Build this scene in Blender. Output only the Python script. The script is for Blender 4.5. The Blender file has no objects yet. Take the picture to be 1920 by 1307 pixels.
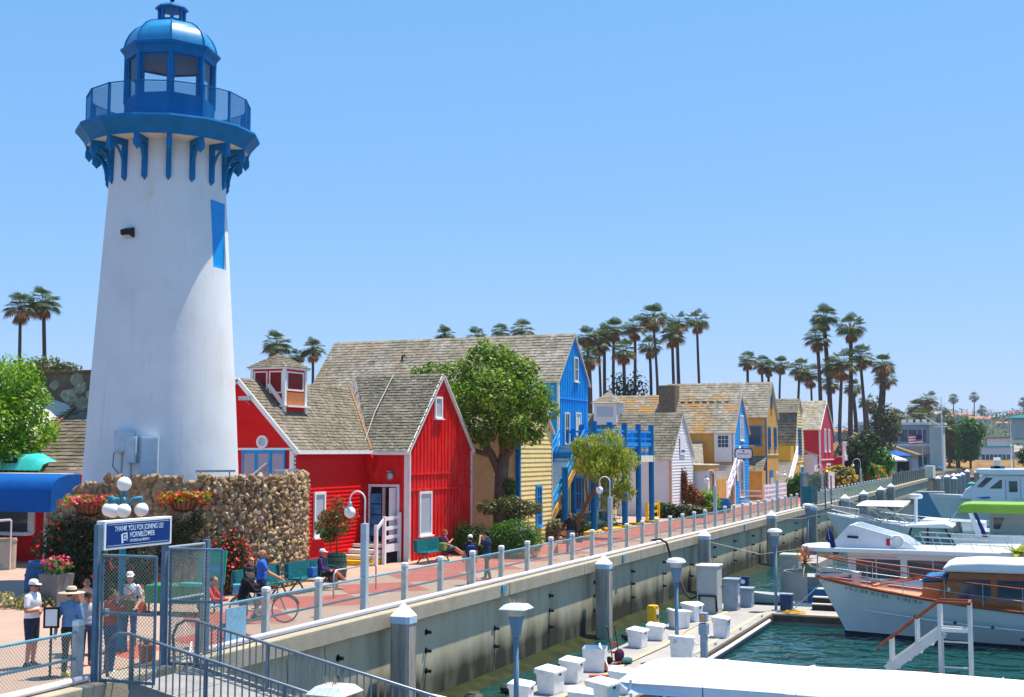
import bpy, bmesh, math, random
import numpy as np
from mathutils import Vector, Matrix
S = bpy.context.scene; COL = S.collection
RAD = math.radians
# ------------------------------------------------------------------ camera, sky, sun, exposure
cam_d = bpy.data.cameras.new('camera'); cam = bpy.data.objects.new('camera', cam_d); COL.objects.link(cam)
cam_d.sensor_width = 36.0; cam_d.lens = 36.0 * 2350 / 1920; cam_d.clip_end = 12000; cam_d.clip_start = 0.2
cam.location = (0, 0, 4.4); cam.rotation_euler = (RAD(90 + 4.6587), 0, RAD(22.7768)); S.camera = cam
SUN_AZ, SUN_EL = 37.0, 71.5          # azimuth clockwise from +Y (along the quay), elevation
W = bpy.data.worlds.new('World'); S.world = W; W.use_nodes = True
nt = W.node_tree; bg = nt.nodes['Background']; sky = nt.nodes.new('ShaderNodeTexSky')
sky.sky_type = 'NISHITA'; sky.sun_disc = False; sky.sun_elevation = RAD(SUN_EL); sky.sun_rotation = RAD(SUN_AZ)
sky.altitude = 0; sky.air_density = 1.0; sky.dust_density = 0.1; sky.ozone_density = 3.0
sep = nt.nodes.new('ShaderNodeSeparateColor'); cmb = nt.nodes.new('ShaderNodeCombineColor'); nt.links.new(sky.outputs[0], sep.inputs[0])
for i_, (g_, k_) in enumerate(((.70, .850), (.40, 1.935), (.35, 3.24))):      # camera-like response of a clear coastal sky
    pw = nt.nodes.new('ShaderNodeMath'); pw.operation = 'POWER'; pw.inputs[1].default_value = g_; nt.links.new(sep.outputs[i_], pw.inputs[0])
    mu_ = nt.nodes.new('ShaderNodeMath'); mu_.operation = 'MULTIPLY'; mu_.inputs[1].default_value = k_; nt.links.new(pw.outputs[0], mu_.inputs[0]); nt.links.new(mu_.outputs[0], cmb.inputs[i_])
nt.links.new(cmb.outputs[0], bg.inputs[0]); bg.inputs[1].default_value = 0.1
sd = bpy.data.lights.new('sun', 'SUN'); sd.energy = 5.0; sd.angle = RAD(0.5); sd.color = (1, 0.89, 0.72)
sun = bpy.data.objects.new('sun', sd); COL.objects.link(sun); sun.location = (40, 40, 80)
sv = Vector((math.sin(RAD(SUN_AZ)) * math.cos(RAD(SUN_EL)), math.cos(RAD(SUN_AZ)) * math.cos(RAD(SUN_EL)), math.sin(RAD(SUN_EL))))
sun.rotation_euler = sv.to_track_quat('Z', 'Y').to_euler()
vs_ = S.view_settings; vs_.view_transform = 'Standard'; vs_.look = 'None'; vs_.gamma = 1.0; vs_.exposure = 0.75
vs_.use_curve_mapping = False

# ------------------------------------------------------------------ helpers
class MB:
    """collects shapes in world (or local) coordinates and links them as one mesh object"""
    def __init__(s, o=(0, 0, 0)): s.v = []; s.f = []; s.o = Vector(o)
    def add(s, vs, fs):
        n = len(s.v); s.v += [tuple(p) for p in vs]; s.f += [tuple(i + n for i in q) for q in fs]; return s
    def box(s, x0, x1, y0, y1, z0, z1):
        return s.add([(x0,y0,z0),(x1,y0,z0),(x1,y1,z0),(x0,y1,z0),(x0,y0,z1),(x1,y0,z1),(x1,y1,z1),(x0,y1,z1)],
                     [(0,3,2,1),(4,5,6,7),(0,1,5,4),(1,2,6,5),(2,3,7,6),(3,0,4,7)])
    def bar(s, a, b, w, h=None, up=(0, 0, 1)):
        a = Vector(a); b = Vector(b); h = h or w; d = (b - a).normalized(); up = Vector(up)
        if abs(d.dot(up)) > .99: up = Vector((1, 0, 0))
        x = d.cross(up).normalized() * (w / 2); y = x.cross(d).normalized() * (h / 2)
        vs = [p + i * x + j * y for p in (a, b) for i, j in ((-1,-1),(1,-1),(1,1),(-1,1))]
        return s.add(vs, [(0,1,2,3),(7,6,5,4),(0,4,5,1),(1,5,6,2),(2,6,7,3),(3,7,4,0)])
    def tube(s, pts, r, n=8, caps=True):
        pts = [Vector(p) for p in pts]; rs = r if isinstance(r, (list, tuple)) else [r] * len(pts)
        vs = []; up = None
        for i, p in enumerate(pts):
            d = (pts[min(i+1, len(pts)-1)] - pts[max(i-1, 0)]).normalized()
            if up is None: up = Vector((0,0,1)) if abs(d.z) < .9 else Vector((1,0,0))
            x = d.cross(up).normalized(); y = x.cross(d).normalized(); up = y
            for k in range(n):
                a = 2*math.pi*k/n; vs.append(p + rs[i]*(math.cos(a)*x + math.sin(a)*y))
        fs = [(i*n+k, i*n+(k+1)%n, (i+1)*n+(k+1)%n, (i+1)*n+k) for i in range(len(pts)-1) for k in range(n)]
        if caps: fs += [tuple(range(n-1,-1,-1)), tuple(range((len(pts)-1)*n, len(pts)*n))]
        return s.add(vs, fs)
    def lathe(s, prof, n=16, c=(0,0,0), rot=0.0, a0=0.0, a1=2*math.pi):
        full = abs(a1 - a0 - 2*math.pi) < 1e-6; m = n if full else n + 1
        vs = [(c[0]+r*math.cos(rot+a0+(a1-a0)*k/n), c[1]+r*math.sin(rot+a0+(a1-a0)*k/n), c[2]+z) for r, z in prof for k in range(m)]
        fs = [(i*m+k, i*m+(k+1)%m, (i+1)*m+(k+1)%m, (i+1)*m+k) for i in range(len(prof)-1) for k in range(m if full else m-1)]
        if full:
            if prof[0][0] > 1e-4: fs.append(tuple(range(m-1,-1,-1)))
            if prof[-1][0] > 1e-4: fs.append(tuple(range((len(prof)-1)*m, len(prof)*m)))
        return s.add(vs, fs)
    def prism(s, poly, axis, a, b):
        f = {'x': lambda p, t: (t, p[0], p[1]), 'y': lambda p, t: (p[0], t, p[1]), 'z': lambda p, t: (p[0], p[1], t)}[axis]
        n = len(poly); vs = [f(p, a) for p in poly] + [f(p, b) for p in poly]
        return s.add(vs, [tuple(range(n-1,-1,-1)), tuple(range(n, 2*n))] + [(k,(k+1)%n,n+(k+1)%n,n+k) for k in range(n)])
    def sphere(s, c, r, u=12, v=8):
        r = r if isinstance(r, (tuple, list)) else (r, r, r)
        vs = [(c[0], c[1], c[2]-r[2])] + [(c[0]+r[0]*math.sin(math.pi*j/v)*math.cos(2*math.pi*i/u), c[1]+r[1]*math.sin(math.pi*j/v)*math.sin(2*math.pi*i/u), c[2]-r[2]*math.cos(math.pi*j/v)) for j in range(1, v) for i in range(u)] + [(c[0], c[1], c[2]+r[2])]
        fs = [(0, 1+(i+1)%u, 1+i) for i in range(u)]
        fs += [(1+j*u+i, 1+j*u+(i+1)%u, 1+(j+1)*u+(i+1)%u, 1+(j+1)*u+i) for j in range(v-2) for i in range(u)]
        fs += [(len(vs)-1, 1+(v-2)*u+i, 1+(v-2)*u+(i+1)%u) for i in range(u)]
        return s.add(vs, fs)
    def sheet(s, x0, x1, y0, y1, z): return s.add([(x0,y0,z),(x1,y0,z),(x1,y1,z),(x0,y1,z)], [(0,1,2,3)])
    def mesh(s, name, smooth=False):
        me = bpy.data.meshes.new(name); o = s.o
        me.from_pydata([(x-o.x, y-o.y, z-o.z) for x, y, z in s.v], [], s.f)
        bm = bmesh.new(); bm.from_mesh(me); bmesh.ops.recalc_face_normals(bm, faces=bm.faces); bm.to_mesh(me); bm.free()
        if smooth: me.shade_smooth() if smooth is True else me.shade_smooth()
        return me
    def build(s, name, m, parent=None, smooth=False, bev=0, kind=None):
        me = s.mesh(name, smooth); me.materials.append(m)
        return link(name, me, parent, bev, kind)
def link(name, me, parent=None, bev=0, kind=None, loc=None):
    o = bpy.data.objects.new(name, me); COL.objects.link(o)
    if parent is not None: o.parent = parent
    if loc is not None: o.location = loc
    if bev:
        b = o.modifiers.new('bevel', 'BEVEL'); b.width = bev; b.segments = 2; b.limit_method = 'ANGLE'
    if kind: o['kind'] = kind
    return o
def tag(o, label, cat, group=None):
    o['label'] = label; o['category'] = cat
    if group: o['group'] = group
    return o
def thing(name, label, cat, loc=(0,0,0), rz=0.0, group=None):
    o = bpy.data.objects.new(name, None); COL.objects.link(o); o.location = loc; o.rotation_euler = (0, 0, rz)
    o.empty_display_size = 0.3
    return tag(o, label, cat, group)
def copy_tree(o, parent=None):
    c = o.copy(); COL.objects.link(c); c.parent = parent
    for ch in list(o.children): copy_tree(ch, c)
    return c
def dup(root, label, loc, rz=None):
    c = copy_tree(root); c['label'] = label; c.location = loc
    if rz is not None: c.rotation_euler = (0, 0, rz)
    return c
ORD = ['first','second','third','fourth','fifth','sixth','seventh','eighth','ninth','tenth','eleventh','twelfth','thirteenth','fourteenth','fifteenth','sixteenth','seventeenth','eighteenth','nineteenth','twentieth']

# ------------------------------------------------------------------ materials
def newmat(name):
    m = bpy.data.materials.new(name); m.use_nodes = True; t = m.node_tree
    return m, t, t.nodes['Principled BSDF']
def node(t, kind, **kw):
    n = t.nodes.new(kind)
    for k, v in kw.items(): setattr(n, k, v)
    return n
def mat(name, col, rough=.6, var=.12, vscale=3.0, bump=0.0, bscale=40.0, metal=0.0, spec=.16, dirt=None, dscale=.8, damt=.5, wave=None, island=0.0, coat=0.0, stretch=(1,1,1)):
    """base colour with soft large-scale variation, optional dirt blotches, fine bump and per-piece tint"""
    m, t, p = newmat(name); L = t.links
    tc = node(t, 'ShaderNodeTexCoord'); mp = node(t, 'ShaderNodeMapping'); L.new(tc.outputs['Object'], mp.inputs[0])
    mp.inputs['Scale'].default_value = stretch
    oi = node(t, 'ShaderNodeObjectInfo'); off = node(t, 'ShaderNodeVectorMath', operation='ADD')
    L.new(mp.outputs[0], off.inputs[0]); L.new(oi.outputs['Location'], off.inputs[1]); vec = off.outputs[0]
    nz = node(t, 'ShaderNodeTexNoise'); nz.inputs['Scale'].default_value = vscale; nz.inputs['Detail'].default_value = 6; L.new(vec, nz.inputs['Vector'])
    mr = node(t, 'ShaderNodeMapRange'); mr.inputs['From Min'].default_value = .3; mr.inputs['From Max'].default_value = .7
    mr.inputs['To Min'].default_value = 1-var; mr.inputs['To Max'].default_value = 1+var; L.new(nz.outputs['Fac'], mr.inputs[0])
    val = mr.outputs[0]
    if island:
        ge = node(t, 'ShaderNodeNewGeometry'); m2 = node(t, 'ShaderNodeMapRange'); m2.inputs['To Min'].default_value = 1-island; m2.inputs['To Max'].default_value = 1+island
        L.new(ge.outputs['Random Per Island'], m2.inputs[0]); mu = node(t, 'ShaderNodeMath', operation='MULTIPLY'); L.new(val, mu.inputs[0]); L.new(m2.outputs[0], mu.inputs[1]); val = mu.outputs[0]
    sc = node(t, 'ShaderNodeVectorMath', operation='SCALE'); sc.inputs[0].default_value = col[:3]; L.new(val, sc.inputs['Scale'])
    c = sc.outputs[0]
    if dirt:
        n2 = node(t, 'ShaderNodeTexNoise'); n2.inputs['Scale'].default_value = dscale; n2.inputs['Detail'].default_value = 8; n2.inputs['Roughness'].default_value = .65; L.new(vec, n2.inputs['Vector'])
        r2 = node(t, 'ShaderNodeMapRange'); r2.inputs['From Min'].default_value = .48; r2.inputs['From Max'].default_value = .72; r2.inputs['To Max'].default_value = damt; L.new(n2.outputs['Fac'], r2.inputs[0])
        mx = node(t, 'ShaderNodeMix', data_type='RGBA'); L.new(r2.outputs[0], mx.inputs['Factor']); L.new(c, mx.inputs['A']); mx.inputs['B'].default_value = (*dirt, 1); c = mx.outputs['Result']
    L.new(c, p.inputs['Base Color'])
    p.inputs['Roughness'].default_value = rough; p.inputs['Metallic'].default_value = metal; p.inputs['Specular IOR Level'].default_value = spec
    if coat: p.inputs['Coat Weight'].default_value = coat; p.inputs['Coat Roughness'].default_value = .08
    h = None
    if bump:
        n3 = node(t, 'ShaderNodeTexNoise'); n3.inputs['Scale'].default_value = bscale; n3.inputs['Detail'].default_value = 5; L.new(vec, n3.inputs['Vector']); h = n3.outputs['Fac']
        b = node(t, 'ShaderNodeBump'); b.inputs['Strength'].default_value = bump; b.inputs['Distance'].default_value = .03; L.new(h, b.inputs['Height']); L.new(b.outputs[0], p.inputs['Normal'])
    return m
def glass_mat(name, col, rough=.05):
    m, t, p = newmat(name); p.inputs['Base Color'].default_value = (*col, 1); p.inputs['Roughness'].default_value = rough; p.inputs['Specular IOR Level'].default_value = .7
    return m
def clear_glass(name, tint, amt=.75):
    m, t, p = newmat(name); L = t.links; out = t.nodes['Material Output']
    tr = node(t, 'ShaderNodeBsdfTransparent'); tr.inputs[0].default_value = (*tint, 1); gl = node(t, 'ShaderNodeBsdfGlossy'); gl.inputs['Roughness'].default_value = .03
    fr = node(t, 'ShaderNodeFresnel'); fr.inputs[0].default_value = 1.5; mx = node(t, 'ShaderNodeMixShader'); L.new(fr.outputs[0], mx.inputs[0]); L.new(tr.outputs[0], mx.inputs[1]); L.new(gl.outputs[0], mx.inputs[2]); L.new(mx.outputs[0], out.inputs[0])
    return m
def leaf_mat(name, c1, c2, trans=.35, rough=.5, scale=.6):
    m, t, p = newmat(name); L = t.links; out = t.nodes['Material Output']
    ge = node(t, 'ShaderNodeNewGeometry'); tc = node(t, 'ShaderNodeTexCoord'); nz = node(t, 'ShaderNodeTexNoise'); nz.inputs['Scale'].default_value = scale; nz.inputs['Detail'].default_value = 3
    L.new(tc.outputs['Object'], nz.inputs['Vector']); ad = node(t, 'ShaderNodeMath', operation='ADD'); L.new(ge.outputs['Random Per Island'], ad.inputs[0]); L.new(nz.outputs['Fac'], ad.inputs[1])
    mr = node(t, 'ShaderNodeMapRange'); mr.inputs['From Min'].default_value = .35; mr.inputs['From Max'].default_value = 1.35; L.new(ad.outputs[0], mr.inputs[0])
    mx = node(t, 'ShaderNodeMix', data_type='RGBA'); L.new(mr.outputs[0], mx.inputs['Factor']); mx.inputs['A'].default_value = (*c1, 1); mx.inputs['B'].default_value = (*c2, 1)
    L.new(mx.outputs['Result'], p.inputs['Base Color']); p.inputs['Roughness'].default_value = rough; p.inputs['Specular IOR Level'].default_value = .35
    tl = node(t, 'ShaderNodeBsdfTranslucent'); hs = node(t, 'ShaderNodeHueSaturation'); hs.inputs['Value'].default_value = 1.3; L.new(mx.outputs['Result'], hs.inputs['Color']); L.new(hs.outputs[0], tl.inputs[0])
    ms = node(t, 'ShaderNodeMixShader'); ms.inputs[0].default_value = trans; L.new(p.outputs[0], ms.inputs[1]); L.new(tl.outputs[0], ms.inputs[2]); L.new(ms.outputs[0], out.inputs[0])
    return m
M = {}
M['red'] = mat('red_paint', (.66,.004,.005), .55, .10, 2, .1, 30, dirt=(.30,.02,.02), dscale=2, damt=.35)
M['redwood'] = mat('red_paint_faded', (.68,.006,.006), .55, .16, 3, .2, 30, dirt=(.62,.22,.2), dscale=5, damt=.22, stretch=(1,1,.25))
M['red2'] = mat('crimson_paint', (.50,.02,.045), .5, .08)
M['white'] = mat('white_paint', (.78,.78,.78), .5, .05, 4, dirt=(.55,.53,.5), dscale=3, damt=.25)
M['cream'] = mat('cream_paint', (.74,.71,.58), .5, .06)
def stucco():
    m = mat('white_stucco', (.70,.735,.77), .8, .04, .8, .14, 7, dirt=(.56,.57,.58), dscale=.55, damt=.4); t = m.node_tree; L = t.links; p = t.nodes['Principled BSDF']
    src = p.inputs['Base Color'].links[0].from_socket; tc = node(t, 'ShaderNodeTexCoord'); mp = node(t, 'ShaderNodeMapping'); mp.inputs['Scale'].default_value = (2.2,2.2,.16); L.new(tc.outputs['Object'], mp.inputs[0])
    nz = node(t, 'ShaderNodeTexNoise'); nz.inputs['Scale'].default_value = 1.6; nz.inputs['Detail'].default_value = 7; nz.inputs['Roughness'].default_value = .7; L.new(mp.outputs[0], nz.inputs['Vector'])
    r = node(t, 'ShaderNodeMapRange'); r.inputs['From Min'].default_value = .56; r.inputs['From Max'].default_value = .74; r.inputs['To Max'].default_value = .3; L.new(nz.outputs['Fac'], r.inputs[0])
    mx = node(t, 'ShaderNodeMix', data_type='RGBA'); L.new(r.outputs[0], mx.inputs['Factor']); L.new(src, mx.inputs['A']); mx.inputs['B'].default_value = (.50,.46,.38,1)
    n2 = node(t, 'ShaderNodeTexNoise'); n2.inputs['Scale'].default_value = .38; n2.inputs['Detail'].default_value = 4; L.new(tc.outputs['Object'], n2.inputs['Vector']); r2 = node(t, 'ShaderNodeMapRange'); r2.inputs['From Min'].default_value = .63; r2.inputs['From Max'].default_value = .7; r2.inputs['To Max'].default_value = .35; L.new(n2.outputs['Fac'], r2.inputs[0])
    m2 = node(t, 'ShaderNodeMix', data_type='RGBA'); L.new(r2.outputs[0], m2.inputs['Factor']); L.new(mx.outputs['Result'], m2.inputs['A']); m2.inputs['B'].default_value = (.60,.54,.36,1); L.new(m2.outputs['Result'], p.inputs['Base Color']); return m
M['lhwhite'] = stucco()
M['lhblue'] = mat('lighthouse_blue_paint', (.0,.155,.40), .5, .12, 2, .05, 20)
M['dome'] = mat('dome_blue_metal', (.01,.23,.50), .36, .12, 3, spec=.6)
M['blue'] = mat('bright_blue_paint', (.002,.29,.74), .5, .10, 3, dirt=(.06,.36,.66), dscale=4, damt=.3)
M['bluedk'] = mat('blue_trim_paint', (.002,.165,.42), .5, .10, 3)
M['teal'] = mat('teal_green_paint', (.012,.16,.19), .5, .12, 4)
M['yellow'] = mat('pale_yellow_paint', (.74,.61,.27), .6, .08, 3, .1, 30, dirt=(.5,.36,.12), dscale=2, damt=.3)
M['tan'] = mat('ochre_paint', (.60,.33,.075), .6, .10, 1.5, dirt=(.42,.25,.09), dscale=1.2, damt=.4)
M['yellow2'] = mat('mustard_paint', (.62,.40,.05), .6, .09, 1.5, dirt=(.45,.30,.08), dscale=1.2, damt=.4)
M['curbyel'] = mat('kerb_yellow_paint', (.75,.47,.02), .6, .18, 5)
M['lilac'] = mat('pale_lilac_wall', (.70,.66,.70), .7, .05, 1)
M['glass'] = glass_mat('window_glass', (.035,.06,.09), .06)
M['glasslt'] = glass_mat('curtained_window_glass', (.42,.47,.55), .12)
M['glassclr'] = clear_glass('lantern_glass', (.86,.92,.95))
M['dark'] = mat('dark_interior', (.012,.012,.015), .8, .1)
M['black'] = mat('black_metal', (.018,.018,.022), .45, .1)
M['steel'] = mat('galvanised_steel', (.42,.45,.48), .42, .12, 6, metal=.6)
M['wire'] = mat('fence_wire', (.24,.29,.28), .5, .1, metal=.2)
M['gatepaint'] = mat('slate_blue_gate_paint', (.10,.19,.28), .45, .15, 6)
M['railblue'] = mat('rail_blue_paint', (.10,.30,.44), .45, .15, 6)
M['post'] = mat('weathered_post_paint', (.50,.53,.54), .6, .14, 5, .2, 40, dirt=(.25,.25,.24), dscale=4, damt=.4)
M['pipe'] = mat('white_pipe', (.80,.78,.85), .35, .05)
M['plaster'] = mat('grey_plaster', (.45,.44,.42), .8, .1)
M['darkgrd'] = mat('dark_ground_grey', (.055,.055,.06), .85, .2, 2, .3, 60)
M['conc_cap'] = mat('concrete_cap', (.36,.33,.26), .8, .12, 2, .3, 25, dirt=(.30,.27,.2), dscale=1.5, damt=.45)
M['stepwd'] = mat('worn_step_paint', (.62,.58,.54), .7, .12, 5)
M['skin'] = mat('skin', (.50,.27,.18), .5, .06)
M['globe'] = mat('opal_globe', (.84,.82,.80), .25, .02, spec=.5)
M['soil'] = mat('soil', (.06,.04,.03), .9, .3, 6)
def shingle_mat(name, ramp, lichen=None, lam=.6):
    m, t, p = newmat(name); L = t.links
    ge = node(t, 'ShaderNodeNewGeometry'); tc = node(t, 'ShaderNodeTexCoord')
    nz = node(t, 'ShaderNodeTexNoise'); nz.inputs['Scale'].default_value = .55; nz.inputs['Detail'].default_value = 7; nz.inputs['Roughness'].default_value = .65; L.new(tc.outputs['Object'], nz.inputs['Vector'])
    ad = node(t, 'ShaderNodeMath', operation='MULTIPLY_ADD'); L.new(ge.outputs['Random Per Island'], ad.inputs[0]); ad.inputs[1].default_value = .55; 
    sb = node(t, 'ShaderNodeMath', operation='MULTIPLY_ADD'); L.new(nz.outputs['Fac'], sb.inputs[0]); sb.inputs[1].default_value = 1.5; sb.inputs[2].default_value = -.52; L.new(sb.outputs[0], ad.inputs[2])
    cr = node(t, 'ShaderNodeValToRGB'); L.new(ad.outputs[0], cr.inputs[0]); el = cr.color_ramp.elements
    while len(el) < len(ramp): el.new(.5)
    for i, c in enumerate(ramp): el[i].position = i/(len(ramp)-1); el[i].color = (*[v*.80 for v in c], 1)
    c = cr.outputs[0]
    if lichen:
        n2 = node(t, 'ShaderNodeTexNoise'); n2.inputs['Scale'].default_value = .35; n2.inputs['Detail'].default_value = 9; n2.inputs['Roughness'].default_value = .7; L.new(tc.outputs['Object'], n2.inputs['Vector'])
        r2 = node(t, 'ShaderNodeMapRange'); r2.inputs['From Min'].default_value = .49; r2.inputs['From Max'].default_value = .60; r2.inputs['To Max'].default_value = lam; L.new(n2.outputs['Fac'], r2.inputs[0])
        mx = node(t, 'ShaderNodeMix', data_type='RGBA'); L.new(r2.outputs[0], mx.inputs['Factor']); L.new(c, mx.inputs['A']); mx.inputs['B'].default_value = (*lichen, 1); c = mx.outputs['Result']
    L.new(c, p.inputs['Base Color']); p.inputs['Roughness'].default_value = .85; p.inputs['Specular IOR Level'].default_value = .2
    return m
M['shingle'] = shingle_mat('cedar_shingles', [(.115,.10,.075),(.18,.158,.122),(.25,.222,.175),(.34,.307,.25)])
M['shingle_gy'] = shingle_mat('grey_green_shingles', [(.10,.093,.07),(.165,.153,.118),(.23,.214,.168),(.31,.293,.238)])
M['shingle_li'] = shingle_mat('lichen_shingles', [(.17,.145,.105),(.29,.255,.20),(.39,.355,.295),(.58,.55,.49)], (.44,.22,.035), .85)
M['shingle_pale'] = shingle_mat('pale_shingles', [(.18,.16,.12),(.29,.265,.21),(.39,.36,.30),(.55,.52,.45)], (.30,.19,.06), .3)
def concrete_wall_mat():
    m, t, p = newmat('seawall_concrete'); L = t.links
    ge = node(t, 'ShaderNodeNewGeometry'); sp = node(t, 'ShaderNodeSeparateXYZ'); L.new(ge.outputs['Position'], sp.inputs[0])
    mp = node(t, 'ShaderNodeMapping'); mp.inputs['Scale'].default_value = (1,.9,.28); L.new(ge.outputs['Position'], mp.inputs[0])
    n1 = node(t, 'ShaderNodeTexNoise'); n1.inputs['Scale'].default_value = 1.3; n1.inputs['Detail'].default_value = 8; L.new(mp.outputs[0], n1.inputs['Vector'])
    mp2 = node(t, 'ShaderNodeMapping'); mp2.inputs['Scale'].default_value = (2.2,2.2,.35); L.new(ge.outputs['Position'], mp2.inputs[0])
    n2 = node(t, 'ShaderNodeTexNoise'); n2.inputs['Scale'].default_value = 1.0; n2.inputs['Detail'].default_value = 6; L.new(mp2.outputs[0], n2.inputs['Vector'])
    ht = node(t, 'ShaderNodeMapRange'); ht.inputs['From Min'].default_value = -1.45; ht.inputs['From Max'].default_value = -2.2; L.new(sp.outputs['Z'], ht.inputs[0])
    a = node(t, 'ShaderNodeMath', operation='MULTIPLY_ADD'); L.new(n1.outputs['Fac'], a.inputs[0]); a.inputs[1].default_value = 1.6; a.inputs[2].default_value = -.8; 
    b = node(t, 'ShaderNodeMath', operation='ADD', use_clamp=True); L.new(ht.outputs[0], b.inputs[0]); L.new(a.outputs[0], b.inputs[1])
    st = node(t, 'ShaderNodeMapRange'); st.inputs['From Min'].default_value = .35; st.inputs['From Max'].default_value = .7; L.new(n2.outputs['Fac'], st.inputs[0])
    c1 = node(t, 'ShaderNodeMix', data_type='RGBA'); L.new(st.outputs[0], c1.inputs['Factor']); c1.inputs['A'].default_value = (.395,.36,.26,1); c1.inputs['B'].default_value = (.46,.425,.305,1)
    c2 = node(t, 'ShaderNodeMix', data_type='RGBA'); L.new(b.outputs[0], c2.inputs['Factor']); L.new(c1.outputs['Result'], c2.inputs['A']); c2.inputs['B'].default_value = (.022,.026,.012,1)
    L.new(c2.outputs['Result'], p.inputs['Base Color']); p.inputs['Roughness'].default_value = .8
    bp = node(t, 'ShaderNodeBump'); bp.inputs['Strength'].default_value = .3; bp.inputs['Distance'].default_value = .05; L.new(n1.outputs['Fac'], bp.inputs['Height']); L.new(bp.outputs[0], p.inputs['Normal'])
    return m
M['seawall'] = concrete_wall_mat()
def water_mat():
    m, t, p = newmat('harbour_water'); L = t.links
    p.inputs['Base Color'].default_value = (.004,.050,.048,1); p.inputs['Roughness'].default_value = .04; p.inputs['IOR'].default_value = 1.33; p.inputs['Specular IOR Level'].default_value = .8
    tc = node(t, 'ShaderNodeTexCoord'); mp = node(t, 'ShaderNodeMapping'); mp.inputs['Scale'].default_value = (1,1.0,1); L.new(tc.outputs['Object'], mp.inputs[0])
    n1 = node(t, 'ShaderNodeTexNoise'); n1.inputs['Scale'].default_value = 1.1; n1.inputs['Detail'].default_value = 2.2; n1.inputs['Distortion'].default_value = .6; L.new(mp.outputs[0], n1.inputs['Vector'])
    n2 = node(t, 'ShaderNodeTexNoise'); n2.inputs['Scale'].default_value = .35; n2.inputs['Detail'].default_value = 2; L.new(mp.outputs[0], n2.inputs['Vector'])
    mu = node(t, 'ShaderNodeMath', operation='MULTIPLY_ADD'); L.new(n2.outputs['Fac'], mu.inputs[0]); mu.inputs[1].default_value = 1.2; L.new(n1.outputs['Fac'], mu.inputs[2])
    b = node(t, 'ShaderNodeBump'); b.inputs['Strength'].default_value = .75; b.inputs['Distance'].default_value = .3; L.new(mu.outputs[0], b.inputs['Height']); L.new(b.outputs[0], p.inputs['Normal'])
    return m
M['water'] = water_mat()
# ------------------------------------------------------------------ setting: ground, water, seawall, promenade
ZW = -2.85
WX = -16.5                                  # face of the seawall
random.seed(5)
def struct(o): o['kind'] = 'structure'; return o
M['seabed'] = mat('seabed_mud', (.06,.06,.04), .9, .2, .2)
struct(MB().sheet(-4000, 4000, -600, 5000, -7.0).build('seabed', M['seabed']))
struct(MB().sheet(WX-.1, 900, -200, 700, ZW).build('water', M['water']))
M['farground'] = mat('dry_ground', (.15,.125,.075), .9, .25, .02, dirt=(.07,.09,.035), dscale=.012, damt=.8)
def promenade_mat():
    m = mat('promenade_concrete', (.385,.278,.228), .8, .10, 1.2, .15, 30, dirt=(.27,.20,.16), dscale=.6, damt=.45); return m
M['prom'] = promenade_mat()
M['promred'] = mat('red_paving', (.40,.098,.075), .8, .12, 2, .15, 40, dirt=(.30,.125,.10), dscale=1.2, damt=.5)
g = MB(); g.box(-3900, WX-.25, -400, 214, -6.5, -.004); g.box(-3900, 3900, 345, 4900, -6.5, .6); g.box(-3900, -18.2, 213.5, 346, -6.5, -.02)
struct(g.build('ground', M['farground']))
prom = struct(MB().sheet(-75, WX-.35, -30, 213, 0.0).build('promenade', M['prom']))
me = None
def panel(pts, z=.004):
    MB().add([(x, y, z) for x, y in pts], [tuple(range(len(pts)))]).build('paving_panel', M['promred'], prom)
for k in range(34):                          # rhombus panels of red paving down the middle of the walk
    y = 28.2 + k*3.9
    panel([(-17.9, y), (-19.7, y+1.93), (-21.6, y), (-19.7, y-1.93)])
    if k > 4: panel([(-21.7, y+1.95), (-22.0, y+2.25), (-22.0, y+1.65)])
    if 2 < k: panel([(-21.75, y+.1), (-19.85, y+2.04), (-21.75, y+3.8)], .005)
panel([(-17.8,21.7),(-19.2,22.3),(-19.6,23.7),(-18.2,23.3)]); panel([(-17.4,23.6),(-18.9,24.3),(-18.9,26.6),(-17.4,25.6)])
# flat sheet of dark grey laid over the ground at the far left
struct(MB().sheet(-74, -30.5, -28, 26.8, .004).build('dark_ground', M['darkgrd']))
# seawall: thing with wall panels, cap stones, a white pipe, anchor bolts
sw = thing('seawall', 'long stained concrete seawall with tan cap between walkway and water', 'wall', (WX, 40, -3))
def swb(): return MB((WX, 40, -3))
swb().box(WX-.6, WX-.06, -30, 213, -6.4, -.38).build('backing', M['dark'], sw)
y = -28.0
while y < 212:
    y1 = min(y + 9.6, 213)
    swb().box(WX-.3, WX, y+.006, y1-.006, -6.3, -.375).build('wall_panel', M['seawall'], sw)
    y = y1
y = -28.0
while y < 212:
    y1 = min(y + 7.4, 213)
    swb().box(WX-.55, WX+.21, y+.012, y1-.012, -.37, .07).build('cap_stone', M['conc_cap'], sw, bev=.03)
    y = y1
swb().tube([(WX-.12, -28, .145), (WX-.12, 19.0, .145)], .07, 8).build('pipe', M['pipe'], sw, smooth=True)
swb().tube([(WX-.12, 22.4, .145), (WX-.12, 60, .145), (WX-.12, 97, .145)], .07, 8).build('pipe', M['pipe'], sw, smooth=True)
M['streak'] = mat('rust_streak', (.05,.045,.03), .9, .3, 5)
bolt_me = MB().tube([(-.05,0,0),(.0,0,0)], .10, 8).tube([(0,0,0),(.16,0,0)], .05, 8).mesh('anchor_bolt'); bolt_me.materials.append(M['black'])
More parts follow.
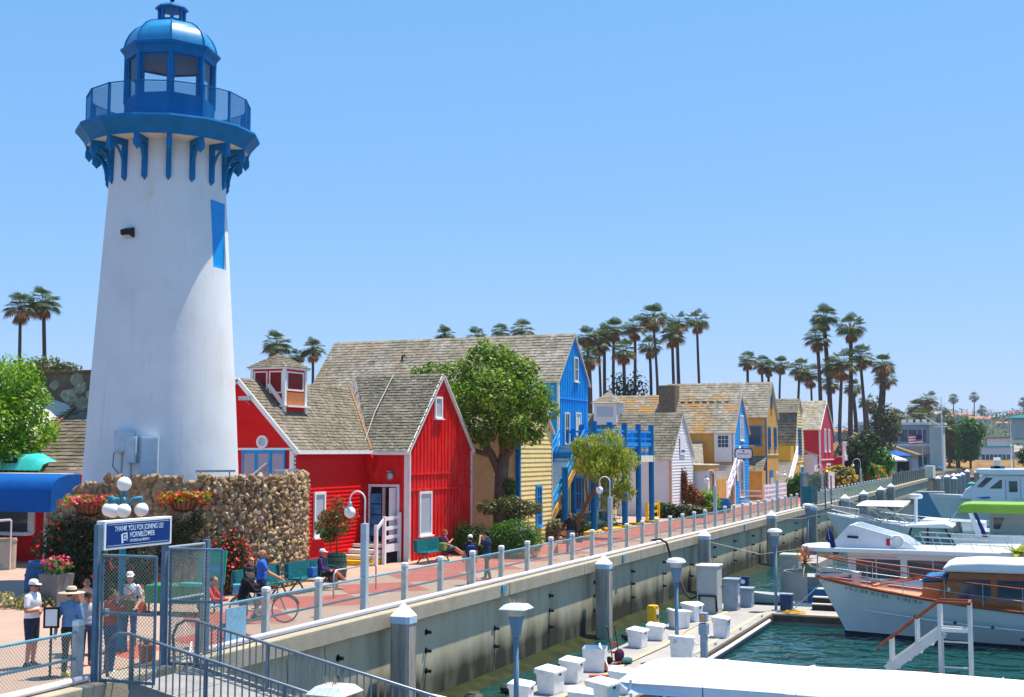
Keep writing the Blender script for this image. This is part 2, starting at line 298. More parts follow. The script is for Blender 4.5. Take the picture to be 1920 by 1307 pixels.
for k in range(20):
    y = 23.0 + k*4.95
    for z in (-.82, -1.35, -1.92):
        if z > -1 and random.random() < .15: continue
        link('anchor_bolt', bolt_me, sw, loc=(0, y-40, z+3))
    if random.random() < .8: swb().box(WX-.004, WX+.004, y-.02, y+.015, -2.6, -1.3).build('rust_streak', M['streak'], sw)
for yy, zz in ((25.6, -.5), (27.3, -.45), (31.6, -.6)):
    swb().tube([(WX+.001, yy, zz), (WX+.001, yy+.05, zz-.5), (WX+.001, yy-.02, zz-1.1), (WX+.001, yy+.01, zz-1.5)], .012, 4).build('crack', M['streak'], sw)
for yy in (37.9, 50.7, 63.6, 74.2): swb().box(WX+.21, WX+.27, yy, yy+.3, -.22, .03).build('bracket', M['railblue'], sw)
# green algae shelf at the foot of the wall and a few rocks
M['algae'] = mat('green_algae_mud', (.014,.024,.006), .45, .5, 1.5, .7, 6, dirt=(.05,.042,.016), dscale=1.2, damt=.7)
a = MB(); ys = [-20+i*4 for i in range(50)]
vs = []; 
for yy in ys:
    k = random.uniform(-.05,.06)
    vs += [(WX, yy, -2.68+k), (WX+.6, yy, -2.84+k), (WX+1.5, yy, -3.0+k*.7), (WX+4.6, yy, -3.6)]
a.add(vs, [(4*i+j, 4*i+j+1, 4*i+j+5, 4*i+j+4) for i in range(len(ys)-1) for j in range(3)])
struct(a.build('mud_bank', M['algae'], smooth=True))
def rock_mesh(seed, u=6, v=5, sq=(1,1,1), jit=.22):
    r = random.Random(seed); b = MB().sphere((0,0,0), sq, u, v)
    b.v = [tuple(c*(1+r.uniform(-jit, jit)) for c in p) for p in b.v]
    return b
M['rock'] = mat('wet_rock', (.055,.052,.045), .5, .3, 3, .4, 20)
for i, (x, y, s_, lab) in enumerate(((-15.3,33.6,.34,'dark wet rock on the algae nearest the gangway'),(-15.0,35.3,.26,'mossy rock second from the gangway at the wall foot'),(-14.6,39.6,.38,'dark rock on the mud behind the open blue-lined dock box'),(-14.8,46.9,.30,'dark rock beside the yellow dock pedestal'))):
    o = rock_mesh(i+40, sq=(s_, s_*.8, s_*.6)).build('rock', M['rock']); o.location = (x, y, -2.72); tag(o, lab, 'rock', 'rocks at the foot of the seawall')

# ------------------------------------------------------------------ lighthouse
LH = Vector((-27.55, 34.85, 0)); VA = RAD(-51.6)      # VA: direction towards the viewer's side
lh = thing('lighthouse', 'tall white tapered lighthouse with blue gallery and domed lantern', 'lighthouse', LH)
def L_(): return MB()                                   # local to the lighthouse axis
prof = [(2.72,0),(2.56,3.5),(2.43,6.0),(2.27,8.5),(2.10,11.2),(1.97,13.2),(1.93,14.95)]
body = L_().lathe([(r, z) for r, z in prof], 64).build('tower', M['lhwhite'], lh, smooth=True)
na = RAD(5)                                             # niche faces the water
cut = MB().box(1.98, 3.0, -.42, .42, 10.55, 12.85).build('cutter', M['lhwhite'], lh); cut.rotation_euler = (0,0,na)
bo = body.modifiers.new('niche', 'BOOLEAN'); bo.object = cut; bo.operation = 'DIFFERENCE'; bo.solver = 'EXACT'
bpy.context.view_layer.update(); dg = bpy.context.evaluated_depsgraph_get()
nm = bpy.data.meshes.new_from_object(body.evaluated_get(dg)); body.modifiers.clear(); body.data = nm; nm.name = 'tower'
bpy.data.objects.remove(cut)
nm.set_sharp_from_angle(angle=RAD(40))
o = L_().box(1.93, 2.0, -.419, .419, 10.552, 12.848).build('niche_panel', M['blue'], lh); o.rotation_euler = (0,0,na)
# gallery: skirt, soffit, deck
L_().lathe([(2.68,14.76),(2.74,14.72),(2.80,14.86),(2.98,15.08),(3.08,15.18),(3.10,15.24),(3.08,15.31),(2.80,15.32)], 16, rot=VA).build('gallery_skirt', M['lhblue'], lh)
L_().lathe([(1.90,14.728),(2.69,14.728),(2.69,14.75),(1.90,14.75)], 32).build('gallery_soffit', M['cream'], lh)
L_().lathe([(.2,15.28),(2.88,15.28),(2.88,15.31),(.2,15.31)], 16, rot=VA).build('gallery_deck', M['lhblue'], lh)
bm_ = MB().box(1.90,2.06,-.085,.085,13.45,14.75); bm_.box(2.06,2.72,-.085,.085,14.54,14.75); bm_.box(2.50,2.74,-.10,.10,14.34,14.55)
bm_.add([(2.52,-.09,14.34),(2.72,-.09,14.34),(2.72,.09,14.34),(2.52,.09,14.34),(2.62,0,14.2)], [(0,1,4),(1,2,4),(2,3,4),(3,0,4)])
arc = [(2.02+.60*(1-math.cos(t)), 13.6+.96*math.sin(t)) for t in [i*math.pi/16 for i in range(9)]]
bm_.tube([(x, 0, z) for x, z in arc], .065, 4)
bm_.add([(1.94,-.085,13.45),(2.06,-.085,13.45),(2.06,.085,13.45),(1.94,.085,13.45),(1.97,0,13.32)], [(0,1,4),(1,2,4),(2,3,4),(3,0,4)])
br_me = bm_.mesh('bracket'); br_me.materials.append(M['lhblue'])
for k in range(16):
    o = link('bracket', br_me, lh); o.rotation_euler = (0, 0, VA + 2*math.pi*k/16)
# gallery railing
def chain(w, h, cell, r=.0035, horiz=1.0, n=3):
    """diagonal wire fabric in the local XZ plane, x 0..w, z 0..h"""
    b = MB(); k = -int(h/cell) - 1
    while k*cell < w + h:
        for sgn in (1, -1):
            x0 = k*cell; p = []
            # line x = x0 + sgn*z ...
            if sgn == 1: za, zb = max(0, -x0), min(h, w-x0)
            else: za, zb = max(0, x0-w), min(h, x0)
            if zb - za > .01:
                xa, xb = (x0+za, x0+zb) if sgn == 1 else (x0-za, x0-zb)
                b.tube([(xa, sgn*r, za), (xb, sgn*r, zb)], r, n, caps=False)
        k += 1
    return b
RR = 2.74
vtx = [(RR*math.cos(VA+2*math.pi*k/16), RR*math.sin(VA+2*math.pi*k/16)) for k in range(16)]
pn = chain(2*RR*math.sin(math.pi/16)-.08, 1.04, .055, .006); pn_me = pn.mesh('mesh_panel'); pn_me.materials.append(M['lhblue'])
for k in range(16):
    a_, b_ = vtx[k], vtx[(k+1)%16]
    L_().box(a_[0]-.02,a_[0]+.02,a_[1]-.02,a_[1]+.02,15.30,16.50).build('rail_post', M['lhblue'], lh)
    d = Vector((b_[0]-a_[0], b_[1]-a_[1], 0))
    tp = L_()
    for f in (.05, .95): tp.bar((a_[0]+d.x*f, a_[1]+d.y*f, 15.34), (a_[0]+d.x*f, a_[1]+d.y*f, 16.46), .022)
    tp.bar((*a_, 16.47), (*b_, 16.47), .05, .03); tp.bar((*a_, 15.38), (*b_, 15.38), .03, .03); tp.build('rail_frame', M['lhblue'], lh)
    o = link('mesh_panel', pn_me, lh, loc=(a_[0]+d.x*.035, a_[1]+d.y*.035, 15.39)); o.rotation_euler = (0,0,math.atan2(d.y, d.x))
# lantern room
OC = 1.52
oct_ = lambda r, a0=VA: [(r*math.cos(a0+math.pi*k/4), r*math.sin(a0+math.pi*k/4)) for k in range(8)]
L_().lathe([(OC,15.3),(OC,16.42),(OC-.12,16.42),(OC-.12,15.5),(.1,15.5)], 8, rot=VA).build('lantern_sill_wall', M['lhblue'], lh)
for k, (x, y) in enumerate(oct_(OC-.05)):
    L_().tube([(x,y,16.3),(x,y,17.95)], .085, 6).build('lantern_post', M['lhblue'], lh)
    a_ = Vector((*oct_(OC-.09)[k], 0)); b_ = Vector((*oct_(OC-.09)[(k+1)%8], 0)); d = (b_-a_).normalized(); n_ = Vector((a_+b_)).normalized()
    a2, b2 = a_+d*.10, b_-d*.10
    w = L_().add([(*a2.xy,16.42),(*b2.xy,16.42),(*b2.xy,17.84),(*a2.xy,17.84)], [(0,1,2,3)]).build('pane', M['glassclr'], lh)
    f = L_()
    for p, q in (((*a2.xy,16.44),(*a2.xy,17.84)),((*b2.xy,16.44),(*b2.xy,17.84)),((*a2.xy,16.46),(*b2.xy,16.46)),((*a2.xy,17.82),(*b2.xy,17.82))): f.bar(p, q, .05)
    f.build('frame', M['lhblue'], w)
L_().lathe([(.05,17.84),(OC,17.84),(OC+.02,17.92),(1.56,17.98),(1.60,18.06),(1.68,18.14),(1.70,18.22),(1.58,18.26)], 8, rot=VA).build('cornice', M['lhblue'], lh)
dp = [(1.55,18.24),(1.54,18.36),(1.49,18.54),(1.38,18.76),(1.20,18.97),(.96,19.13),(.70,19.22),(.44,19.27)]
L_().lathe(dp, 8, rot=VA).build('dome', M['dome'], lh).data.set_sharp_from_angle(angle=RAD(35))
for p in lh.children:
    if p.name.startswith('dome'): p.data.shade_smooth(); p.data.set_sharp_from_angle(angle=RAD(32))
for k in range(8):
    a = VA+math.pi*k/4; L_().tube([((r+.012)*math.cos(a), (r+.012)*math.sin(a), z+.012) for r, z in dp], .022, 5).build('dome_seam', M['lhblue'], lh)
L_().lathe([(.50,19.24),(.50,19.33),(.46,19.33)], 8, rot=VA).build('cupola_base', M['lhblue'], lh)
for x, y in oct_(.42): L_().bar((x,y,19.28),(x,y,19.8), .085).build('cupola_post', M['lhblue'], lh)
L_().lathe([(.40,19.28),(.40,19.4),(.02,19.4)], 8, rot=VA).build('cupola_sill', M['lhblue'], lh)
L_().lathe([(.46,19.76),(.58,19.78),(.56,19.83),(.30,19.96),(.08,20.04),(.04,20.12)], 8, rot=VA).build('cupola_roof', M['lhblue'], lh)
L_().tube([(0,0,20.0),(0,0,20.5)], .03, 6).sphere((0,0,20.16), .09, 8, 6).build('finial', M['black'], lh)
# fittings on the tower: floodlight, meter boxes, conduits, stain
def onT(ang, r, z): a = VA+RAD(ang); return Vector((r*math.cos(a), r*math.sin(a), z))
f = thing('floodlight', 'small black floodlight high on the white lighthouse wall', 'floodlight', LH + onT(-34, 2.07, 11.55), VA+RAD(-34))
MB().box(-.1,.04,-.05,.05,-.05,.05).build('bracket', M['black'], f); MB().prism([(0,-.16),(.32,-.10),(.34,.06),(.02,.18)], 'y', -.17, .17).build('housing', M['black'], f, bev=.02); MB().prism([(.02,-.175),(.30,-.118),(.30,-.125),(.02,-.182)], 'y', -.14, .14).build('lens', M['glasslt'], f)
M['boxblue'] = mat('pale_blue_metal_box', (.46,.58,.68), .4, .1, 4, metal=.2)
for nm_, ang, z0, z1, w, dpth, lab in (('meter_box',-26.5,4.35,5.05,.62,.2,'pale blue meter box with a sloped lid on the lighthouse base'),('junction_box',-20.5,4.0,4.85,.34,.26,'narrow tall blue-grey box between the meter boxes on the lighthouse'),('cabinet',-8,3.55,4.85,.52,.26,'tall closed blue-grey electrical cabinet on the lighthouse base')):
    c = onT(ang, 2.56-.06*(z0-3.5), 0); t = thing(nm_, lab, 'electrical box', LH + Vector((c.x, c.y, z0)), VA+RAD(ang), 'electrical boxes on the lighthouse')
    MB().box(-.12, dpth, -w/2, w/2, 0, z1-z0).build('case', M['boxblue'], t, bev=.012)
    MB().box(dpth, dpth+.02, -w/2+.03, w/2-.03, .04, z1-z0-.05).build('door', M['boxblue'], t, bev=.008)
    MB().tube([(.05,-w*.2,0),(.05,-w*.2,-z0*.2)], .03, 6).build('conduit', M['steel'], t)
t = thing('conduit_loop', 'thin dark cable looping beside the meter box on the lighthouse', 'cable', LH + onT(-29, 2.58, 3.4), VA+RAD(-29))
MB().tube([(.02,-.1,1.2),(.05,-.25,.9),(.05,-.28,.5),(.03,-.1,.3),(.02,.0,.2)], .015, 5).build('cable', M['black'], t)
# track lights standing on the wall top behind
for nm_, p0, p1, lab in (('light_bar', (-24.75,33.0,3.75),(-23.9,33.9,3.75),'grey floodlight bar on thin legs above the stone wall'),('light_bar',(-23.3,35.2,3.75),(-23.15,36.4,3.75),'grey floodlight bar near the red house above the stone wall')):
    t = thing(nm_, lab, 'light', ((p0[0]+p1[0])/2,(p0[1]+p1[1])/2,3.4), 0, 'light bars above the stone wall'); o_ = t.location
    MB(o_).bar(p0, p1, .1, .07).build('bar', M['steel'], t)
    for q in (.12, .85):
        p = [p0[i]+(p1[i]-p0[i])*q for i in range(3)]; MB(o_).tube([(p[0],p[1],p[2]-.55),(p[0],p[1]+.05,p[2]-.2),(p[0],p[1],p[2])], .02, 6).build('leg', M['steel'], t)

# ------------------------------------------------------------------ curved stone retaining wall round the lighthouse
def stone_mat(name, ramp):
    m, t, p = newmat(name); L = t.links; oi = node(t, 'ShaderNodeObjectInfo'); ge = node(t, 'ShaderNodeNewGeometry'); tc = node(t, 'ShaderNodeTexCoord')
    ad = node(t, 'ShaderNodeMath', operation='ADD'); L.new(oi.outputs['Random'], ad.inputs[0]); L.new(ge.outputs['Random Per Island'], ad.inputs[1])
    fr = node(t, 'ShaderNodeMath', operation='FRACT'); L.new(ad.outputs[0], fr.inputs[0])
    cr = node(t, 'ShaderNodeValToRGB'); el = cr.color_ramp.elements
    while len(el) < len(ramp): el.new(.5)
    for i, c in enumerate(ramp): el[i].position = i/(len(ramp)-1); el[i].color = (*c, 1)
    L.new(fr.outputs[0], cr.inputs[0]); nz = node(t, 'ShaderNodeTexNoise'); nz.inputs['Scale'].default_value = 6; nz.inputs['Detail'].default_value = 6; L.new(ge.outputs['Position'], nz.inputs['Vector'])
    mr = node(t, 'ShaderNodeMapRange'); mr.inputs['From Min'].default_value = .3; mr.inputs['From Max'].default_value = .7; mr.inputs['To Min'].default_value = .6; mr.inputs['To Max'].default_value = 1.25; L.new(nz.outputs['Fac'], mr.inputs[0])
    sc = node(t, 'ShaderNodeVectorMath', operation='SCALE'); L.new(cr.outputs[0], sc.inputs[0]); L.new(mr.outputs[0], sc.inputs['Scale']); L.new(sc.outputs[0], p.inputs['Base Color']); p.inputs['Roughness'].default_value = .85
    b = node(t, 'ShaderNodeBump'); b.inputs['Strength'].default_value = .5; b.inputs['Distance'].default_value = .04; n2 = node(t, 'ShaderNodeTexNoise'); n2.inputs['Scale'].default_value = 14; n2.inputs['Detail'].default_value = 5; L.new(ge.outputs['Position'], n2.inputs['Vector']); L.new(n2.outputs['Fac'], b.inputs['Height']); L.new(b.outputs[0], p.inputs['Normal'])
    return m
M['stone'] = stone_mat('tan_fieldstone', [(.19,.11,.05),(.37,.25,.12),(.25,.18,.11),(.48,.36,.20),(.30,.18,.08),(.40,.33,.23)])
M['mortar'] = mat('dark_mortar', (.17,.13,.09), .95, .25, 3, .5, 10)
WR = 4.88
def wtop(az): return 3.58 + .06*math.sin(az*.23) + .05*math.sin(az*.61) - max(0, (az-163))*.045
swl = thing('stone_wall', 'curved wall of rough tan fieldstones around the lighthouse base', 'stone wall', LH)
b = MB(); azs = [38+i*3 for i in range(50)]
for i in range(len(azs)-1):
    for az0, az1 in ((azs[i], azs[i+1]),):
        t0, t1 = RAD(90-az0), RAD(90-az1); vs = []
        for t_, z_ in ((t0, wtop(az0)-.08), (t1, wtop(az1)-.08)):
            for r in (WR-.45, WR-.04): vs += [(r*math.cos(t_), r*math.sin(t_), 0), (r*math.cos(t_), r*math.sin(t_), z_)]
        b.add(vs, [(0,1,5,4),(2,6,7,3),(1,3,7,5),(0,2,3,1),(4,5,7,6)])
b.build('core', M['mortar'], swl)
rocks = []
for i in range(14):
    r_ = random.Random(i); me = rock_mesh(i, 6, 5, (.15, .125, .15), .46).mesh('stone'); me.materials.append(M['stone']); rocks.append(me)
random.seed(11); spots = []
az = 40.0; row_h = .18
z = .12
while z < 3.75:
    az = 39 + random.uniform(0, 3)
    while az < 184.5:
        if z < wtop(az) + .02: spots.append((az + random.uniform(-.6,.6), z + random.uniform(-.05,.05)))
        az += random.uniform(1.7, 2.7)
    z += row_h
def keep(az, z): return (az < 150 and z > .5) or z > 1.9
front = [s for s in spots if keep(*s)]; random.shuffle(front)
front.sort(key=lambda s: (s[0] > 128, s[0] > 160)); single = set(front[:300])
rest = MB()
for s_ in spots:
    az, z = s_; t_ = RAD(90-az); rough = az < 128
    sc = random.uniform(.7, 1.15); sx = sc*(.8 if rough else .42); pos = Vector(((WR-.03)*math.cos(t_), (WR-.03)*math.sin(t_), z))
    rot = Matrix.Rotation(t_, 4, 'Z') @ Matrix.Rotation(random.uniform(-.9,.9), 4, 'X') @ Matrix.Rotation(random.uniform(-.5,.5)*rough, 4, 'Y')
    mx = Matrix.Translation(pos) @ rot @ Matrix.Diagonal((sx, sc*random.uniform(.75,1.25), sc*random.uniform(.7,1.1), 1)); me = random.choice(rocks)
    if s_ in single:
        o = link('stone', me, swl); o.matrix_local = mx
    else: rest.add([mx @ v.co for v in me.vertices], [tuple(p.vertices) for p in me.polygons])
rest.build('stones', M['stone'], swl, kind='stuff')
# ------------------------------------------------------------------ house kit
def shingles(b, A, B, C, D, expo=.2, w=.17, th=.028, seed=0):
    """A-B eave, D-C ridge: overlapping tabs, each a loose piece"""
    r = random.Random(seed); A, B, C, D = map(Vector, (A, B, C, D)); n = (B-A).cross(D-A).normalized()
    if n.z < 0: n = -n
    H = ((D-A).length + (C-B).length)/2; rows = max(1, int(H/expo))
    for i in range(rows):
        t0, t1 = i/rows, min(1, (i+1.12)/rows); e0, e1 = A.lerp(D, t0), B.lerp(C, t0); f0, f1 = A.lerp(D, t1), B.lerp(C, t1); Lr = (e1-e0).length
        if Lr < .05: continue
        x = -r.random()*w
        while x < Lr:
            ww = w*r.uniform(.6, 1.4); a, c = max(0, x)/Lr, min(Lr, x+ww-.008)/Lr; x += ww
            if c - a < 1e-4: continue
            k = th*r.uniform(.7, 1.4); j = r.uniform(-.02,.02)/max(H,.1)
            p = [e0.lerp(e1, a) + n*k, e0.lerp(e1, c) + n*k, f0.lerp(f1, c) + n*.004, f0.lerp(f1, a) + n*.004, e0.lerp(e1, a), e0.lerp(e1, c)]
            dv = (D-A)*j; p[0] -= dv; p[1] -= dv; p[4] -= dv; p[5] -= dv
            b.add(p, [(0,1,2,3), (0,4,5,1)])
    return b
def slab(b, A, B, C, D, th=.08):
    A, B, C, D = map(Vector, (A, B, C, D)); n = (B-A).cross(D-A).normalized()
    if n.z < 0: n = -n
    return b.add([A, B, C, D, A-n*th, B-n*th, C-n*th, D-n*th], [(0,1,2,3),(7,6,5,4),(0,4,5,1),(1,5,6,2),(2,6,7,3),(3,7,4,0)])
def roof(t, slopes, m, o, base='shingle_gy', expo=.175, w=.145, seed=0, nm='roof'):
    b = MB(o)
    for q in slopes: slab(b, *q)
    r = b.build(nm, M['stepwd'], t); s_ = MB(o)
    for i, q in enumerate(slopes): shingles(s_, *q, expo=expo, w=w, seed=seed+i)
    s_.build('shingles', m, r, kind='stuff'); return r
def gable_roof_slopes(x0, x1, y0, y1, ze, za, ov=.18, ovx=.15):
    """ridge along X from x0 (back) to x1 (front gable)"""
    ym = (y0+y1)/2; k = (za-ze)/((y1-y0)/2); a = ze - ov*k
    return [((x0, y0-ov, a+.06), (x1+ovx, y0-ov, a+.06), (x1+ovx, ym, za+.06), (x0, ym, za+.06)), ((x0, y1+ov, a+.06), (x1+ovx, y1+ov, a+.06), (x1+ovx, ym, za+.06), (x0, ym, za+.06))]
def window(t, o, face, c, w, h, frame, pane, nx=1, ny=1, fw=.07, sill=True, proud=.05, hinge=None):
    """window on a wall: face 'x' (towards +X) or 'y' (towards -Y); c = centre of the opening on the wall plane"""
    X, Y, Z = c
    def bx(b, u0, u1, z0, z1, d0, d1):
        if face == 'x': b.box(X+d0, X+d1, Y+u0, Y+u1, Z+z0, Z+z1)
        else: b.box(X+u0, X+u1, Y-d1, Y-d0, Z+z0, Z+z1)
        return b
    f = MB(o); bx(f, -w/2-fw, -w/2, -h/2-fw, h/2+fw, -.02, proud); bx(f, w/2, w/2+fw, -h/2-fw, h/2+fw, -.02, proud); bx(f, -w/2, w/2, h/2, h/2+fw, -.02, proud); bx(f, -w/2, w/2, -h/2-fw, -h/2, -.02, proud)
    wn = f.build('window', frame, t)
    bx(MB(o), -w/2, w/2, -h/2, h/2, -.03, .012).build('pane', pane, wn)
    for i in range(1, nx): u = -w/2+w*i/nx; bx(MB(o), u-.016, u+.016, -h/2, h/2, .0, proud-.012).build('muntin', frame, wn)
    for j in range(1, ny): v = -h/2+h*j/ny; bx(MB(o), -w/2, w/2, v-.016, v+.016, .0, proud-.015).build('muntin', frame, wn)
    if sill: bx(MB(o), -w/2-fw-.05, w/2+fw+.05, -h/2-fw-.05, -h/2-fw+.01, -.02, proud+.07).build('sill', frame, wn)
    return wn
def gable_z(y, y0, y1, ze, za): return ze + (za-ze)*(1-abs(y-(y0+y1)/2)/((y1-y0)/2))
def gable_body(t, o, x0, x1, y0, y1, ze, za, m, z0=0.0, name='wall'):
    return MB(o).prism([(y0,z0),(y1,z0),(y1,ze),((y0+y1)/2,za),(y0,ze)], 'x', x0, x1).build(name, m, t)
def battens(t, o, X, y0, y1, ze, za, m, z0=0.0, step=.3, w=.05, d=.03, flat=False):
    n = int((y1-y0)/step); 
    for i in range(1, n):
        y = y0 + (y1-y0)*i/n; zt = ze if flat else gable_z(y, y0, y1, ze, za)-.06
        MB(o).box(X, X+d, y-w/2, y+w/2, z0, zt).build('batten', m, t)
def clap(t, o, X, y0, y1, ze, za, m, z0=0.0, h=.2, d=.035, holes=()):
    z = z0
    def rng(z):
        if z <= ze: return y0, y1
        k = (za-z)/(za-ze)*(y1-y0)/2; ym = (y0+y1)/2; return ym-k, ym+k
    while z < za - .08:
        zt = min(z+h, za-.01); a0, a1 = rng(z); b0, b1 = rng(zt)
        vs = [(X+d,a0,z),(X+d,a1,z),(X+.006,b1,zt),(X+.006,b0,zt),(X-.01,a0,z),(X-.01,a1,z),(X-.01,b1,zt),(X-.01,b0,zt)]
        MB(o).add(vs, [(0,1,2,3),(0,4,5,1),(0,3,7,4),(1,5,6,2),(3,2,6,7)]).build('siding_board', m, t); z = zt
def barge(t, o, X, y0, y1, ze, za, m, ov=.18, w=.17):
    ym = (y0+y1)/2; k = (za-ze)/((y1-y0)/2)
    for s_ in (y0-ov, y1+ov): MB(o).bar((X, s_, ze-ov*k-.03), (X, ym, za-.03), .05, w).build('barge_board', m, t)
def corner(t, o, X, Y, z0, z1, m, w=.13): MB(o).box(X-w+.03, X+.03, Y-w/2, Y+w/2, z0, z1).build('corner_board', m, t)

# ------------------------------------------------------------------ red house (front gable wing + wing along the quay)
o = Vector((-26, 45, 0)); rh = thing('red_house', 'bright red board house with brown shingle roofs and small cupola beside the lighthouse', 'house', o)
Xg, Ya, Yb, ze, za = -23.3, 44.8, 50.8, 4.5, 7.6
gable_body(rh, o, -27.4, Xg, Ya, Yb, ze, za, M['redwood'], name='gable_wall')
battens(rh, o, Xg, Ya+.08, Yb-.08, ze, za, M['redwood'], step=.31)
for zz in (2.78, 3.42, 6.9):
    h_ = (za-zz)/(za-ze)*3 if zz > ze else 3
    MB(o).box(Xg, Xg+.045, 47.8-h_+.08, 47.8+h_-.08, zz, zz+.07).build('belt_board', M['redwood'], rh)
barge(rh, o, Xg+.08, Ya, Yb, ze, za, M['white']); corner(rh, o, Xg+.02, Ya+.02, 0, ze-.1, M['white'], .2); corner(rh, o, Xg+.02, Yb-.02, 0, ze-.1, M['white'], .08)
MB(o).tube([(Xg+.1,Ya-.1,4.3),(Xg+.1,Ya-.1,.1)], .05, 8).build('downpipe', M['white'], rh)
window(rh, o, 'x', (Xg+.03, 46.25, 1.84), .92, 1.6, M['white'], M['glasslt'], fw=.1)
window(rh, o, 'x', (Xg+.03, 47.42, 6.2), .52, .74, M['white'], M['glasslt'], fw=.09)
# wing with its ridge along the quay
Xw = -25.1; Xwb = -29.9; Yw = 39.2; xr = (Xw+Xwb)/2; zr = 7.05
MB(o).prism([(Xwb,0),(Xw,0),(Xw,4.5),(xr,zr),(Xwb,4.5)], 'y', Yw, Ya+1.2).build('wing_wall', M['red'], rh)
zz = .25
while zz < 4.4:                                          # lap siding on the sunny wall
    MB(o).add([(Xw+.045,Yw,zz),(Xw+.045,Ya-.01,zz),(Xw+.008,Ya-.01,zz+.15),(Xw+.008,Yw,zz+.15),(Xw-.01,Yw,zz),(Xw-.01,Ya-.01,zz)], [(0,1,2,3),(0,4,5,1)]).build('siding_board', M['red'], rh); zz += .15
A_ = (Xw+.22, Yw-.15, 4.34); B_ = (Xw+.22, Ya+.7, 4.34); C_ = (xr, Ya+3.0, zr+.06); D_ = (xr, Yw-.15, zr+.06)
roof(rh, [(A_, (Xw+.22, Ya-.12, 4.34), (xr, Ya+2.62, zr+.06), D_), ((Xwb-.2, Yw-.15, 4.34), (Xwb-.2, Ya+2, 4.34), (xr, Ya+2, zr+.06), D_)], M['shingle'], o, seed=3, nm='wing_roof')
gr = gable_roof_slopes(-30.5, Xg, Ya, Yb, ze, za); g0 = gr[0]
roof(rh, [((Xw+.22, *g0[0][1:]), g0[1], g0[2], (-27.45, *g0[3][1:])), ((Xw+.22, *g0[0][1:]), (Xw+.22, *g0[0][1:]), (-27.45, *g0[3][1:]), (xr-.05, Ya+2.45, 4.5+2.45*1.0333+.07)), ((-27.45, *gr[1][0][1:]), gr[1][1], gr[1][2], (-27.45, *gr[1][3][1:]))], M['shingle_gy'], o, seed=8, nm='gable_roof')
MB(o).bar((Xw+.20, Ya-.15, 4.46), (xr, Ya+2.55, zr+.14), .10, .03).build('valley_flashing', mat('rust_flashing', (.23,.12,.06), .6, .3, 8), rh)
MB(o).tube([(-25.5,47.6,7.66),(-25.45,45.9,6.02),(-25.3,44.75,4.72)], .025, 5).build('roof_cable', M['plaster'], rh)
MB(o).bar((Xw+.25,Yw-.15,4.34),(Xw+.25,Ya-.1,4.34), .06, .14).build('fascia', M['white'], rh)
MB(o).bar((Xw+.22,Ya-.19,4.30),(Xg+.18,Ya-.19,4.30), .06, .14).build('fascia', M['white'], rh)
for sx in (1, -1): MB(o).bar((xr+sx*(abs(Xw-xr)+.3), Yw-.17, 4.30), (xr, Yw-.17, zr), .05, .17).build('barge_board', M['white'], rh)
MB(o).box(Xw-.14, Xw+.03, Yw-.05, Yw+.12, 0, 4.4).build('corner_board', M['white'], rh)
ring = MB(o); n = 20
ring.add([(-26.42+r*math.cos(2*math.pi*k/n), Yw-d, 4.72+r*math.sin(2*math.pi*k/n)) for d, r in ((.0,.24),(.09,.24),(.09,.17),(.0,.15)) for k in range(n)], [(i*n+k, i*n+(k+1)%n, (i+1)*n+(k+1)%n, (i+1)*n+k) for i in range(3) for k in range(n)])
rw = ring.build('round_window', M['white'], rh, smooth=False); MB(o).tube([(-26.42,Yw-.02,4.72),(-26.42,Yw-.001,4.72)], .16, 20).build('pane', M['glasslt'], rw)
# blue lattice-screened porch under the round window
MB(o).box(-27.7, Xw-.05, Yw-.06, Yw-.01, 4.42, 4.5).build('trim', M['white'], rh)
M['screen'] = mat('lilac_screen', (.30,.26,.42), .6, .15, 20)
for k in range(3):
    x = Xw-.35-k*.62
    sc_ = MB(o); sc_.box(x-.56, x, Yw-.05, Yw-.02, 2.9, 4.35).build('screen', M['screen'], rh)
    f = MB(o); f.box(x-.6,x-.54,Yw-.09,Yw-.02,2.9,4.42); f.box(x-.03,x+.03,Yw-.09,Yw-.02,2.9,4.42); f.box(x-.54,x-.03,Yw-.085,Yw-.03,4.32,4.42); f.build('screen_frame', M['blue'], rh)
    ch_ = chain(.55, 1.4, .07, .006).mesh('lattice'); ch_.materials.append(M['lilac']); link('lattice', ch_, rh, loc=(x-.57-o.x, Yw-.06-o.y, 2.9))
MB(o).bar((-27.0,Yw-.2,3.3),(-26.1,Yw-.2,3.95), .12, .05).build('vent_duct', M['white'], rh)
# cupola on the wing roof
cx, cy = -27.05, 41.15
MB(o).box(cx-.72,cx+.72,cy-.72,cy+.72,5.6,7.55).build('cupola_wall', M['red'], rh)
for sx, sy in ((1,1),(1,-1),(-1,1),(-1,-1)): MB(o).box(cx+sx*.72-.06,cx+sx*.72+.06,cy+sy*.72-.06,cy+sy*.72+.06,5.6,7.56).build('corner_board', M['white'], rh)
MB(o).box(cx-.86,cx+.86,cy-.86,cy+.86,7.5,7.57).build('cupola_eave', M['white'], rh)
e = .88; ap = (cx, cy, 8.15); cr_ = [((cx-e,cy-e,7.57),(cx+e,cy-e,7.57),ap,ap), ((cx+e,cy-e,7.57),(cx+e,cy+e,7.57),ap,ap), ((cx+e,cy+e,7.57),(cx-e,cy+e,7.57),ap,ap), ((cx-e,cy+e,7.57),(cx-e,cy-e,7.57),ap,ap)]
s_ = MB(o)
for q in cr_: shingles(s_, *q, expo=.17, w=.15, seed=4)
rb = MB(o).add([(cx-e,cy-e,7.57),(cx+e,cy-e,7.57),(cx+e,cy+e,7.57),(cx-e,cy+e,7.57),ap], [(0,1,4),(1,2,4),(2,3,4),(3,0,4)]).build('cupola_roof', M['stepwd'], rh); s_.build('shingles', M['shingle'], rb, kind='stuff')
M['redpane'] = mat('dark_red_panel', (.20,.012,.014), .35, .1)
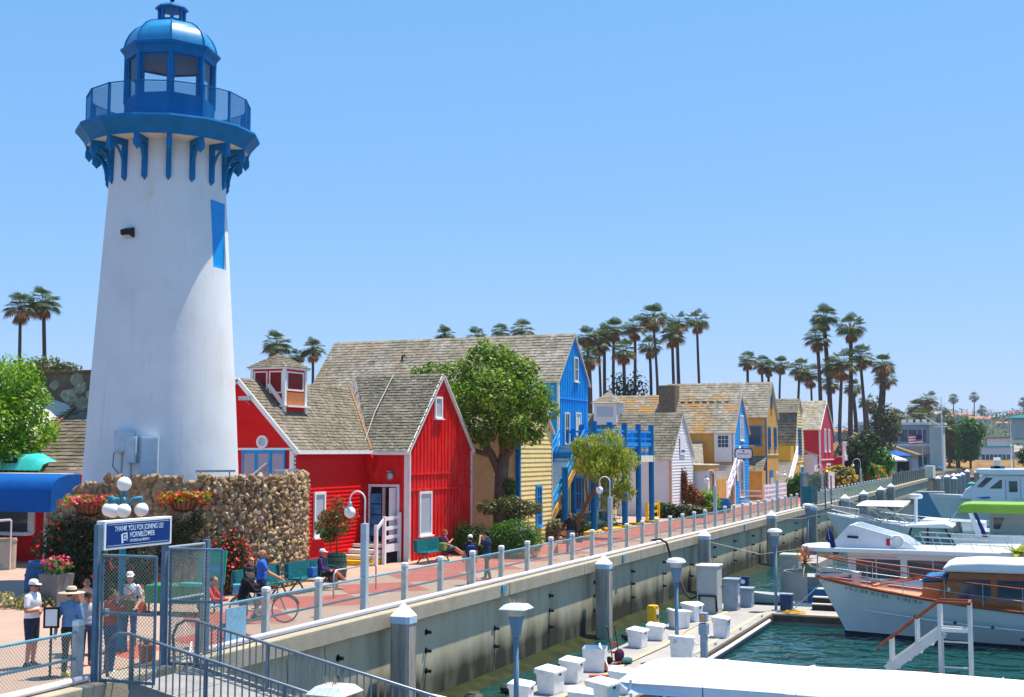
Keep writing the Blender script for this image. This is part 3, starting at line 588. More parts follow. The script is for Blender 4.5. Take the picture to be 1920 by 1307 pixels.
window(rh, o, 'x', (cx+.72, cy, 7.05), 1.05, .62, M['white'], M['redpane'], fw=.06, sill=False, proud=.03)
M['cedar'] = mat('bare_cedar', (.42,.16,.07), .7, .2, 6, stretch=(1,6,1)); MB(o).box(cx+.70, cx+.745, cy-.62, cy+.62, 6.1, 6.62).build('cedar_panel', M['cedar'], rh)
for u in (-.34, .34): window(rh, o, 'y', (cx+u, cy-.72, 7.0), .5, .75, M['white'], M['redpane'], fw=.05, sill=False, proud=.03)
MB(o).bar((cx+.02,cy-.76,6.92),(cx+.72,cy-.76,6.12), .05, .16).build('apron_board', M['white'], rh)
MB(o).box(cx+.55,cx+.95,cy-.8,cy+.8,6.05,6.11).build('flashing', M['white'], rh)
MB(o).box(-25.75,-25.4,42.0,42.6,4.86,4.93).build('roof_hatch', M['black'], rh)
# wing window, entrance in the corner, steps, porch rail
window(rh, o, 'x', (Xw+.05, 40.95, 2.0), .6, 1.5, M['white'], M['glasslt'], fw=.1)
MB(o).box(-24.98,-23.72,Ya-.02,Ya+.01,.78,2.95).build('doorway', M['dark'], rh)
f = MB(o); f.box(-25.08,-24.98,Ya-.08,Ya,.75,3.05); f.box(-23.78,-23.68,Ya-.08,Ya,.75,3.05); f.box(-24.98,-23.78,Ya-.08,Ya,2.95,3.05); f.build('door_frame', M['white'], rh)
MB(o).box(-24.42,-24.3,Ya-.1,Ya-.02,.8,2.92).build('open_door', M['plaster'], rh)
MB(o).box(-23.90,-23.82,Ya-.5,Ya-.02,.8,2.92).build('open_door', M['white'], rh)
M['poster'] = mat('blue_sea_poster', (.05,.24,.50), .4, .5, 2.2, dirt=(.05,.34,.36), dscale=1.5, damt=.8)
pb = MB(o).box(-24.95,-24.42,Ya-.12,Ya-.09,.95,2.75).build('poster_board', M['black'], rh)
for q in range(4): MB(o).box(-24.92,-24.45,Ya-.135,Ya-.12,1.0+.43*q,1.38+.43*q).build('poster', M['poster'], pb)
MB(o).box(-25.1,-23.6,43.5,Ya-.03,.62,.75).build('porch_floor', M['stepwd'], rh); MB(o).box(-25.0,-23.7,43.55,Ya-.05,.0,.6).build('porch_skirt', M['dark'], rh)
for k, (z1, yy) in enumerate(((.56,43.15),(.37,42.8),(.19,42.45))):
    MB(o).box(-25.15-.12*k,-23.75,yy,43.5,0 if k==2 else z1-.16,z1).build('step', M['curbyel'] if k==2 else M['stepwd'], rh, bev=.01)
M['railwhite'] = mat('white_rail_paint', (.80,.77,.80), .5, .06, 5)
for yy, zt in ((42.75,1.55),(43.4,1.85),(Ya-.15,1.95)): MB(o).box(-23.67,-23.55,yy-.06,yy+.06,.0,zt).build('porch_post', M['railwhite'], rh)
for zz in (1.05,1.4,1.78): MB(o).bar((-23.61,43.4,zz-.05),(-23.61,Ya-.15,zz), .05, .13).build('porch_rail', M['railwhite'], rh)
MB(o).bar((-23.61,42.75,1.35),(-23.61,43.4,1.75), .05, .12).build('porch_rail', M['railwhite'], rh); MB(o).box(-23.66,-23.56,43.4,Ya-.1,.45,.75).build('porch_rail', M['railwhite'], rh)
ln = MB(o).box(-24.2,-24.0,Ya-.16,Ya-.01,3.55,3.6).build('lamp_plate', M['steel'], rh); MB(o).sphere((-24.05,Ya-.15,3.38), .16, 10, 8).build('wall_lamp', M['steel'], rh, smooth=True)
bh = MB(o).box(-25.05,-24.8,Ya-.3,Ya-.05,3.55,4.1); bh.prism([(-25.12,4.1),(-24.73,4.1),(-24.925,4.4)], 'y', Ya-.36, Ya-.04); bh.build('bird_house', M['red'], rh)
cm = MB(o).box(-27.2,-26.8,Yw-.5,Yw-.3,6.25,6.4); cm.tube([(-27.0,Yw-.05,6.1),(-27.0,Yw-.4,6.3)], .025, 5).build('camera', M['steel'], rh)
MB(o).tube([(-27.6,Yw-.06,5.9),(-28.1,Yw-.06,5.6),(-28.15,Yw-.06,3.2)], .03, 5).build('conduit', M['lilac'], rh)

# ------------------------------------------------------------------ yellow clapboard annex between the red and blue houses
o = Vector((-25, 55.6, 0)); yh = thing('yellow_annex', 'pale yellow clapboard annex with blue corner trim behind the round tree', 'house', o)
gable_body(yh, o, -30, -22.15, 53.6, 57.75, 5.35, 7.3, M['yellow'])
clap(yh, o, -22.15, 53.62, 57.73, 5.35, 7.28, M['yellow'], h=.215)
roof(yh, gable_roof_slopes(-30, -22.15, 53.6, 57.75, 5.35, 7.3), M['shingle_pale'], o, seed=21)
MB(o).box(-22.3,-22.08,53.5,53.66,0,5.2).build('corner_board', M['bluedk'], yh); MB(o).box(-22.2,-22.1,57.72,57.8,0,5.3).build('corner_board', M['plaster'], yh)
window(yh, o, 'x', (-22.11, 55.95, 1.78), .52, 1.75, M['blue'], M['glass'], nx=2, ny=4, fw=.1)
for k, x in enumerate((-25.4,-24.7,-24.4)):               # strings of little lights hanging in front of the shaded wall
    b = MB(o)
    for q in range(26): b.sphere((x+.012*q*(k-1), 53.35, 3.9-.125*q), .035, 5, 4)
    b.tube([(x,53.35,4.0),(x+.3*(k-1),53.35,.8)], .006, 3).build('light_string', M['cream'], yh)
window(yh, o, 'y', (-25.7, 53.58, 1.5), .35, 1.9, M['blue'], M['glass'], fw=.08, sill=False)

# ------------------------------------------------------------------ tall blue house with stair, balcony and pergola deck
o = Vector((-30, 66, 0)); bh_ = thing('blue_house', 'tall bright blue gabled house with long grey roof, outside stair and blue deck', 'house', o)
Xb, y0, y1, ze, za = -24.5, 65.0, 69.9, 8.4, 11.05
gable_body(bh_, o, -40.2, Xb, y0, y1, ze, za, M['blue'], z0=4.2)
battens(bh_, o, Xb, y0+.05, y1-.05, ze, za, M['blue'], z0=4.3, step=.27)
MB(o).box(Xb, Xb+.045, y0+.05, y1-.05, 7.28, 7.36).build('belt_board', M['blue'], bh_)
roof(bh_, gable_roof_slopes(-40.3, Xb, y0, y1, ze, za, .22, .12), M['shingle_pale'], o, expo=.23, w=.2, seed=31)
barge(bh_, o, Xb+.1, y0, y1, ze, za, M['plaster'], .22, .12); corner(bh_, o, Xb+.02, y0, 4.2, ze-.15, M['cream'], .12)
for xx, yy, zz, hh in ((-29.6,66.4,10.1,.25),(-34.9,66.2,9.7,.3),(-36.9,66.1,9.4,.2)): MB(o).tube([(xx,yy,zz-.2),(xx,yy,zz+hh),(xx+.2,yy,zz+hh+.05)], .06, 6).build('roof_vent', M['black'], bh_)
window(bh_, o, 'x', (Xb+.03, 67.75, 9.05), .5, 1.25, M['cream'], M['glass'], ny=2, fw=.09)
window(bh_, o, 'x', (Xb+.03, 66.25, 5.65), .62, 1.6, M['cream'], M['glass'], ny=2, nx=2, fw=.09)
window(bh_, o, 'x', (Xb+.03, 68.1, 5.55), .75, 1.9, M['cream'], M['cream'], ny=2, nx=2, fw=.09, sill=False)
MB(o).box(-40.2,-24.55,60.2,75.4,0,4.15).build('ground_floor_wall', M['yellow'], bh_)
for i in range(44): MB(o).box(-24.55,-24.52,60.3+i*.34,60.36+i*.34,.0,4.1).build('batten', M['yellow'], bh_)
for yy, w_ in ((62.2,.7),(64.0,1.1),(68.4,1.3),(70.9,1.3),(73.0,1.2)): window(bh_, o, 'x', (-24.52, yy, 1.95), w_, 1.75, M['blue'], M['glass'], nx=3, ny=2, fw=.12)
# deck with railing on tall blue posts
MB(o).box(-24.5,-22.15,63.2,75.1,4.05,4.3).build('deck', M['bluedk'], bh_)
MB(o).box(-22.15,-21.95,72.2,75.0,3.72,4.1).build('deck_beam', M['cream'], bh_)
posts_y = (64.0,66.7,69.4,72.1,74.8)
for yy in posts_y: MB(o).lathe([(.17,0),(.17,5.98)], 12, (-22.1,yy,0)).build('post', M['bluedk'], bh_, smooth=False)
for yy in (62.0,): MB(o).lathe([(.15,0),(.15,5.6)], 12, (-24.0,yy+4,0)).build('post', M['bluedk'], bh_)
for yy, xx in ((71.2,-24.3),(68.3,-24.3)): MB(o).lathe([(.15,4.3),(.15,5.9)], 12, (xx,yy,0)).build('post', M['bluedk'], bh_)
for a, b in zip(posts_y[:-1], posts_y[1:]):
    for zz, hh in ((5.46,.12),(5.08,.07),(4.66,.22)): MB(o).box(-22.13,-22.05,a+.15,b-.15,zz,zz+hh).build('rail', M['blue'], bh_)
    MB(o).box(-22.12,-22.06,(a+b)/2-.05,(a+b)/2+.05,4.1,5.5).build('baluster', M['blue'], bh_)
    MB(o).box(-24.5,-22.0,a-.06,a+.06,4.35,4.5).build('joist', M['bluedk'], bh_)
MB(o).box(-24.48,-22.1,75.0,75.08,4.6,5.5).build('rail', M['blue'], bh_)
for yy in posts_y: MB(o).box(-22.5,-21.75,yy-.35,yy+.35,0,.14).build('post_base', M['curbyel'], bh_, bev=.02)
# outside stair rising away from the viewer to a landing
n = 19
for i in range(n):
    yy = 58.1 + i*.32; zz = .25 + i*.235
    MB(o).box(-24.1,-22.75,yy,yy+.36,zz-.05,zz).build('tread', mat('stair_tread_blue', (.34,.44,.52), .6, .12) if i == 0 else bpy.data.materials['stair_tread_blue'], bh_)
    MB(o).box(-24.1,-22.75,yy+.30,yy+.33,zz-.0,zz+.19).build('riser', bpy.data.materials['stair_tread_blue'], bh_)
for xx in (-24.15,-22.7):
    MB(o).bar((xx,57.9,.0),(xx,64.2,4.55), .08, .35).build('stringer', M['tan'] if xx > -23 else M['bluedk'], bh_)
    for dz in (.55,.95): MB(o).bar((xx,58.0,.1+dz),(xx,64.2,4.55+dz), .08, .12).build('hand_rail', M['blue'], bh_)
MB(o).box(-24.5,-22.6,64.1,66.3,4.3,4.5).build('landing', M['bluedk'], bh_)
for xx in (-24.4,-22.75): MB(o).box(xx-.05,xx+.05,66.2,66.3,4.5,5.55).build('landing_post', M['blue'], bh_)
MB(o).box(-24.4,-22.75,66.22,66.28,5.42,5.52).build('rail', M['blue'], bh_); MB(o).box(-24.4,-22.75,66.22,66.28,4.55,4.65).build('rail', M['blue'], bh_)
MB(o).bar((-24.35,66.25,4.6),(-22.8,66.25,5.45), .05, .06).build('brace', M['blue'], bh_); MB(o).bar((-24.35,66.24,5.45),(-22.8,66.24,4.6), .05, .06).build('brace', M['blue'], bh_)
MB(o).lathe([(.17,0),(.17,3.55)], 12, (-22.5,60.6,0)).build('newel_post', M['bluedk'], bh_)

# ------------------------------------------------------------------ white house with cupola
o = Vector((-26, 85.4, 0)); wh = thing('white_house', 'small white clapboard gabled house with a square cupola on its roof', 'house', o)
gable_body(wh, o, -34, -23, 82.4, 88.4, 3.95, 7.0, M['lilac'])
clap(wh, o, -23, 82.45, 88.35, 3.95, 6.96, M['white'], h=.2)
roof(wh, gable_roof_slopes(-34, -23, 82.4, 88.4, 3.95, 7.0), M['shingle_gy'], o, expo=.25, w=.24, seed=41)
corner(wh, o, -22.96, 82.42, 0, 3.8, mat('pink_trim', (.62,.36,.24), .6), .16); barge(wh, o, -22.9, 82.4, 88.4, 3.95, 7.0, M['white'], .18, .14)
MB(o).box(-22.93,-22.9,84.6,86.0,4.1,5.5).build('wall_sign', M['white'], wh); MB(o).box(-22.9,-22.89,84.8,85.8,4.3,4.45).build('sign_line', M['bluedk'], wh)
cx, cy = -28.35, 85.4
MB(o).box(cx-.85,cx+.85,cy-.85,cy+.85,5.8,7.75).build('cupola_wall', M['lilac'], wh); MB(o).box(cx-.6,cx+.6,cy-.88,cy-.84,6.8,7.5).build('louvre', M['glasslt'], wh); MB(o).box(cx+.84,cx+.88,cy-.6,cy+.6,6.8,7.5).build('louvre', M['glasslt'], wh)
e = 1.02; ap = (cx,cy,8.6); s_ = MB(o); pts = [(cx-e,cy-e,7.75),(cx+e,cy-e,7.75),(cx+e,cy+e,7.75),(cx-e,cy+e,7.75)]
for k in range(4): shingles(s_, pts[k], pts[(k+1)%4], ap, ap, .2, .2, seed=k)
rb = MB(o).add(pts+[ap], [(0,1,4),(1,2,4),(2,3,4),(3,0,4),(3,2,1,0)]).build('cupola_roof', M['stepwd'], wh); s_.build('shingles', M['shingle_pale'], rb, kind='stuff')

# ------------------------------------------------------------------ small ochre entrance hut with tall window, right of the white house
o = Vector((-22.6, 90.2, 0)); eh = thing('entrance_hut', 'small ochre and lilac porch hut with one tall narrow window beside the white house', 'hut', o)
MB(o).box(-24.5,-22.0,88.6,91.2,0,3.0).build('wall', M['lilac'], eh); MB(o).box(-24.6,-21.85,88.4,91.35,3.0,3.35).build('roof', M['tan'], eh); MB(o).box(-24.6,-21.8,88.35,91.4,3.35,3.42).build('roof_edge', M['cream'], eh)
window(eh, o, 'x', (-22.0, 89.9, 1.75), .75, 1.9, M['tan'], M['glass'], nx=2, fw=.2); MB(o).box(-22.1,-21.95,91.2,94.2,0,2.3).build('side_wall', M['tan'], eh)
MB(o).box(-22.15,-21.9,93.9,94.6,0,2.1).build('gate_post', M['railwhite'], eh)

# ------------------------------------------------------------------ bright blue gable with lichened roof, ochre side wall, white stair
o = Vector((-28, 104.2, 0)); b2 = thing('blue_gable_house', 'ochre house with orange lichen on its roof and narrow bright blue gable', 'house', o)
gable_body(b2, o, -34.5, -23, 101.5, 107, 6.05, 9.1, M['tan']); clap(b2, o, -23, 101.52, 106.98, 6.05, 9.06, M['blue'], h=.24)
roof(b2, gable_roof_slopes(-34.5, -23, 101.5, 107, 6.05, 9.1, .25), M['shingle_li'], o, expo=.27, w=.26, seed=51)
barge(b2, o, -22.88, 101.5, 107, 6.05, 9.1, M['plaster'], .25, .14); corner(b2, o, -22.96, 101.5, 0, 5.9, M['white'], .14)
MB(o).box(-29.6,-28.2,102.6,104.0,7.2,9.9).build('chimney', mat('lichen_brick', (.16,.12,.085), .9, .35, 5, .4, 20), b2)
for k in range(8): MB(o).box(-28.6+k*.62,-28.2+k*.62,103.55,103.62,8.42,8.5).build('ridge_vent', M['black'], b2)
window(b2, o, 'x', (-22.96, 104.3, 6.3), 1.2, 1.9, M['white'], M['glasslt'], nx=2, ny=2, fw=.12); window(b2, o, 'x', (-22.96, 104.0, 2.1), 1.3, 2.8, M['white'], M['glass'], nx=2, fw=.14)
MB(o).box(-22.94,-22.9,102.1,102.7,1.9,3.5).build('notice', M['yellow'], b2)
MB(o).box(-24.6,-23.15,101.38,101.5,3.45,5.95).build('door_panel', M['white'], b2); window(b2, o, 'y', (-23.85, 101.37, 5.15), .85, .95, M['white'], M['glass'], nx=3, ny=3, fw=.05, sill=False)
MB(o).box(-31,-24.4,96.2,101.45,0,3.05).build('lower_wall', M['tan'], b2)
roof(b2, [((-31,95.9,2.95),(-24.1,95.9,2.95),(-25.6,101.4,5.1),(-31,101.4,5.1))], M['shingle_pale'], o, expo=.27, w=.26, seed=55, nm='lower_roof')
MB(o).box(-24.4,-23.1,101.2,103.3,0,3.4).build('lower_bay', M['tan'], b2); MB(o).box(-23.1,-23.06,101.6,102.3,.2,3.0).build('door', M['teal'], b2)
for i in range(15):
    yy = 96.4+i*.33; MB(o).box(-24.3,-22.6,yy,yy+.36,.2+i*.215-.2,.2+i*.215).build('tread', M['stepwd'], b2)
for xx in (-22.5,):
    for dz in (.3,.75,1.15): MB(o).bar((xx,96.2,.1+dz),(xx,101.6,3.55+dz), .1, .18).build('stair_rail', M['railwhite'], b2)
    for q in range(5): MB(o).box(xx-.06,xx+.06,96.3+q*1.3-.06,96.3+q*1.3+.06,q*.83,1.25+q*.83).build('stair_post', M['railwhite'], b2)
for k in range(6): MB(o).bar((-24.25,95.4,.35+.3*k),(-22.5,95.4,.35+.3*k), .04, .1).build('gate_bar', M['railwhite'], b2)
for xx in (-24.25,-23.4,-22.5): MB(o).box(xx-.06,xx+.06,95.34,95.46,0,2.2).build('gate_post', M['railwhite'], b2)

# ------------------------------------------------------------------ ochre two-storey house
o = Vector((-27, 117.4, 0)); oh = thing('ochre_house', 'two-storey ochre house with blue-framed windows and pale roof', 'house', o)
gable_body(oh, o, -33, -23, 114.6, 120.2, 7.6, 10.75, M['tan'])
roof(oh, gable_roof_slopes(-33, -23, 114.6, 120.2, 7.6, 10.75, .2), M['shingle_pale'], o, expo=.3, w=.28, seed=61)
corner(oh, o, -22.96, 114.6, 0, 7.4, M['bluedk'], .12); MB(o).box(-22.97,-22.93,114.7,120.2,4.0,4.1).build('belt_board', M['cream'], oh)
window(oh, o, 'y', (-24.0, 114.58, 5.75), .95, 1.5, M['bluedk'], M['glass'], nx=3, ny=3, fw=.14)
for yy in (116.0, 118.8): window(oh, o, 'x', (-22.97, yy, 5.6), .8, 1.7, M['bluedk'], M['glass'], nx=2, ny=2, fw=.16)
window(oh, o, 'x', (-22.97, 117.3, 9.0), .4, 1.0, M['bluedk'], M['glass'], fw=.12)
dd = MB(o).box(-23,-22.94,115.9,117.5,.1,2.6).build('door', M['bluedk'], oh)
for q in (116.2,116.7,117.2): MB(o).box(-22.94,-22.92,q-.12,q+.12,1.2,1.9).build('door_pane', M['white'], dd)
MB(o).box(-25.6,-23.05,112.8,114.6,0,2.6).build('porch_wall', M['tan'], oh); roof(oh, [((-25.7,112.5,2.6),(-22.95,112.5,2.6),(-23.0,114.6,3.9),(-25.7,114.6,3.9))], M['shingle_gy'], o, expo=.3, w=.28, seed=66, nm='porch_roof')

# ------------------------------------------------------------------ mustard house with steep mansard roof
o = Vector((-26, 131.6, 0)); mh = thing('mustard_house', 'narrow mustard yellow house with steep mansard shingle roof and white stair', 'house', o)
poly = [(129.1,0),(134.3,0),(134.3,5.2),(133.2,8.3),(131.7,9.6),(130.2,8.3),(129.1,5.2)]
MB(o).prism(poly, 'x', -30, -23).build('wall', M['yellow2'], mh)
zz = 3.2
while zz < 9.3:
    def wdt(z): return 2.6 if z < 5.2 else (2.6-(z-5.2)*.355 if z < 8.3 else max(.05, 1.5-(z-8.3)*1.15))
    a, b_ = wdt(zz), wdt(zz+.3); MB(o).add([(-22.94,131.7-a,zz),(-22.94,131.7+a,zz),(-22.985,131.7+b_,zz+.3),(-22.985,131.7-b_,zz+.3),(-23,131.7-a,zz),(-23,131.7+a,zz)], [(0,1,2,3),(0,4,5,1)]).build('siding_board', M['yellow'], mh); zz += .3
roof(mh, [((-30,128.9,5.0),(-22.85,128.9,5.0),(-22.85,130.1,8.35),(-30,130.1,8.35)), ((-30,130.0,8.35),(-22.8,130.0,8.35),(-22.8,131.7,9.8),(-30,131.7,9.8)), ((-30,133.4,8.35),(-22.8,133.4,8.35),(-22.8,131.7,9.8),(-30,131.7,9.8))], M['shingle_gy'], o, expo=.3, w=.3, seed=71)
for yy in (131.2,132.3): window(mh, o, 'x', (-22.95, yy, 5.3), .5, 2.5, M['bluedk'], M['glass'], ny=3, fw=.12)
MB(o).box(-23,-22.9,131.5,133.5,.3,2.9).build('door_surround', M['white'], mh); MB(o).box(-22.9,-22.85,131.7,133.2,.4,2.7).build('door', M['teal'], mh)
MB(o).box(-24.4,-23.05,127.2,129.1,0,4.9).build('stair_wall', M['yellow2'], mh); MB(o).box(-23.0,-21.9,134.3,136.3,0,4.0).build('white_bay', M['lilac'], mh)
roof(mh, [((-24.2,134.2,4.8),(-21.7,134.2,3.9),(-21.7,136.5,3.9),(-24.2,136.5,4.8))], M['shingle_pale'], o, expo=.3, w=.3, seed=75, nm='bay_roof')
for i in range(14): MB(o).box(-24.3,-22.7,122.6+i*.36,122.98+i*.36,i*.25,.25+i*.25).build('tread', M['stepwd'], mh)
for dz in (.3,.8,1.2): MB(o).bar((-22.5,122.2,dz),(-22.5,128.0,3.6+dz), .12, .22).build('stair_rail', M['railwhite'], mh)

# ------------------------------------------------------------------ far red house
o = Vector((-27, 150, 0)); r2 = thing('crimson_house', 'crimson gabled house with pale roof at the far end of the row', 'house', o)
gable_body(r2, o, -31, -23, 145, 155, 6.85, 10.2, M['red2']); roof(r2, gable_roof_slopes(-31, -23, 145, 155, 6.85, 10.2, .2), M['shingle_pale'], o, expo=.35, w=.33, seed=81)
corner(r2, o, -22.95, 145, 0, 6.7, M['lilac'], .18); barge(r2, o, -22.88, 145, 155, 6.85, 10.2, M['white'], .2, .2)
for yy in (148.6,151.6): window(r2, o, 'x', (-22.97, yy, 5.6), .8, 2.3, M['white'], M['glasslt'], nx=2, fw=.2)
window(r2, o, 'x', (-22.97, 150.6, 1.7), 2.6, 2.0, M['white'], M['glass'], nx=3, fw=.2); MB(o).box(-23,-22.9,145.1,154.9,3.3,3.42).build('belt_board', M['lilac'], r2)
MB(o).box(-27,-22.2,155.2,161,0,3.6).build('side_wing', M['red2'], r2); MB(o).box(-22.6,-21.9,155.4,161,3.6,3.75).build('balcony_floor', M['white'], r2)
for k in range(12): MB(o).box(-22.0,-21.92,155.5+k*.48,155.6+k*.48,3.75,5.4).build('baluster', M['white'], r2)
MB(o).box(-22.02,-21.9,155.4,161,5.35,5.5).build('balcony_rail', M['white'], r2); MB(o).box(-22.0,-21.8,155.1,155.3,0,5.5).build('porch_post', M['white'], r2)
MB(o).box(-21.9,-21.8,156,159,3.2,3.9).build('sign_board', M['lilac'], r2)

# ------------------------------------------------------------------ brown shingle-roofed snack building on the far left, behind the lighthouse
o = Vector((-34, 33, 0)); sh = thing('snack_building', 'dark red snack building with brown hipped roof and stone chimney left of the lighthouse', 'house', o)
MB(o).box(-40,-30.6,34.6,44,0,3.75).build('wall', M['red'], sh)
pk = (-34.3,38.6,6.9); 
roof(sh, [((-33.7,34.3,3.72),(-30.2,34.3,3.72),(-30.2,38.0,6.6),(-33.4,38.0,6.6)), ((-37.4,31.2,2.9),(-33.75,34.3,3.72),(-33.45,38.0,6.6),(-36.5,37.0,6.75))], M['shingle'], o, expo=.2, w=.3, seed=91)
MB(o).bar((-33.72,34.3,3.8),(-33.42,38.0,6.68), .12, .04).build('valley_flashing', bpy.data.materials['rust_flashing'], sh)
MB(o).bar((-37.5,31.1,2.75),(-33.8,34.25,3.62), .06, .16).build('fascia', M['white'], sh); MB(o).bar((-33.8,34.2,3.62),(-30.2,34.2,3.62), .06, .1).build('fascia', M['white'], sh)
MB(o).box(-38,-33.9,33.0,36,0,3.3).build('wall', M['red'], sh); MB(o).box(-33.95,-33.8,34.5,34.62,0,3.6).build('corner_board', M['white'], sh)
ch = MB(o).box(-35.0,-32.2,37.2,39.0,4.6,7.35).build('chimney', M['mortar'], sh); MB(o).box(-35.1,-32.1,37.1,39.1,7.35,7.42).build('chimney_cap', bpy.data.materials['rust_flashing'], sh)
M['flag'] = stone_mat('grey_flagstone', [(.24,.23,.17),(.36,.34,.26),(.30,.27,.19),(.40,.38,.30)])
random.seed(3)
for k in range(34):
    onx_ = k < 22
    zz = random.uniform(4.8,7.15); s_ = random.uniform(.22,.36); fl = rock_mesh(200+k, 6, 4, (s_, .05, s_*.8), .2)
    ob = fl.build('stone', M['flag'], ch)
    if onx_: ob.location = (random.uniform(-34.85,-32.35)-o.x, 37.2-o.y, zz)
    else: ob.location = (-32.2-o.x, random.uniform(37.3,38.9)-o.y, zz); ob.rotation_euler = (0,0,RAD(90))

sh.location = (-34*1.2, 33*1.2, -.88); sh.scale = (1.2, 1.2, 1.2)
# ------------------------------------------------------------------ fence along the quay
FX = -16.78
post_me = MB().box(-.075,.075,-.075,.075,.0,1.12).mesh('post'); post_me.materials.append(M['post'])
cap_me = MB().add([(-.08,-.08,1.12),(.08,-.08,1.12),(.08,.08,1.12),(-.08,.08,1.12),(-.08,-.08,1.2),(.08,-.08,1.2),(.08,.08,1.2),(-.08,.08,1.2),(-.05,-.05,1.23),(.05,-.05,1.23),(.05,.05,1.23),(-.05,.05,1.23)],
    [(0,1,5,4),(1,2,6,5),(2,3,7,6),(3,0,4,7),(4,5,9,8),(5,6,10,9),(6,7,11,10),(7,4,8,11),(8,9,10,11)]).mesh('post_cap'); cap_me.materials.append(M['white'])
BW = 2.32
rail_me = MB().tube([(0,0,0),(0,BW,0)], .028, 8, caps=False).mesh('rail', True); rail_me.materials.append(M['railblue'])
mesh_me = chain(BW-.16, .95, .075, .0042).mesh('mesh_panel'); mesh_me.materials.append(M['wire'])
mesh_thin = chain(BW-.16, .95, .075, .003).mesh('mesh_panel'); mesh_thin.materials.append(M['wire'])
mesh_far = chain(BW-.16, .95, .13, .0075).mesh('mesh_panel'); mesh_far.materials.append(mat('green_fence_wire', (.22,.38,.36), .5, .1))
def fence(name, label, y0, n, far=False, skip_post=()):
    t = thing(name, label, 'fence', (FX, y0, .0), 0, 'fences along the quay'); far_me = mesh_thin
    for k in range(n+1):
        if k not in skip_post:
            p = link('post', post_me, t, loc=(0, k*BW, .0)); link('post_cap', cap_me, p)
        if k < n:
            for z in (1.0, .52): link('rail', rail_me, t, loc=(.0, k*BW, z))
            m_ = link('mesh_panel', mesh_far if far else (mesh_me if k < 6 else far_me), t, loc=(.085, k*BW+.08, .07)); m_.rotation_euler = (0,0,RAD(90))
    return t
fence('quay_fence', 'chain link fence with blue rails left of the gate', 18.9-4*BW, 4)
fence('quay_fence', 'long chain link fence with blue rails from the gate to the middle pier gate', 22.80, 31, skip_post=(3,12,20))
fence('quay_fence', 'far stretch of greenish chain link fence beyond the pier gate', 99.0, 26, far=True)
ft = thing('fabric_fence', 'dark green fabric-covered fence at the far end of the quay', 'fence', (FX, 160, 0))
M['fabric'] = mat('dark_green_mesh_fabric', (.03,.06,.055), .8, .2, 1)
for k in range(16):
    MB((FX,160,0)).box(FX-.02,FX+.02,159.6+k*3.0,162.5+k*3.0,.1,1.55).build('fabric_panel', M['fabric'], ft); MB((FX,160,0)).box(FX-.06,FX+.06,159.45+k*3,159.57+k*3,0,1.7).build('post', M['post'], ft)
wb = thing('end_barrier', 'white panelled barrier at the far end of the seawall', 'barrier', (FX, 209, 0))
for k in range(4): MB((FX,209,0)).box(FX-.05,FX+1.2,207.7+k*1.3,208.8+k*1.3,.07,2.0).build('panel', M['cream'], wb)
# stretched wires and hand rope, utility lamps on the fence
def arch_lamp(label, y, h=2.45, arm=.47, x=FX):
    t = thing('arch_lamp', label, 'lamp', (x, y, 0), 0, 'arched globe lamps along the quay fence')
    MB().box(-.085,.085,-.085,.085,0,h).build('post', mat('lamp_post_paint', (.42,.52,.60), .5, .1) if 'lamp_post_paint' not in bpy.data.materials else bpy.data.materials['lamp_post_paint'], t, bev=.01)
    pts = [(0,0,h-.3),(0,0,h+.62)] + [(-arm/2+arm/2*math.cos(a), 0, h+.62+arm/2*math.sin(a)) for a in [math.pi*k/8 for k in range(1,9)]] + [(-arm,0,h+.5)]
    MB().tube(pts, .022, 8).build('arm', M['pipe'], t, smooth=True)
    MB().lathe([(.06,0),(.06,.12),(.03,.16)], 10, (-arm,0,h+.42)).build('socket', M['steel'], t)
    MB().sphere((-arm,0,h+.29), .155, 20, 14).build('globe', M['globe'], t, smooth=True)
arch_lamp('arched globe lamp on the fence in front of the red house steps', 22.80+3*BW)
arch_lamp('arched globe lamp on the fence beside the yellow-green tree', 22.80+12*BW)
arch_lamp('arched globe lamp before the white stair of the ochre house', 22.80+20*BW)
arch_lamp('arched globe lamp near the mustard house stair', 22.8+28*BW-.6, 2.4, -.0-.5)
arch_lamp('arched globe lamp on tall post beyond the pier gate', 131.0, 2.6, .75)
arch_lamp('arched globe lamp in front of the crimson house', 117.6, 2.3, .45, -18.5)

# ------------------------------------------------------------------ gate, its sign and the gangway
def leaf(t, o, a, b, h, name='gate_leaf', mid=1.35):
    a, b = Vector(a), Vector(b); d = (b-a); w = d.length; u = d.normalized(); f = MB(o)
    for p, q in ((a+Vector((0,0,.08)), a+Vector((0,0,h))), (b+Vector((0,0,.08)), b+Vector((0,0,h))), (a+Vector((0,0,h)), b+Vector((0,0,h))), (a+Vector((0,0,.1)), b+Vector((0,0,.1))), (a+Vector((0,0,mid)), b+Vector((0,0,mid)))): f.tube([p, q], .028, 8)
    l = f.build(name, M['gatepaint'] if name != 'side_panel' else M['steel'], t, smooth=False)
    c = chain(w-.04, h-.12, .075, .005).mesh('wire_mesh'); c.materials.append(M['wire']); m_ = link('wire_mesh', c, l, loc=a + u*.02 + Vector((0,0,.1)) - Vector(o)); m_.rotation_euler = (0,0,math.atan2(d.y,d.x)); return l
go = (-16.55, 20.1, 0); gt = thing('pier_gate', 'open slate-blue chain link gate at the top of the gangway', 'gate', go)
for yy in (19.1, 21.1): MB(go).box(-16.6,-16.5,yy-.05,yy+.05,0,3.0).build('gate_post', M['gatepaint'], gt)
MB(go).box(-16.62,-16.5,22.45,22.57,0,2.5).build('gate_post', M['gatepaint'], gt)
leaf(gt, go, (-16.45,19.14,.0), (-15.25,19.2,.0), 2.42); leaf(gt, go, (-16.45,21.18,.0), (-15.3,21.32,.0), 2.4)
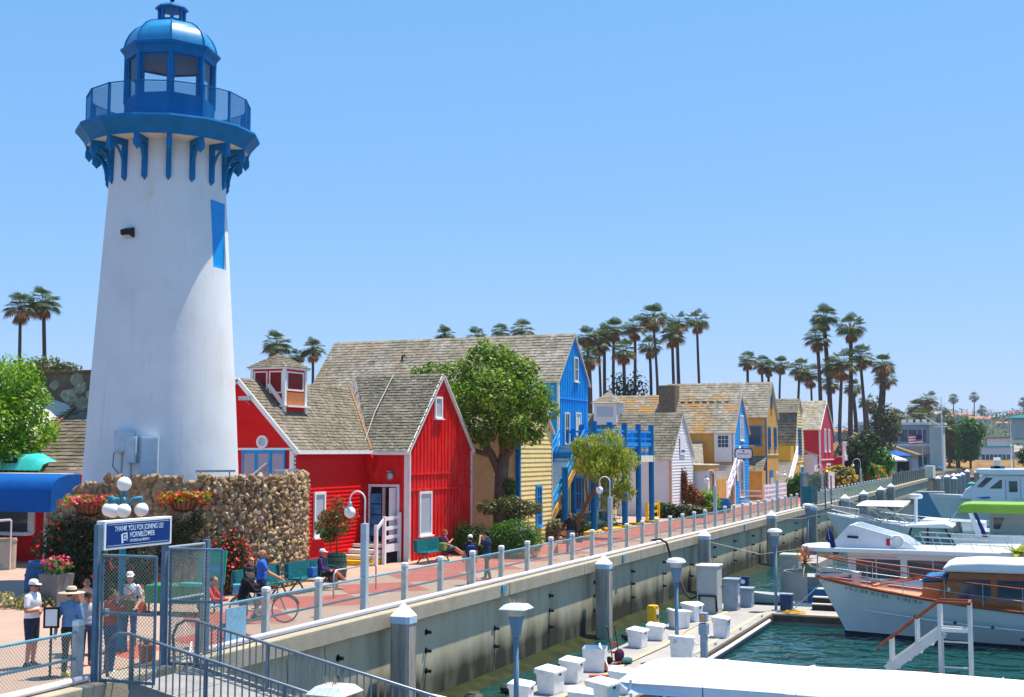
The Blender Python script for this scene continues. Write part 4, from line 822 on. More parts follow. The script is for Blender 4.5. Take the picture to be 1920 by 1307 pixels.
leaf(gt, go, (-16.55,21.2,.0), (-16.55,22.42,.0), 2.42, 'side_panel')
MB(go).box(-16.42,-16.36,19.15,19.25,1.28,1.42).build('latch', M['steel'], gt)
so = (-16.5, 20.1, 2.5); sg = thing('gate_sign', 'dark blue sign with white border reading thank you for joining us over the gate', 'sign', so)
MB(so).box(-16.66,-16.47,19.18,21.2,2.50,3.06).build('sign_box', M['white'], sg, bev=.01)
M['signblue'] = mat('sign_navy', (.006,.04,.20), .4, .08); M['signtxt'] = mat('sign_lettering', (.55,.72,.86), .5, .05)
MB(so).box(-16.47,-16.465,19.24,21.14,2.55,3.01).build('sign_panel', M['signblue'], sg)
f = MB(so)
for q in ((19.27,21.11,2.575,2.582),(19.27,21.11,2.978,2.985)): f.box(-16.465,-16.462,*q)
f.build('pin_stripe', M['signtxt'], sg)
def text(s, size, loc, rot, m, parent, sx=1.0, name='lettering', align='LEFT', o=(0,0,0)):
    cu = bpy.data.curves.new('txt', 'FONT'); cu.body = s; cu.size = size; cu.align_x = align; cu.extrude = .003; ob = bpy.data.objects.new('txt', cu); COL.objects.link(ob)
    bpy.context.view_layer.update(); me = bpy.data.meshes.new_from_object(ob.evaluated_get(bpy.context.evaluated_depsgraph_get())); bpy.data.objects.remove(ob)
    me.materials.clear(); me.materials.append(m); me.name = name
    r = link(name, me, parent, loc=Vector(loc)-Vector(o)); r.rotation_euler = rot; r.scale = (sx,1,1); return r
FXR = (RAD(90), 0, RAD(90))
text('THANK YOU FOR JOINING US!', .146, (-16.461,20.19,2.845), FXR, M['signtxt'], sg, .72, align='CENTER', o=so)
text('HORNBLOWER', .15, (-16.461,19.90,2.71), FXR, M['signtxt'], sg, .72, o=so); text('CRUISES & EVENTS', .068, (-16.461,19.90,2.625), FXR, M['signtxt'], sg, 1.05, o=so)
def quadx(b, pts, x=-16.461): b.add([(x, y+.17, z) for y, z in pts], [tuple(range(len(pts)))])
em = MB(so); quadx(em, [(19.48,2.78),(19.53,2.80),(19.55,2.62),(19.50,2.60)]); quadx(em, [(19.53,2.80),(19.66,2.815),(19.67,2.79),(19.53,2.775)]); quadx(em, [(19.63,2.79),(19.66,2.79),(19.68,2.65),(19.64,2.66)]); quadx(em, [(19.53,2.69),(19.67,2.68),(19.69,2.655),(19.53,2.665)]); quadx(em, [(19.57,2.75),(19.62,2.76),(19.61,2.71),(19.57,2.70)])
em.build('emblem', M['signtxt'], sg)
# gangway
ga = thing('gangway', 'steel gangway with barred handrails sloping down from the gate', 'gangway', (-15.9, 20.35, .02)); gs = .205
def gz(x): return -gs*x
M['gang'] = mat('gangway_deck', (.26,.265,.27), .6, .15, 3, .2, 30); M['grail'] = mat('gangway_rail_steel', (.17,.22,.28), .4, .15, metal=.4)
for k in range(12): MB().add([(k*.9+.01,-.98,gz(k*.9)),(k*.9+.89,-.98,gz(k*.9+.89)),(k*.9+.89,.98,gz(k*.9+.89)),(k*.9+.01,.98,gz(k*.9)),(k*.9+.01,-.98,gz(k*.9)-.06),(k*.9+.89,-.98,gz(k*.9+.89)-.06),(k*.9+.89,.98,gz(k*.9+.89)-.06),(k*.9+.01,.98,gz(k*.9)-.06)], [(0,1,2,3),(0,4,5,1),(1,5,6,2),(2,6,7,3),(3,7,4,0)]).build('deck_plate', M['gang'], ga)
bal_me = MB().bar((0,0,.06),(0,0,.9), .022, .022).mesh('baluster'); bal_me.materials.append(M['grail'])
for sy in (-1, 1):
    MB().bar((0,sy,-.08),(10.8,sy,gz(10.8)-.08), .07, .3).build('side_beam', M['gang'], ga)
    MB().tube([(-.55,sy,.1),(-.6,sy,.6),(-.5,sy,.82),(-.3,sy,.93),(-.05,sy,.93),(10.8,sy,gz(10.8)+.93)], .032, 8).build('top_rail', M['grail'], ga, smooth=True)
    MB().tube([(-.5,sy,.1),(10.8,sy,gz(10.8)+.1)], .02, 6).build('bottom_rail', M['steel'], ga)
    for k in range(70):
        x = .05 + k*.153; link('baluster', bal_me, ga, loc=(x, sy, gz(x)))
    for k in range(7): MB().bar((k*1.7,sy,gz(k*1.7)-.1),(k*1.7,sy,gz(k*1.7)+.92), .06).build('rail_post', M['grail'], ga)

# ------------------------------------------------------------------ concrete piles with white pyramid caps
def pile(label, x, y, top, w=.5, z0=-6.5, rz=0):
    t = thing('mooring_pile', label, 'pile', (x, y, ZW), rz, 'capped concrete piles'); h = w/2; c = h*.72
    oc = [(h,-c),(h,c),(c,h),(-c,h),(-h,c),(-h,-c),(-c,-h),(c,-h)]
    MB().prism(oc, 'z', z0-ZW, top-.52-ZW).build('shaft', M['pile'], t)
    MB().prism([(a*1.06, b*1.06) for a, b in oc], 'z', top-.55-ZW, top-.36-ZW).build('collar', M['pilecap'], t)
    MB().add([(a*1.06, b*1.06, top-.36-ZW) for a, b in oc]+[(0,0,top-ZW)], [(k,(k+1)%8,8) for k in range(8)]+[tuple(range(7,-1,-1))]).build('cap', M['white'], t)
M['pile'] = mat('pile_concrete', (.36,.34,.31), .85, .15, 2, .3, 20, dirt=(.12,.11,.09), dscale=1.5, damt=.7, stretch=(3,3,.4)); M['pilecap'] = mat('pile_collar_blue', (.45,.58,.74), .6, .08)
for k, (y, tp, lab) in enumerate(((30.25,.36,'nearest capped concrete pile at the seawall, behind the gangway rail'),(47.0,.36,'capped concrete pile at the seawall below the broom sweeper'),(62.95,.46,'capped concrete pile behind the tall grey dock cabinet'),(80.3,.66,'capped concrete pile behind the dock lamp with the round hood'),(96.0,.5,'capped concrete pile at the foot of the middle pier gate'),(112.9,.62,'capped pile just beyond the middle pier gate'),(125.5,.6,'second capped pile beyond the middle pier gate'),(139.6,.62,'third capped pile beyond the middle pier gate'),(149.6,.7,'fourth capped pile beyond the middle pier gate'))):
    pile(lab, -15.85, y, tp, .56 if k < 5 else .75)
for k, (x, y, tp) in enumerate(((-13.3,186,.9),(-12.5,192,1.0),(-11.9,197,1.1),(-11.4,190,.8),(-11.2,196,1.1),(-10.9,201,1.2),(-10.4,205,1.6),(-9.0,204,1.5))):
    pile(ORD[k] + ' from the left of the far capped piles beyond the white yachts', x, y, tp, .8)

# ------------------------------------------------------------------ floating docks
DZ = -2.4
M['dock'] = mat('dock_concrete', (.33,.32,.315), .85, .08, 1, .2, 30, dirt=(.23,.215,.205), dscale=.7, damt=.5); M['dockwood'] = mat('dock_rub_timber', (.10,.075,.055), .8, .25, 4)
dk = thing('floating_dock', 'pale grey floating dock with yellow edge lines and white dock boxes', 'dock', (-12, 35, ZW)); do = (-12, 35, ZW)
y = 8.0
while y < 56: MB(do).box(-13.75,-10.6,y+.01,min(y+4,56.2)-.01,DZ-.5,DZ).build('dock_section', M['dock'], dk, bev=.02); y += 4
for xa, xb in ((-10.58,-6.6),(-6.59,-2.6),(-2.59,1.4),(1.41,5.4)): MB(do).box(xa,xb,53.4,56.2,DZ-.5,DZ).build('dock_section', M['dock'], dk, bev=.02); MB(do).box(xa,xb,38.0,40.6,DZ-.5,DZ).build('dock_section', M['dock'], dk, bev=.02)
MB(do).box(-6.8,-3.6,8,37.9,DZ-.5,DZ-.004).build('dock_section', M['dock'], dk)
for xx in (-13.8,-10.58): MB(do).box(xx-.05,xx+.05,8,53.3,DZ-.3,DZ-.05).build('rub_rail', M['dockwood'], dk)
MB(do).box(-10.5,5.4,53.3,53.4,DZ-.3,DZ-.05).build('rub_rail', M['dockwood'], dk)
yl = mat('worn_yellow_line', (.78,.62,.22), .7, .15, 6, dirt=(.5,.48,.45), dscale=5, damt=.8)
for xx in (-12.45,-11.0): MB(do).box(xx-.05,xx+.05,8,53.6,DZ,DZ+.004).build('edge_line', yl, dk)
MB(do).box(-10.9,2,53.65,53.75,DZ,DZ+.004).build('edge_line', yl, dk)
MB(do).tube([(-10.52,38,DZ-.2),(-10.5,45,DZ-.22),(-10.52,52.5,DZ-.2)], .07, 8).build('water_pipe', M['pipe'], dk)
# dock boxes: tapered body, overhanging sloped lid, hasp
M['fibre'] = mat('white_fibreglass', (.78,.80,.84), .4, .05, 3, dirt=(.50,.49,.46), dscale=3.5, damt=.55)
def dock_box(label, x, y, rz, tri=False, w=.62, l=.74, h=.68, z=DZ, open_=False):
    t = thing('dock_box', label, 'dock box', (x, y, z), rz, 'white dock boxes')
    pl = [(-w/2,-l/2),(w/2,-l/2),(w/2,l/2),(-w/2,l/2)] if not tri else [(-w*.62,-l*.55),(w*.62,-l*.55),(w*.62,-l*.25),(.12,l*.55),(-.12,l*.55),(-w*.62,-l*.25)]
    n = len(pl); b = MB(); b.add([(a*.86, c*.86, .0) for a, c in pl]+[(a*.97, c*.97, h-.08) for a, c in pl], [tuple(range(n-1,-1,-1))]+[(k,(k+1)%n,n+(k+1)%n,n+k) for k in range(n)]+([] if open_ else [tuple(range(n,2*n))])); b.build('body', M['fibre'], t, bev=.03)
    if open_: MB().add([(a*.95, c*.95, h-.22+.05*math.sin(7*a)) for a, c in pl], [tuple(range(n))]).build('liner', M['lhblue'], t); return t
    b = MB(); b.add([(a*1.08, c*1.08, h-.09) for a, c in pl]+[(a*1.08, c*1.08, h-.02+(.07 if a < 0 else 0)) for a, c in pl]+[(a*.8, c*.8, h+.03+(.06 if a < 0 else 0)) for a, c in pl], [tuple(range(n-1,-1,-1))]+[(k,(k+1)%n,n+(k+1)%n,n+k) for k in range(n)]+[(n+k,n+(k+1)%n,2*n+(k+1)%n,2*n+k) for k in range(n)]+[tuple(range(2*n,3*n))]); b.build('lid', M['fibre'], t, bev=.012)
    MB().box(w/2*.97,w/2*.97+.03,-.04,.04,h-.16,h-.06).build('hasp', M['black'], t)
    for q in (-.2,.2): MB().box(-w/2*1.02-.02,-w/2*1.02+.01,q-.05,q+.05,h-.16,h-.03).build('hinge', M['steel'], t)
    k_ = .9+.1*((x*7.3+y*3.1) % 1); t.scale = (k_,k_,k_*(.94+.1*((y*5.7) % 1))); return t
dock_box('rounded white dock box at the bottom edge beside the nearest dock lamp', -12.95, 31.5, RAD(8)); dock_box('plain white dock box just beyond the nearest dock lamp', -12.93, 33.6, RAD(-6))
dock_box('white dock box directly before the open blue-lined box', -12.94, 35.4, RAD(3)); dock_box('open white dock box with a crumpled blue liner', -12.95, 37.5, RAD(12), w=.74, l=.8, h=.8, open_=True)
dock_box('white dock box just past the hand truck', -13.1, 42.5, RAD(-4)); dock_box('low rounded white dock box in front of the yellow pedestal', -13.0, 44.4, RAD(10), h=.56)
dock_box('white dock box with triangular lid beside the middle dock lamp', -13.1, 47.6, RAD(60), True); dock_box('white triangular dock box beside the tall grey cabinet', -13.0, 49.9, RAD(-30), True)
dock_box('single white dock box on the water side by the yellow line', -10.95, 45.9, 0, w=.6, l=.62, h=.75); dock_box('white corner dock box with a dark plate just behind the white canopy', -10.8, 39.8, RAD(100), True, h=.85)
dock_box('white dock box half hidden behind the left end of the canopy', -11.1, 34.4, RAD(8)); dock_box('large white dock box left of the canopy at the bottom edge', -10.95, 32.4, RAD(-14), w=.72); dock_box('white dock box lid at the bottom edge left of the canopy', -11.0, 30.7, RAD(20))
fd = tag(MB().box(-.25,.25,-.3,.3,0,.5).box(-.2,.2,-.42,-.3,.05,.4).build('fender_block', M['fibre'], bev=.08), 'white foam fender block behind the gangway rail at the wall foot', 'fender'); fd.location = (-14.9, 30.2, -2.55); fd.rotation_euler = (0,.2,.3)
bd = thing('leaning_board', 'white board with an orange edge leaning on the open dock box', 'board', (-12.5, 37.6, DZ), RAD(20))
MB().add([(0,-.3,0),(0,.25,0),(-.28,.2,.82),(-.3,-.1,.86),(-.28,-.25,.7),(-.04,-.3,0),(-.04,.25,0),(-.32,.2,.82),(-.34,-.1,.86),(-.32,-.25,.7)], [(0,1,2,3,4),(9,8,7,6,5),(0,5,6,1),(1,6,7,2),(2,7,8,3),(3,8,9,4),(4,9,5,0)]).build('board', M['white'], bd); MB().bar((-.05,-.32,0),(-.32,-.27,.75), .03, .05).build('edge_strip', mat('orange_paint', (.6,.16,.05), .5), bd)
pi = tag(MB().tube([(0,-.42,0),(0,.42,0)], .045, 10).build('orange_tube', mat('salmon_tube', (.62,.14,.10), .5)), 'orange-red tube lying on the dock by the boxes', 'tube'); pi.location = (-12.35, 36.5, DZ+.045); pi.rotation_euler = (0,0,RAD(-62))
ht = thing('hand_truck', 'red and black hand truck loaded with dark gear on the dock', 'hand truck', (-12.75, 39.0, DZ), RAD(75))
for s_ in (-.2,.2):
    MB().tube([(s_,.0,.1),(s_,.12,.75),(s_,.2,1.15),(s_,.26,1.18)], .018, 6).build('handle', M['black'], ht); MB().tube([(s_*1.3-.03,.1,.12),(s_*1.3+.03,.1,.12)], .12, 12).build('wheel', M['black'], ht)
M['truckred'] = mat('red_frame', (.5,.03,.03), .5); MB().bar((-.2,.1,.62),(.2,.1,.62), .03, .06).build('cross_bar', M['truckred'], ht); MB().bar((-.2,.05,.35),(.2,.05,.35), .03, .06).build('cross_bar', M['truckred'], ht); MB().box(-.24,.24,-.25,0,.08,.11).build('toe_plate', M['truckred'], ht)
MB().sphere((0,-.12,.28), (.2,.15,.2), 10, 8).build('gear_bag', mat('dark_purple_cloth', (.05,.015,.04), .8), ht); MB().sphere((.15,-.3,.1), (.26,.18,.1), 10, 6).build('gear_bag', mat('teal_cloth', (.03,.11,.12), .8), ht)
yp = thing('yellow_pedestal', 'yellow dock pedestal with a small window and meter', 'pedestal', (-13.55, 45.9, DZ), RAD(-12)); M['pedyel'] = mat('pedestal_yellow', (.72,.42,.02), .45, .08)
MB().box(-.17,.17,-.17,.17,0,.98).lathe([(.2,.98),(.2,1.03),(.0,1.05)], 12).build('case', M['pedyel'], yp, bev=.03); MB().box(.17,.19,-.13,.13,.12,.9).build('door', M['pedyel'], yp, bev=.01); MB().box(.19,.2,-.08,.08,.5,.68).build('meter_window', M['glass'], yp); MB().box(.19,.2,-.09,.09,.72,.86).build('label_plate', M['white'], yp)
M['cabgrey'] = mat('grey_cabinet_paint', (.42,.44,.44), .5, .08, 3); M['cabblue'] = mat('blue_grey_cabinet', (.24,.32,.42), .5, .1)
def cab(nm, lab, x, y, w, d, h, m, rz=0):
    t = thing(nm, lab, 'cabinet', (x, y, DZ), rz, 'cabinets on the dock'); MB().box(-d/2,d/2,-w/2,w/2,0,h).build('case', m, t, bev=.015); MB().box(-d/2-.05,d/2+.05,-w/2-.05,w/2+.05,h,h+.06).build('top', M['white'] if m is M['cabgrey'] else m, t, bev=.02); MB().box(d/2,d/2+.015,-w/2+.06,w/2-.06,.2,h-.1).build('door', m, t, bev=.005); MB().box(-d/2+.06,d/2-.06,-w/2-.015,-w/2,.1,h-.08).build('side_panel', m, t, bev=.005); MB().tube([(d/2+.02,w*.3,h*.55),(d/2+.05,w*.3,h*.55)], .03, 8).build('lock', M['black'], t); return t
c1 = cab('pump_cabinet', 'tallest grey cabinet on the dock with a black hose connected', -13.05, 52.6, .95, .85, 1.95, M['cabgrey']); MB().tube([(-.3,-.55,.0),(-.3,-.55,.75),(.4,-.55,.75),(.45,-.55,.1)], .05, 8).build('pipework', M['black'], c1)
c2 = cab('meter_cabinet', 'middle blue-grey cabinet with paper notices on the dock', -12.4, 53.9, .62, .6, 1.28, M['cabblue']); MB().box(.315,.32,-.2,-.02,.3,.62).build('notice', M['white'], c2); MB().box(.315,.32,.04,.2,.3,.62).build('notice', M['cream'], c2)
cab('small_cabinet', 'smallest blue-grey cabinet at the end of the dock row', -12.05, 55.2, .6, .55, .78, M['cabblue'])
pp = thing('power_pedestal', 'slim grey power pedestal with an amber lamp by the canopy', 'pedestal', (-10.35, 40.9, DZ)); MB().box(-.1,.1,-.12,.12,0,.8).build('case', M['cabblue'], pp, bev=.01); MB().box(-.14,.14,-.17,.17,.8,1.15).build('outlet_box', M['cabblue'], pp, bev=.01); MB().box(-.12,.12,-.15,.15,1.2,1.5).build('lamp_box', M['cabblue'], pp, bev=.01); MB().tube([(.0,-.16,1.35),(.0,-.19,1.35)], .085, 14).build('lamp', mat('amber_lens', (.6,.28,.07), .3), pp)
pp2 = thing('meter_post', 'dark blue post with a round dial behind the smallest cabinet', 'pedestal', (-12.35, 56.0, DZ)); MB().box(-.25,.25,-.1,.1,0,1.22).build('case', mat('navy_metal', (.02,.05,.14), .5), pp2, bev=.01); MB().tube([(0,-.1,1.0),(0,-.13,1.0)], .1, 14).build('dial', M['white'], pp2)
bb = thing('blue_box', 'dark blue box beside the dock lamp at the corner', 'box', (-10.1, 54.1, DZ)); MB().box(-.24,.24,-.2,.2,0,.72).build('case', bpy.data.materials['navy_metal'], bb, bev=.015); MB().box(-.26,.26,-.22,.22,.72,.77).build('lid', M['cabblue'], bb)
rp = MB(); 
for q in range(4): rp.tube([((.34-.05*q)*math.cos(a)*1.5, (.34-.05*q)*math.sin(a), .03+.02*q+.02*math.sin(3*a+q)) for a in [2*math.pi*k/24 for k in range(25)]], .02, 6)
rp = tag(rp.build('hose_coil', mat('yellow_hose', (.72,.42,.03), .5)), 'coil of yellow hose lying on the dock corner', 'hose'); rp.location = (-9.75, 53.75, DZ+.01)
hs = thing('black_hose', 'black hose drooping from the seawall cap to the tall cabinet', 'hose', (-16.3, 57, .1)); ho = (-16.3, 57, .1)
MB(ho).tube([(-16.75,56.6,.25),(-16.45,57.0,.3),(-16.2,57.2,.12),(-16.0,57.15,-.5),(-15.5,56.6,-1.3),(-14.9,55.6,-2.0),(-14.4,54.6,-2.1),(-13.9,53.6,-1.9),(-13.5,52.4,-1.62),(-13.2,52.15,-1.6)], .05, 8).build('hose', M['black'], hs, smooth=True)
st = thing('boarding_step', 'black two-tread boarding step on the dock beside the wooden yacht bow', 'step', (-8.6, 55.2, DZ)); 
for k in range(2): MB().box(-.6,.6,-.2+.3*k,.1+.3*k,.24+.26*k,.29+.26*k).build('tread', M['stepwd'], st); MB().box(-.6,.6,-.15+.3*k,.08+.3*k,0,.24+.26*k).build('riser', M['black'], st)
# dock lamps
def dock_lamp(label, x, y, square, top=.88):
    t = thing('dock_lamp', label, 'lamp', (x, y, DZ), 0, 'lamps on the floating dock'); h = top-DZ; m = mat('dock_lamp_blue', (.13,.24,.36), .45, .1) if 'dock_lamp_blue' not in bpy.data.materials else bpy.data.materials['dock_lamp_blue']
    n = 4 if square else 20; r0 = math.pi/4
    MB().tube([(0,0,0),(0,0,h-.75)], .062, 10).build('pole', m, t, smooth=True); MB().box(-.16,.16,-.16,.16,0,.03).build('base_plate', m, t)
    MB().lathe([(.10,h-.75),(.19,h-.28),(.19,h-.27)], n, rot=r0).build('head', m, t); MB().lathe([(.185,h-.28),(.20,h-.1)], n, rot=r0).build('lens', mat('lamp_lens', (.55,.52,.45), .3) if 'lamp_lens' not in bpy.data.materials else bpy.data.materials['lamp_lens'], t)
    M['hat'] = M.get('hat') or mat('lamp_hat', (.58,.64,.68), .5, .1)
    MB().lathe([(.42,h-.12),(.44,h-.10),(.30,h-.0),(.12,h+.02),(.0,h+.02)] if square else [(.30,h-.12),(.33,h-.09),(.27,h-.0),(.15,h+.04),(.0,h+.045)], n, rot=r0).build('hat', M['hat'], t)
    if square:
        sp = MB()
        for k in range(46): a = random.uniform(0,6.28); r = random.uniform(0,.22); sp.tube([(r*math.cos(a),r*math.sin(a),h),(r*math.cos(a)*1.4,r*math.sin(a)*1.4,h+.11)], .004, 3)
        sp.build('bird_spikes', mat('spike_wire', (.35,.28,.2), .5) if 'spike_wire' not in bpy.data.materials else bpy.data.materials['spike_wire'], t, kind='stuff')
dock_lamp('square-hooded dock lamp with bird spikes at the bottom edge by the gangway', -9.7, 16.35, True, .95); dock_lamp('square-hooded blue dock lamp in front of the white dock boxes', -11.23, 27.0, True); dock_lamp('round-hooded dock lamp in the middle of the dock', -11.07, 40.2, False, .87); dock_lamp('round-hooded dock lamp at the dock corner by the wooden yacht', -10.6, 54.35, False, 1.03); dock_lamp('farther round-hooded dock lamp beside the bow of the white sailboat', -13.7, 81.0, False, 1.03)
MB(do).box(-14.6,-12.6,78,84,DZ-.5,DZ-.01).build('dock_section', M['dock'], dk); MB(do).box(-12.59,6,69.5,71.5,DZ-.5,DZ-.01).build('dock_section', M['dock'], dk)

# ------------------------------------------------------------------ middle pier gate and gangway
mo = (-16.4, 97.4, 0); mg = thing('middle_pier_gate', 'chain link pier gate with dark blue side panels in front of the mustard house', 'gate', mo)
for yy in (96.0,98.9): 
    MB(mo).box(-16.75,-16.6,yy-.07,yy+.07,0,2.75).build('gate_post', M['gatepaint'], mg); MB(mo).box(-16.62,-15.95,yy-.03,yy+.03,.3,1.7).build('side_panel', M['teal'], mg)
    MB(mo).box(-14.95,-14.85,yy-.05,yy+.05,0,2.5).build('gate_post', M['gatepaint'], mg)
MB(mo).box(-16.75,-16.6,96,98.9,2.65,2.75).build('top_bar', M['gatepaint'], mg); leaf(mg, mo, (-16.6,96.1,.2), (-14.9,96.1,.2), 2.4); leaf(mg, mo, (-16.65,96.1,.1), (-16.65,98.8,.1), 2.5)
mgw = thing('middle_gangway', 'barred gangway running down beside the seawall from the middle gate', 'gangway', (-14.7, 98, .0))
for yy in (97.2,98.6):
    for dz in (.9,.1): MB().tube([(0,yy-98,dz),(9,yy-98,dz-2.3)], .035, 6).build('rail', M['steel'], mgw)
    for k in range(30): x = k*.3; MB().bar((x,yy-98,.05-x*.256),(x,yy-98,.9-x*.256), .03).build('baluster', M['steel'], mgw)
MB().add([(0,-.8,-.02),(9,-.8,-2.32),(9,.6,-2.32),(0,.6,-.02),(0,-.8,-.1),(9,-.8,-2.4),(9,.6,-2.4),(0,.6,-.1)], [(0,1,2,3),(4,5,6,7),(0,1,5,4),(2,3,7,6)]).build('deck', M['gang'], mgw)

cl_me = MB().box(-.03,.03,-.05,.05,0,.05).tube([(0,-.16,.07),(0,.16,.07)], .02, 6).mesh('cleat'); cl_me.materials.append(M['steel'])
for k in range(11): link('cleat', cl_me, dk, loc=(-10.72+12, 12+4*k-35, DZ-ZW))
for k in range(9): c_ = link('cleat', cl_me, dk, loc=(-13.62+12, 14+4.5*k-35, DZ-ZW))
def line(lab, pts, m, r=.016):
    t = thing('mooring_line', lab, 'rope', pts[0], 0, 'ropes and hoses on the docks'); MB(pts[0]).tube(pts, r, 6).build('rope', m, t, smooth=True)
M['rope'] = mat('white_rope', (.62,.60,.55), .9, .15, 20); M['hosew'] = mat('white_hose', (.66,.68,.70), .5, .05)
line('white mooring line from the wooden yacht bow to the dock corner', [(-8.1,51.4,-.75),(-8.9,52.2,-1.5),(-9.6,53.0,-2.15),(-10.0,53.6,-2.36)], M['rope'])
line('white hose snaking across the dock by the amber-lamp pedestal', [(-10.45,41.0,-2.2),(-10.9,41.6,-2.37),(-11.6,41.9,-2.38),(-11.9,43.0,-2.38),(-11.3,43.8,-2.38),(-11.8,44.8,-2.38),(-12.4,45.0,-2.37)], M['hosew'], .02)
line('thin dark cable along the dock beside the boxes', [(-12.3,33,-2.385),(-12.25,36,-2.385),(-12.35,39.5,-2.385),(-12.2,43,-2.385),(-12.5,47,-2.385),(-12.4,51.8,-2.385)], M['black'], .012)
line('white mooring line from the houseboat to the seawall pile', [(-10.2,59.2,-.1),(-12.5,60.5,-.55),(-15.6,62.9,-.2)], M['rope'])
line('long white line from the white sailboat bow to the far pile', [(-11.9,77.6,.65),(-13.8,79.0,.2),(-15.6,80.3,.1)], M['rope'])
# ------------------------------------------------------------------ foliage kit
VR = RAD(22.7768)
def leaf_cloud(clumps, n, size, seed=0, up=.35, shell=.55, asp=.5, droop=0.0):
    """vertices and faces of many small pointed leaves spread through the clumps (x,y,z,rx,ry,rz)"""
    rg = np.random.default_rng(seed); c = np.array(clumps, float); w = (c[:,3]*c[:,4]*c[:,5])**.67; idx = rg.choice(len(c), n, p=w/w.sum())
    d = rg.normal(size=(n,3)); d /= np.linalg.norm(d, axis=1)[:,None]; r = shell + (1.06-shell)*rg.random(n)**.7; r *= 1 + .12*np.sin(d[:,0]*7+idx)*np.cos(d[:,1]*6+d[:,2]*5)
    p = c[idx,:3] + d*r[:,None]*c[idx,3:6]; nn = d*.7 + rg.normal(size=(n,3))*.55 + np.array([0,0,up]); nn /= np.linalg.norm(nn, axis=1)[:,None]
    t = np.cross(nn, rg.normal(size=(n,3))); t /= np.linalg.norm(t, axis=1)[:,None]; t[:,2] -= droop; b = np.cross(nn, t); s = size*(.6+.8*rg.random(n))[:,None]
    v = np.stack([p - t*s*.5, p + b*s*asp*.5 + nn*s*.08, p + t*s*.55, p - b*s*asp*.5 + nn*s*.08], 1).reshape(-1,3)
    return v
def cloud_obj(name, v, m, parent, kind='stuff'):
    n = len(v)//4; me = bpy.data.meshes.new(name); me.vertices.add(len(v)); me.vertices.foreach_set('co', v.ravel()); me.loops.add(4*n); me.loops.foreach_set('vertex_index', np.arange(4*n)); me.polygons.add(n); me.polygons.foreach_set('loop_start', np.arange(n)*4); me.update(calc_edges=True); me.materials.append(m)
    return link(name, me, parent, kind=kind)
def limbs(parent, paths, m, name='trunk'):
    for i, (pts, rs) in enumerate(paths): MB().tube(pts, rs, 8).build(name if i == 0 else 'limb', m, parent, smooth=True)
M['bark'] = mat('grey_bark', (.15,.10,.07), .9, .3, 6, .6, 25, stretch=(3,3,.6)); M['barkred'] = mat('reddish_bark', (.20,.09,.05), .9, .3, 6, .5, 25)
M['leaf'] = leaf_mat('round_tree_leaves', (.018,.070,.006), (.21,.34,.016)); M['leafyg'] = leaf_mat('yellow_green_leaves', (.07,.14,.006), (.36,.42,.02), .4); M['leafbr'] = leaf_mat('bright_green_leaves', (.03,.13,.004), (.24,.44,.012), .4)
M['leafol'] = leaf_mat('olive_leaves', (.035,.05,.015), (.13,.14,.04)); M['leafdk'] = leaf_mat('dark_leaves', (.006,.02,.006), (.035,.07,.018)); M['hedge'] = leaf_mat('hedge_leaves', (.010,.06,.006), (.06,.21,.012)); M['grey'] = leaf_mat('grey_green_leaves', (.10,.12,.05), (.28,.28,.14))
M['redfl'] = leaf_mat('red_flowers', (.40,.006,.01), (.72,.03,.03), .3); M['pinkfl'] = leaf_mat('pink_flowers', (.55,.01,.08), (.8,.06,.16), .3); M['yelfl'] = leaf_mat('yellow_flowers', (.55,.35,.02), (.8,.6,.05), .3); M['redleaf'] = leaf_mat('rust_leaves', (.16,.03,.01), (.35,.10,.03))
def tree(name, label, base, clumps, n, size, m, paths, bark, cat='tree', group=None, seed=0, flowers=None, **kw):
    t = thing(name, label, cat, base, VR, group); limbs(t, paths, bark); cloud_obj('crown', leaf_cloud(clumps, n, size, seed, **kw), m, t)
    if flowers: cloud_obj('flowers', leaf_cloud(clumps, flowers[0], flowers[1], seed+9, shell=.92, asp=1.0), flowers[2], t)
    return t
E_ = lambda x, y, z, r, k=.85: (x, y, z, r, r, r*k)
cl = [E_(-.8,.2,8.0,1.3),E_(-2.1,.6,7.8,1.0),E_(-3.2,.9,8.0,.6),E_(-3.95,.9,7.95,.36),E_(.5,.3,8.0,1.15),E_(1.5,-.3,6.9,1.05),E_(2.15,-.2,6.2,.7),E_(-1.6,-.5,6.7,1.1),E_(-.2,-1.1,7.0,1.35),E_(.5,-.9,5.6,1.0),E_(-.9,-.6,5.6,.85),E_(1.5,-.2,5.5,.8),E_(-2.0,.2,5.8,.55),E_(-.8,.2,8.85,.75),E_(.1,.4,8.6,.8),E_(1.15,.4,7.9,.85),E_(0,1.2,6.8,1.5),E_(-1.6,1.3,6.9,1.2),E_(1.3,1.2,6.7,1.1),E_(.6,-.5,5.0,.75),E_(-.8,-.4,5.05,.65),E_(1.5,0,5.0,.55),E_(-1.7,0,5.2,.5)]
tree('round_tree', 'big dense round-crowned green tree between the red and yellow houses', (-22.2,51.7,0), [(c[0]*.96-.1,c[1],c[2],c[3]*.88,c[4]*.88,c[5]*.88) for c in cl], 15500, .18, M['leaf'], [([(0,0,0),(-.05,0,1.5),(-.02,.05,3.2),(.1,0,4.2)],[.38,.34,.30,.24]),([(-.02,.05,3.2),(-.5,.1,4.3),(-1.3,.1,5.3),(-1.9,.3,6.4)],[.2,.17,.12,.06]),([(.1,0,4.0),(.6,-.2,4.7),(1.3,-.2,5.6)],[.18,.14,.07]),([(.1,0,4.1),(0,-.1,5.2),(-.3,-.3,6.6)],[.2,.15,.07]),([(-.5,.1,4.2),(-1.6,.2,4.5),(-2.4,.3,5.5)],[.13,.1,.05]),([(.4,-.1,4.4),(.9,.3,5.3),(.8,.4,6.6)],[.13,.1,.05])], M['bark'], seed=1)
